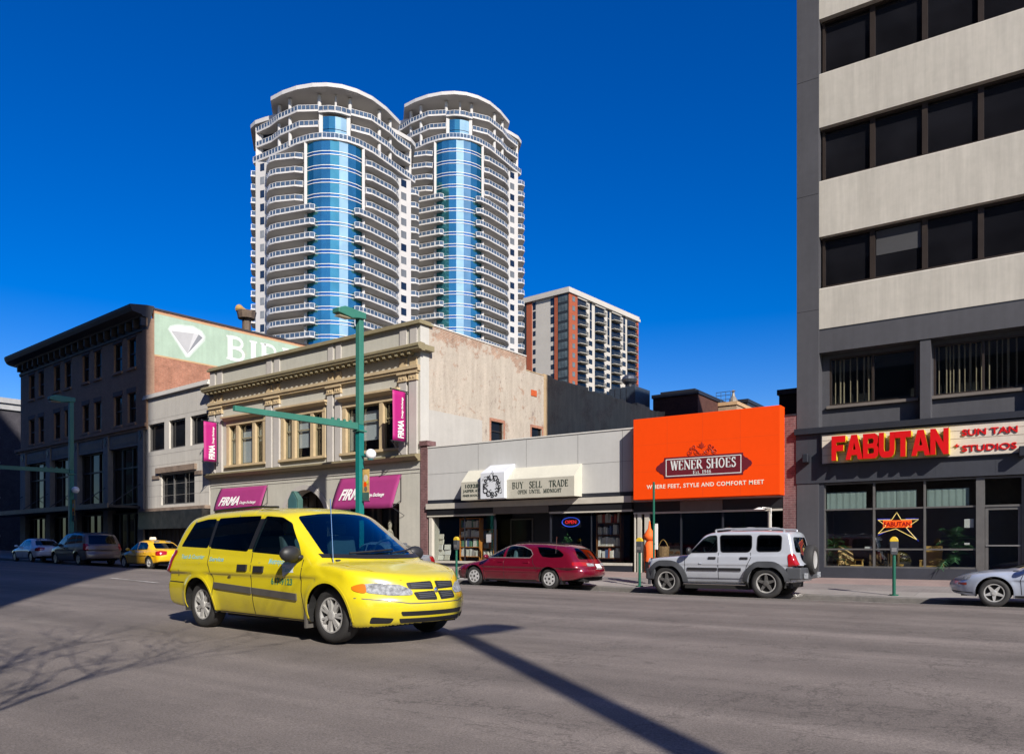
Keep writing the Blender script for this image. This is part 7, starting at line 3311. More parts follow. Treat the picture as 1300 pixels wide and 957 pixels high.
def minivan(name, label, loc, rotz, paint, h, detail, group=None, taxi=True):
    c = minivan_cfg()
    t = thing(name, label, 'minivan', loc, rotz, group)
    car = Car(c, h)
    w_rear = [(-2.10, 1.195), (-1.31, 1.17), (-1.24, 1.60), (-1.5, 1.597), (-1.84, 1.552)]
    w_mid = [(-1.24, 1.168), (-.26, 1.123), (-.10, 1.616), (-.6, 1.617), (-1.17, 1.605)]
    w_front = [(-.16, 1.118), (.2, 1.10), (.98, 1.058), (.86, 1.22), (.545, 1.505), (.36, 1.588), (-.0, 1.612)]
    pil = [[(-1.34, 1.20), (-1.19, 1.195), (-1.13, 1.575), (-1.28, 1.575)], [(-.31, 1.15), (-.10, 1.14), (.06, 1.585), (-.15, 1.585)]]
    side = lambda p: np.abs(p[:, 1]) > .5
    front = lambda p: (p[:, 0] > .3) & (p[:, 2] > 1.0)
    ws = rounded([(-.80, 1.085), (-.4, 1.075), (0, 1.072), (.4, 1.075), (.80, 1.085), (.66, 1.60), (.35, 1.642), (0, 1.655), (-.35, 1.642), (-.66, 1.60)], .05)
    bw = rounded([(-.72, 1.12), (.72, 1.12), (.62, 1.58), (-.62, 1.58)], .08)
    rear = lambda p: (p[:, 0] < -1.9)
    ops = []
    for v in ('left', 'right'):
        for wx in c['wheels']:
            ops.append((v, circle(wx, c['wr'], c['arch']), side))
        for p in (w_rear, w_mid, w_front):
            ops.append((v, rounded(p, .04), side))
    ops.append(('front', ws, front))
    ops.append(('rear', bw, rear))
    bands = [(v, p, lambda q: np.abs(q[:, 1]) > .4) for v in ('left', 'right') for p in pil]
    car.body('body', [M[paint], M['black']], t, ops, bands)
    for v in ('left', 'right'):
        for p, gm in ((w_rear, 'cartint'), (w_mid, 'cartint'), (w_front, 'carglass')):
            car.patch(v, rounded(p, .04), .001, side).build('side_window', M[gm], t, smooth=True, angle=0)
    car.patch('front', ws, .001, front).build('windscreen', M['blue_shield'], t, smooth=True, angle=0)
    car.patch('rear', bw, .001, rear).build('rear_window', M['cartint'], t, smooth=True, angle=0)
    # black seal round the windscreen and cowl with wipers
    car.ribbon('front', [(-.84, 1.075), (-.4, 1.06), (0, 1.057), (.4, 1.06), (.84, 1.075)], .05, .006).build('cowl_panel', M['black'], t)
    g = MB()
    for a, b_ in (((-.55, 1.085), (.12, 1.13)), ((.05, 1.085), (.62, 1.14))):
        q, _ = car.surf([a, ((a[0] + b_[0]) / 2, (a[1] + b_[1]) / 2), b_], 'front', .03)
        g.tube([tuple(x) for x in q], .013, 5)
    g.build('wiper', M['black'], t)
    # rub strips, seams, handles
    for v in ('left', 'right'):
        car.ribbon(v, [(-1.04, .645), (-.10, .60)], .085, .018, .02).build('rub_strip', M['strip'], t)
        car.ribbon(v, [(-.06, .598), (.90, .55)], .085, .018, .02).build('rub_strip', M['strip'], t)
        for wx in c['wheels']:
            ring = [(wx + (c['arch'] + .012) * math.cos(R(a)), c['wr'] + (c['arch'] + .012) * math.sin(R(a))) for a in range(-8, 189, 7)]
            car.ribbon(v, ring, .03, .006, .012).build('arch_lip', M[paint], t)
    seams(t, car, [[(-.10, .28), (-.09, .62), (-.12, 1.11)], [(1.05, .33), (1.00, .62), (1.02, 1.03)], [(-1.12, .40), (-1.05, .72), (-1.22, .95), (-1.24, 1.16)], [(-1.05, .275), (1.0, .25)], [(-2.55, .67), (-1.92, .66)], [(-1.75, .98), (-1.58, .98), (-1.58, .84), (-1.75, .84), (-1.75, .98)]][:5])
    handle_part(t, car, -.30, .905, M['plastic'], .22, .085)
    handle_part(t, car, .09, .89, M['plastic'], .22, .085)
    for sd in (1, -1):
        mirror_part(t, .93, sd * .93, 1.10, sd, M['plastic'], (.085, .155, .105))
    # lamps
    for v, sg in (('fr', -1), ('fl', 1)):
        # corner-view outlines: u runs across the corner
        k = 1 if v == 'fr' else -1
        def uv(x, y, z):
            e1 = VIEWS[v][0]
            return (e1[0] * x + e1[1] * y, z)
        hl = [uv(2.06, sg * .91, .735), uv(2.20, sg * .80, .755), uv(2.36, sg * .56, .73), uv(2.43, sg * .42, .665), uv(2.44, sg * .40, .60), uv(2.30, sg * .62, .60), uv(2.12, sg * .86, .635)]
        am = [uv(1.93, sg * .95, .705), uv(2.02, sg * .93, .735), uv(2.10, sg * .87, .75), uv(2.12, sg * .86, .64), uv(2.08, sg * .89, .63), uv(1.97, sg * .94, .66)]
        hp_ = car.patch(v, rounded(hl, .04), .008).build('headlight', M['lampglass'], t, smooth=True, angle=0)
        car.patch(v, rounded(am, .04), .010).build('indicator', M['amber'], hp_, smooth=True, angle=0)
    for v in ('rr', 'rl'):
        sg = -1 if v == 'rr' else 1
        e1 = VIEWS[v][0]
        uv = lambda x, y, z: (e1[0] * x + e1[1] * y, z)
        tl = [uv(-2.30, sg * .96, .80), uv(-2.24, sg * .96, 1.06), uv(-2.18, sg * .95, 1.14), uv(-2.42, sg * .85, 1.14), uv(-2.50, sg * .80, 1.0), uv(-2.54, sg * .82, .78)]
        car.patch(v, rounded(tl, .04), .012).build('tail_light', M['tail'], t, smooth=True, angle=0)
    gf = lambda p: p[:, 0] > 1.8
    for a, b_ in ((-.385, -.03), (.03, .385)):
        for z0, z1, in_ in ((.672, .752, 0), (.545, .635, .06)):
            s_ = -1 if a < 0 else 1
            o_ = [(a, z0), (b_, z0), (b_, z1), (a, z1)]
            if a < 0:
                o_ = [(a + in_, z0), (b_, z0 - .01), (b_, z1 + .012), (a - .02 + in_, z1)]
            else:
                o_ = [(a, z0 - .01), (b_ - in_, z0), (b_ + .02 - in_, z1), (a, z1 + .012)]
            gr = car.patch('front', rounded(o_, .02, 2), .004, gf).build('grille', M['black'], t, smooth=True, angle=0)
            lb = MB()
            for q in (.28, .52, .76):
                z = z0 + (z1 - z0) * q
                r_ = car.ribbon('front', [(o_[0][0] + .03, z), (o_[1][0] - .03, z)], .012, .012, .01)
                lb.add(r_.v, r_.f)
            lb.build('grille_bar', M['greyplastic'], gr)
    for z in (.27, .355):
        car.patch('front', rounded([(-.50, z), (.50, z), (.53, z + .055), (-.53, z + .055)], .015, 2), .004, gf).build('air_intake', M['black'], t, smooth=True, angle=0)
    car.ribbon('front', [(-.93, .575), (-.6, .535), (-.42, .505), (.42, .505), (.6, .535), (.93, .575)], .011, .003).build('bumper_seam', M['strip'], t)
    for sg in (-1, 1):
        car.patch('front', rounded([(sg * .80, .27), (sg * .60, .27), (sg * .58, .33), (sg * .80, .35)], .02, 2), .004, gf).build('fog_recess', M['black'], t, smooth=True, angle=0)
    q, _ = car.surf([(0, .645)], 'front', .008)
    g = MB()
    g.sphere(tuple(q[0]), .04, 10, 0, .3, .9, 1.1)
    g.build('badge', M['chrome'], t, smooth=True)
    # hood cut lines
    b = MB()
    for sg in (-1, 1):
        q, _ = car.surf([(1.40, sg * .86), (1.7, sg * .80), (2.0, sg * .68), (2.28, sg * .44)], 'top', .003)
        b.tube([tuple(x) for x in q], .005, 4)
    b.build('bonnet_seam', mk('seam_ochre', (.30, .21, .01), .6, 0) if 'seam_ochre' not in bpy.data.materials else bpy.data.materials['seam_ochre'], t)
    # roof rails, mud flaps, aerial
    for sg in (-1, 1):
        g = MB()
        q, _ = car.surf([(-1.6 + i * .2, sg * .62) for i in range(9)], 'top', .035)
        g.tube([tuple(x) for x in q], .018, 6)
        g.build('roof_rail', M['black'], t)
    for sg in (-1, 1):
        g = MB()
        g.box(1.5 - .47, 1.5 - .44, min(sg * .66, sg * .95), max(sg * .66, sg * .95), .16, .46)
        g.build('mud_flap', M['strip'], t)
    q, _ = car.surf([(1.42, -.80)], 'top', 0)
    g = MB()
    b0 = Vector(q[0])
    g.tube([tuple(b0), tuple(b0 + Vector((-.06, 0, .80)))], .006, 5)
    g.build('aerial', M['chrome'], t)
    car_common(t, car, c, 'seven', M['seat'], .22, [(.35, -.40, .24), (.35, .40, .24), (-.65, 0, .62), (-1.5, 0, .62)])

    def door_text(body, size, x0, z, width, mat, view='right', bold=.002):
        me = text_mesh(body, size, .0, bold)
        xs = [v.co.x for v in me.vertices]
        k = width / (max(xs) - min(xs))
        pts = [((x0 + (v.co.x - min(xs)) * k), z + v.co.y) for v in me.vertices]
        q, _ = car.surf(pts, view, .004)
        for v, p in zip(me.vertices, q):
            v.co = Vector(p)
        me.materials.clear()
        me.materials.append(mat)
        o = bpy.data.objects.new('door_lettering', me)
        link(o, t)
    if taxi:
        blue = mk('pale_blue_lettering', (.22, .48, .50), .5, .05)
        grn = mk('green_lettering', (.05, .20, .10), .5, .05)
        door_text('Taxi & Courier', .085, -2.02, 1.015, .68, blue)
        door_text('Service', .085, -1.18, .985, .38, blue)
        door_text('Metropolitan', .10, .30, .965, .46, blue)
        door_text('Taxi', .085, .60, .87, .2, blue)
        door_text('617-9123', .115, .36, .70, .46, grn, bold=.004)
        mp = [(.60, .985), (.90, .975), (.83, .91), (.86, .86), (.76, .86), (.64, .80), (.62, .88)]
        q = car.patch('right', mp, .0035, side).build('map_decal', mk('pale_decal', (.60, .66, .70), .5, .1), t, smooth=True)
    return t


# ---------------- where the yellow van stands
fl = ray(420)
VT = 9.75
FLw = Vector((fl[0] * VT, fl[1] * VT))
VH = R(-4.4)
hx = Vector((math.cos(VH), math.sin(VH)))
hy = Vector((-math.sin(VH), math.cos(VH)))
cen = FLw - hx * 1.5 + hy * .90
zv = road_z(cen.x, cen.y)
minivan('taxi_van', 'bright yellow taxi minivan crossing the road in the foreground', (cen.x, cen.y, zv), VH, 'y_van', .028, True)


# ---------------- station wagon
def wagon(label, loc, rotz, paint, h):
    c = dict(ext=(-2.80, 2.62), top=1.5, wheels=(-1.45, 1.45), wr=.318, arch=.375, track=.775,
             lower=[(-2.6, .86), (-2.0, .93), (-1.0, .945), (0, .935), (1.0, .92), (1.4, .86), (2.0, .74), (2.4, .60)],
             roof=[(-2.75, .62), (-2.54, .95), (-2.24, 1.24), (-1.95, 1.355), (-1.2, 1.405), (-.3, 1.42), (.15, 1.39), (.45, 1.315), (1.5, .86), (1.8, .6), (2.5, .3)],
             bottom=[(-2.6, .36), (-2.2, .28), (-1.2, .20), (1.2, .19), (2.0, .20), (2.45, .26)],
             width=[(-2.6, .80), (-2.0, .89), (-1, .925), (.3, .93), (1.5, .905), (2.1, .84), (2.5, .74)],
             nose=[(.15, 2.34), (.3, 2.52), (.5, 2.56), (.7, 2.46), (.9, 2.3)],
             tail=[(.2, -2.52), (.35, -2.72), (.58, -2.74), (.66, -2.66), (.9, -2.60), (1.2, -2.42)],
             kf=.50, kr=.34, pf=2.2, pr=2.4, zw=.62, belt=.90, wg=.875, tumble=.34, bow=.05, xm=-.4, kw=.24, kwr=.22, flare=.018, crown=.09,
             shoulder=.10, kc=.16, ke=.14, kg=.13, rcrown=.06, cabin=(-2.1, 1.15), crease=-.008, zc=.60)
    t = thing('station_wagon', label, 'station wagon', loc, rotz)
    car = Car(c, h)
    side = lambda p: np.abs(p[:, 1]) > .45
    wf = rounded([(.99, .935), (.30, .945), (.27, 1.285), (.42, 1.235), (.75, 1.08)], .05)
    wr_ = rounded([(.21, .945), (-.72, .955), (-.80, 1.05), (-.70, 1.18), (-.40, 1.285), (.0, 1.315), (.18, 1.30)], .06)
    wq = rounded([(-.93, 1.285), (-.80, 1.295), (-1.3, 1.285), (-1.70, 1.215), (-1.93, 1.07), (-1.88, .985), (-1.5, .965), (-1.18, .985), (-1.03, 1.12)], .05)
    ws = rounded([(-.74, .90), (0, .885), (.74, .90), (.60, 1.30), (.3, 1.34), (0, 1.35), (-.3, 1.34), (-.60, 1.30)], .06)
    bw = rounded([(-.66, .93), (.66, .93), (.58, 1.10), (.46, 1.27), (-.46, 1.27), (-.58, 1.10)], .08)
    front = lambda p: (p[:, 0] > .2) & (p[:, 2] > .8)
    rear = lambda p: (p[:, 0] < -1.8)
    ops = [('front', ws, front), ('rear', bw, rear)]
    for v in ('left', 'right'):
        for wx in c['wheels']:
            ops.append((v, circle(wx, c['wr'], c['arch']), side))
        for p in (wf, wr_, wq):
            ops.append((v, p, side))
    car.body('body', [M[paint], M['black']], t, ops)
    for v in ('left', 'right'):
        for p, gm in ((wf, 'carglass'), (wr_, 'carglass'), (wq, 'cartint')):
            car.patch(v, p, .001, side).build('side_window', M[gm], t, smooth=True, angle=0)
        car.ribbon(v, [(1.0, .93), (.3, .94), (-.74, .95), (-.82, 1.05), (-.71, 1.19), (-.40, 1.297), (.0, 1.325), (.28, 1.297), (.44, 1.245), (.76, 1.09), (1.0, .94)], .018, .006).build('window_trim', mk('dull_trim', (.35, .33, .33), .4, .1, metal=.5) if 'dull_trim' not in bpy.data.materials else bpy.data.materials['dull_trim'], t)
        car.ribbon(v, [(1.02, .52), (-1.02, .53)], .05, .012, .012).build('rub_strip', M[paint], t)
        car.ribbon(v, [(.98, .235), (-.98, .245)], .05, .004, .01).build('sill_trim', M['black'], t)
        car.patch(v, rounded([(2.06, .56), (2.20, .55), (2.18, .62), (2.06, .63)], .02), .006, side).build('indicator', M['amber'], t)
    car.patch('front', ws, .001, front).build('windscreen', M['carglass'], t, smooth=True, angle=0)
    car.patch('rear', bw, .001, rear).build('rear_window', M['cartint'], t, smooth=True, angle=0)
    for v in ('rr', 'rl'):
        sg = -1 if v == 'rr' else 1
        e1 = VIEWS[v][0]
        uv = lambda x, y, z: (e1[0] * x + e1[1] * y, z)
        tl = [uv(-2.24, sg * .86, .74), uv(-2.24, sg * .86, .84), uv(-2.46, sg * .70, .85), uv(-2.58, sg * .45, .83), uv(-2.60, sg * .45, .74), uv(-2.46, sg * .72, .72)]
        car.patch(v, rounded(tl, .03), .008).build('tail_light', M['tail'], t, smooth=True, angle=0)
    for sg in (-1, 1):
        car.patch('rear', rounded([(sg * .50, .72), (sg * .22, .72), (sg * .22, .80), (sg * .50, .81)], .02), .010, lambda p: p[:, 0] < -2).build('reversing_light', M['lampglass'], t, smooth=True)
    car.patch('rear', [(-.16, .62), (.16, .62), (.16, .78), (-.16, .78)], .014, lambda p: p[:, 0] < -2).build('number_plate', M['plate'], t)
    seams(t, car, [[(1.03, .28), (1.05, .6), (1.02, .92)], [(.23, .24), (.24, .94)], [(-.80, 1.0), (-.86, .8), (-.98, .66), (-1.02, .5)]])
    handle_part(t, car, .36, .81, M[paint], .2, .05)
    handle_part(t, car, -.62, .81, M[paint], .2, .05)
    for sd in (1, -1):
        mirror_part(t, .86, sd * .86, .97, sd, M[paint], (.07, .12, .075))
        g = MB()
        g.box(1.45 - .44, 1.45 - .415, min(sd * .62, sd * .88), max(sd * .62, sd * .88), .16, .4)
        g.box(-1.45 - .44, -1.45 - .415, min(sd * .62, sd * .88), max(sd * .62, sd * .88), .16, .4)
        g.build('mud_flap', M['black'], t)
    for sg in (-1, 1):
        g = MB()
        q, _ = car.surf([(-1.8 + i * .2, sg * .50) for i in range(10)], 'top', .04)
        g.tube([tuple(x) for x in q], .014, 6)
        g.build('roof_rail', M['black'], t)
    q, _ = car.surf([(-1.35, .60)], 'top', 0)
    b0 = Vector((-1.62, .78, 1.0))
    g = MB()
    g.tube([tuple(b0), tuple(b0 + Vector((-.05, .02, .62)))], .006, 5)
    g.build('aerial', M['chrome'], t)
    car_common(t, car, c, 'cover', M['seatlight'], .20, [(.30, -.36, .22), (.30, .36, .22), (-.70, 0, .58)])
    return t


WYn = 20.62
def on_line(px, yline):
    d = ray(px)
    t_ = yline / d[1]
    return d[0] * t_
xa, xb = on_line(601.5, WYn), on_line(697.3, WYn)
wb_scale = (xb - xa) / 2.9
wg_ = wagon('deep burgundy station wagon parked before the bookshop', ((xa + xb) / 2, WYn + .875, road_z((xa + xb) / 2, WYn) - .01), R(180), 'burgundy', .03)
wg_.rotation_euler.y = math.atan2(road_z(xb, WYn) - road_z(xa, WYn), xb - xa)


# ---------------- four wheel drive
def offroader(label, loc, rotz, paint, h):
    c = dict(ext=(-2.22, 2.15), top=1.85, wheels=(-1.37, 1.37), wr=.392, arch=.465, track=.775,
             lower=[(-2.2, 1.16), (-1, 1.15), (.5, 1.13), (.9, 1.12), (1.5, 1.07), (1.9, 1.02), (2.1, .94)],
             roof=[(-2.25, .9), (-2.06, 1.15), (-2.01, 1.64), (-1.92, 1.735), (-1.2, 1.77), (-.2, 1.765), (.22, 1.73), (.40, 1.67), (.92, 1.12), (1.2, .85), (2.1, .5)],
             bottom=[(-2.2, .42), (-1.9, .40), (-1.0, .37), (1.0, .36), (2.1, .42)],
             width=[(-2.2, .85), (-1.5, .885), (0, .89), (1.3, .87), (2.1, .80)],
             nose=[(.3, 2.0), (.45, 2.08), (.75, 2.07), (.95, 2.02), (1.1, 1.95)],
             tail=[(.3, -2.05), (.45, -2.16), (.72, -2.16), (.78, -2.08), (1.2, -2.06), (1.7, -1.96)],
             kf=.22, kr=.06, pf=3.0, zw=.80, belt=1.10, wg=.865, tumble=.17, bow=.015, xm=-.4, kw=.10, kwr=.04, flare=.03, crown=.05,
             shoulder=.02, kc=.055, ke=.05, kg=.06, rcrown=.04, cabin=(-1.9, .8), crease=.0, rsm=.10)
    t = thing('offroad_car', label, 'four wheel drive', loc, rotz)
    car = Car(c, h)
    side = lambda p: np.abs(p[:, 1]) > .5
    wf = rounded([(.70, 1.17), (-.08, 1.185), (-.03, 1.63), (.18, 1.615), (.34, 1.53)], .06)
    wr_ = rounded([(-.17, 1.185), (-.92, 1.19), (-.99, 1.30), (-.97, 1.63), (-.12, 1.635)], .07)
    wq = rounded([(-1.12, 1.20), (-1.74, 1.21), (-1.74, 1.62), (-1.12, 1.63)], .09)
    ws = rounded([(-.70, 1.14), (.70, 1.14), (.60, 1.60), (0, 1.635), (-.60, 1.60)], .06)
    bw = rounded([(-.62, 1.18), (.62, 1.18), (.58, 1.58), (-.58, 1.58)], .10)
    front = lambda p: (p[:, 0] > .1) & (p[:, 2] > 1.05)
    rear = lambda p: (p[:, 0] < -1.7)
    ops = [('front', ws, front), ('rear', bw, rear)]
    for v in ('left', 'right'):
        for wx in c['wheels']:
            ops.append((v, circle(wx, c['wr'] + .015, c['arch']), side))
        for p in (wf, wr_, wq):
            ops.append((v, p, side))
    car.body('body', [M[paint], M['black']], t, ops)
    for v in ('left', 'right'):
        for p, gm in ((wf, 'carglass'), (wr_, 'cartint'), (wq, 'cartint')):
            car.patch(v, p, .001, side).build('side_window', M[gm], t, smooth=True, angle=0)
            car.ribbon(v, p + [p[0]], .022, .005, step=.08).build('window_seal', M['black'], t)
        for wx in c['wheels']:
            R0 = c['arch'] + .055
            ring = [(wx + R0 * math.cos(R(a)) * (1.05 if abs(math.cos(R(a))) > .5 else 1.0), c['wr'] + .01 + R0 * min(.92, math.sin(R(a))) * 1.0) for a in range(-12, 193, 8)]
            car.ribbon(v, ring, .13, .055, .05, .04).build('wheel_flare', M['greyplastic'], t, smooth=True, angle=50)
        car.ribbon(v, [(.76, .735), (-.08, .735)], .075, .025, .02).build('rub_strip', M['plastic'], t)
        car.ribbon(v, [(-.13, .735), (-.72, .735)], .075, .025, .02).build('rub_strip', M['plastic'], t)
        car.ribbon(v, [(.86, .43), (-.86, .43)], .14, .02, .02).build('sill_cladding', M['greyplastic'], t)
    for sd in (1, -1):
        g = MB()
        g.tube([(.85, sd * .90, .34), (-.85, sd * .90, .34)], .03, 8)
        g.build('side_step', M['chrome'], t)
    car.patch('front', ws, .001, front).build('windscreen', M['carglass'], t, smooth=True, angle=0)
    car.patch('rear', bw, .001, rear).build('rear_window', M['cartint'], t, smooth=True, angle=0)
    seams(t, car, [[(.84, .50), (.83, 1.12), (.72, 1.16)], [(-.105, .46), (-.105, 1.17)], [(-.96, 1.18), (-.98, 1.05), (-.86, .8), (-.82, .6)]])
    handle_part(t, car, .06, 1.03, M['plastic'], .2, .055)
    handle_part(t, car, -.80, 1.03, M['plastic'], .2, .055)
    for sd in (1, -1):
        mirror_part(t, .66, sd * .86, 1.22, sd, M['plastic'], (.07, .11, .10))
    # bumpers in grey plastic
    g = MB()
    g.prism_z([(-2.30, -.60), (-2.24, -.86), (-1.88, -.905), (-1.88, -.80), (-2.1, -.7), (-2.1, .7), (-1.88, .80), (-1.88, .905), (-2.24, .86), (-2.30, .60)][::-1], .50, .80)
    g.build('rear_bumper', M['greyplastic'], t, bevel=.03)
    for y in (-.78, .50):
        g = MB()
        g.box(-2.33, -2.28, y, y + .28, .52, .66)
        g.build('bumper_light', M['lampglass'], t, bevel=.01)
    g = MB()
    g.prism_z([(2.14, -.55), (1.98, -.84), (1.72, -.89), (1.72, -.78), (1.95, -.6), (1.95, .6), (1.72, .78), (1.72, .89), (1.98, .84), (2.14, .55)], .42, .72)
    g.build('front_bumper', M['greyplastic'], t, bevel=.03)
    for v in ('rr', 'rl'):
        sg = -1 if v == 'rr' else 1
        e1 = VIEWS[v][0]
        uv = lambda x, y, z: (e1[0] * x + e1[1] * y, z)
        tl = [uv(-1.93, sg * .88, .82), uv(-1.93, sg * .88, 1.10), uv(-1.97, sg * .86, 1.15), uv(-2.06, sg * .78, 1.15), uv(-2.10, sg * .72, 1.08), uv(-2.10, sg * .72, .82)]
        car.patch(v, rounded(tl, .04), .012).build('tail_light', M['tail'], t, smooth=True, angle=0)
    for sg in (-1, 1):
        q, _ = car.surf([(sg * .55, .90)], 'front', .0)
        g = MB()
        g.lathe([(.12, -.03), (.115, .02), (.08, .04), (0, .05)], tuple(q[0]), 'x', 18)
        g.build('headlight', M['lampglass'], t, smooth=True)
    # spare wheel
    e = node_empty('spare_wheel', t, (-2.30, .10, 1.0))
    g = MB()
    r_ = .385
    g.lathe([(r_ * .6, -.10), (r_ * .70, -.12), (r_ * .93, -.11), (r_, -.06), (r_, .06), (r_ * .93, .11), (r_ * .6, .12)], (0, 0, 0), 'x', 32)
    g.build('tyre', M['rubber'], e, smooth=True, angle=50)
    g = MB()
    g.lathe([(r_ * .62, -.10), (r_ * .58, -.09), (r_ * .2, -.07), (0, -.07)], (0, 0, 0), 'x', 24)
    g.build('rim', M['rim'], e, smooth=True)
    g = MB()
    g.box(-2.2, -2.02, .02, .18, .9, 1.1)
    g.build('spare_carrier', M['under'], t)
    # roof rack
    g = MB()
    for sg in (-1, 1):
        q, _ = car.surf([(-1.75 + i * .2, sg * .60) for i in range(10)], 'top', .07)
        g.tube([tuple(x) for x in q], .022, 6)
        q2, _ = car.surf([(-1.75, sg * .60), (.05, sg * .60)], 'top', .0)
        for p, u in ((q[0], q2[0]), (q[-1], q2[1])):
            g.tube([tuple(p), tuple(u)], .03, 6)
    for i in (2, 5, 8):
        q, _ = car.surf([(-1.75 + i * .2, y) for y in (-.6, -.3, 0, .3, .6)], 'top', .075)
        g.tube([tuple(x) for x in q], .016, 6)
    g.build('roof_rack', mk('silver_rack', (.55, .56, .58), .35, .05, metal=.6), t)
    car_common(t, car, c, 'dark', M['seat'], .24, [(.05, -.36, .22), (.05, .36, .22), (-.85, 0, .56)])
    return t


JY = 20.38
xa, xb = on_line(846, JY), on_line(972, JY)
jp = offroader('silver four wheel drive with grey wheel flares and a spare wheel on its back', ((xa + xb) / 2, JY + .89, road_z((xa + xb) / 2, JY)), R(180), 'silver', .03)


# ---------------- saloons and the low coupe
def saloon(name, label, cat, loc, rotz, paint, h, style='cover', coupe=False, roofsign=False, group=None):
    if coupe:
        c = dict(ext=(-2.25, 2.30), top=1.34, wheels=(-1.29, 1.29), wr=.308, arch=.365, track=.76,
                 lower=[(-2.2, .90), (-1.5, .92), (0, .86), (.8, .84), (1.3, .815), (1.8, .74), (2.2, .60)],
                 roof=[(-2.3, .5), (-1.8, .88), (-1.0, 1.20), (-.5, 1.28), (0, 1.27), (.25, 1.20), (1.1, .80), (1.5, .6), (2.3, .3)],
                 nose=[(.1, 2.05), (.25, 2.20), (.45, 2.24), (.6, 2.18), (.8, 2.0)], kf=.50, tail=[(.2, -2.1), (.4, -2.22), (.7, -2.22), (.9, -2.15)])
    else:
        c = dict(ext=(-2.25, 2.25), top=1.46, wheels=(-1.28, 1.28), wr=.305, arch=.355, track=.75,
                 lower=[(-2.2, .93), (-1.6, .96), (-.8, .92), (.6, .90), (1.2, .86), (1.8, .74), (2.2, .6)],
                 roof=[(-2.3, .6), (-1.75, .93), (-1.0, 1.32), (-.6, 1.40), (0, 1.41), (.3, 1.36), (1.2, .86), (1.6, .6), (2.3, .3)],
                 nose=[(.15, 2.02), (.3, 2.16), (.5, 2.20), (.7, 2.12), (.9, 2.0)], kf=.40, tail=[(.2, -2.08), (.35, -2.2), (.6, -2.22), (.8, -2.18), (.95, -2.12)])
    c.update(bottom=[(-2.2, .34), (-1.2, .21), (1.2, .20), (2.0, .22), (2.3, .28)], width=[(-2.2, .80), (-1.2, .86), (.5, .865), (1.4, .85), (2.2, .76)],
             kr=.22, pf=2.2, zw=.58, belt=.88 if not coupe else .84, wg=.81, tumble=.34, bow=.03, xm=-.3, kw=.18, kwr=.16, flare=.018, crown=.07, shoulder=.08, kc=.14, ke=.12, kg=.11, rcrown=.05, cabin=(-1.4, .95))
    t = thing(name, label, cat, loc, rotz, group)
    car = Car(c, h)
    side = lambda p: np.abs(p[:, 1]) > .4
    b = c['belt']
    if coupe:
        wins = [rounded([(.62, b + .03), (-.9, b + .05), (-1.1, 1.08), (-.6, 1.19), (-.05, 1.18), (.2, 1.12)], .05)]
    else:
        wins = [rounded([(.72, b + .03), (-.02, b + .04), (.0, 1.29), (.20, 1.27)], .05), rounded([(-.08, b + .04), (-1.05, b + .06), (-1.0, 1.14), (-.72, 1.28), (-.06, 1.30)], .05)]
    zt = 1.30 if not coupe else 1.18
    ws = rounded([(-.68, b + .02), (0, b + .01), (.68, b + .02), (.54, zt - .02), (0, zt + .03), (-.54, zt - .02)], .05)
    bw = rounded([(-.62, b + .10), (.62, b + .10), (.50, zt - .04), (-.50, zt - .04)], .06)
    front = lambda p: (p[:, 0] > .1) & (p[:, 2] > b - .03)
    rear = lambda p: (p[:, 0] < -.8) & (p[:, 2] > b)
    ops = [('front', ws, front), ('rear', bw, rear)]
    for v in ('left', 'right'):
        for wx in c['wheels']:
            ops.append((v, circle(wx, c['wr'], c['arch']), side))
        for p in wins:
            ops.append((v, p, side))
    car.body('body', [M[paint], M['black']], t, ops)
    for v in ('left', 'right'):
        for p in wins:
            car.patch(v, p, .001, side).build('side_window', M['carglass'], t, smooth=True, angle=0)
        car.patch(v, rounded([(1.82, .47), (2.0, .47), (2.0, .52), (1.82, .525)], .015), .006, side).build('side_marker', mk('side_marker_red', (.40, .06, .025), .3, .05) if 'side_marker_red' not in bpy.data.materials else bpy.data.materials['side_marker_red'], t)
        car.ribbon(v, [(.9, .24), (-.9, .25)], .04, .004, .008).build('sill_trim', M['black'], t)
    car.patch('front', ws, .001, front).build('windscreen', M['carglass'], t, smooth=True, angle=0)
    car.patch('rear', bw, .001, rear).build('rear_window', M['cartint'], t, smooth=True, angle=0)
    for v in ('rr', 'rl'):
        sg = -1 if v == 'rr' else 1
        e1 = VIEWS[v][0]
        uv = lambda x, y, z: (e1[0] * x + e1[1] * y, z)
        tl = [uv(-1.86, sg * .80, .66), uv(-1.86, sg * .80, .84), uv(-2.06, sg * .66, .88), uv(-2.18, sg * .42, .86), uv(-2.20, sg * .42, .70), uv(-2.06, sg * .68, .64)]
        car.patch(v, rounded(tl, .03), .008).build('tail_light', M['tail'], t, smooth=True, angle=0)
    for v in ('fr', 'fl'):
        sg = -1 if v == 'fr' else 1
        e1 = VIEWS[v][0]
        uv = lambda x, y, z: (e1[0] * x + e1[1] * y, z)
        hl = [uv(1.78, sg * .80, .60), uv(1.78, sg * .80, .69), uv(1.98, sg * .64, .68), uv(2.12, sg * .40, .62), uv(2.14, sg * .40, .56), uv(1.98, sg * .66, .56)]
        car.patch(v, rounded(hl, .03), .008).build('headlight', M['lampglass'], t, smooth=True, angle=0)
    car.patch('rear', [(-.16, .55), (.16, .55), (.16, .70), (-.16, .70)], .012, lambda p: p[:, 0] < -1.8).build('number_plate', M['plate'], t)
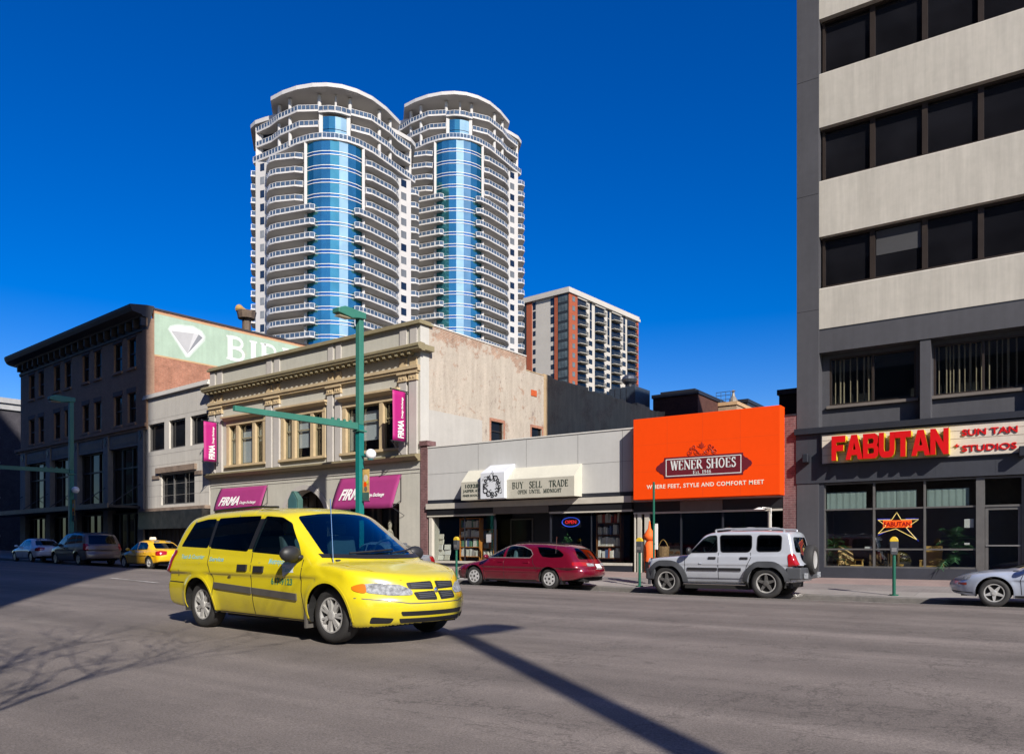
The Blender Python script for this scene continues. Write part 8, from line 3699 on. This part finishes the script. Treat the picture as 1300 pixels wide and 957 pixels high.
    if coupe:
        car.ribbon('left', [(2.2, .33), (1.7, .30)], .02, .004).build('spoiler_seam', M['black'], t)
        seams(t, car, [[(.78, .28), (.80, .6), (.70, .84)]])
    else:
        seams(t, car, [[(.80, .28), (.80, .88)], [(-.05, .26), (-.05, .90)], [(-1.0, .92), (-1.0, .75), (-.88, .5)]])
        handle_part(t, car, .10, .80, M[paint], .16, .04)
        handle_part(t, car, -.82, .80, M[paint], .16, .04)
    for sd in (1, -1):
        mirror_part(t, .62, sd * .80, b + .07, sd, M[paint] if paint != 'greycar' else M['black'], (.06, .11, .07))
    if roofsign:
        g = MB()
        g.prism_x([(-.16, 1.42), (.16, 1.42), (.12, 1.56), (-.12, 1.56)], -.10, .06)
        g.build('roof_sign', M['offwhite'], t, bevel=.02)
    car_common(t, car, c, style, M['seat'], .19, [(.22, -.34, .21), (.22, .34, .21), (-.62, 0, .52)])
    return t


SYL = 20.30
xw = on_line(1262, SYL)
saloon('coupe', 'low blue silver coupe parked at the right edge of the picture', 'coupe', (xw + 1.29, SYL + .87, road_z(xw, SYL)), R(180), 'bluesilver', .03, 'star', coupe=True)


def park(px, tdist, n, rot=180):
    d = ray(px)
    x, y = d[0] * tdist, d[1] * tdist
    y = n + yfront(x) - 27
    # keep the measured direction: slide along the ray until the kerb distance fits
    for _ in range(20):
        x = d[0] * tdist
        y = d[1] * tdist
        err = (y - (yfront(x) - 27)) - n
        tdist -= err * .9
    return x, y


gx, gy = park(514, 30, 21.3)
saloon('sedan', 'steel grey sedan parked behind the yellow van before the magenta awning', 'sedan', (gx - 1.25, gy, road_z(gx, gy - .8)), R(178), 'greycar', .04)
cx_, cy_ = park(189, 42, 20.9)
dirn = R(180) + FD.rot * .8
saloon('taxi_sedan', 'amber yellow taxi sedan parked far down the street before the ivory building', 'taxi', (cx_ - 1.28 * .99, cy_ + .95, road_z(cx_, cy_)), dirn, 'y_cab', .04, 'star', roofsign=True)
mx, my = park(121, 48, 21.4)
minivan('minivan', 'dull taupe minivan parked in shade before the umber corner block', (mx - 1.2, my, road_z(mx, my - .8)), R(180) + FD.rot, 'taupe', .05, False, taxi=False)
ux, uy = park(48, 60, 21.4)
saloon('sedan', 'white sedan parked in shade at the far left edge', 'sedan', (ux, uy, road_z(ux, uy - .8)), R(180) + FD.rot, 'whitecar', .05)
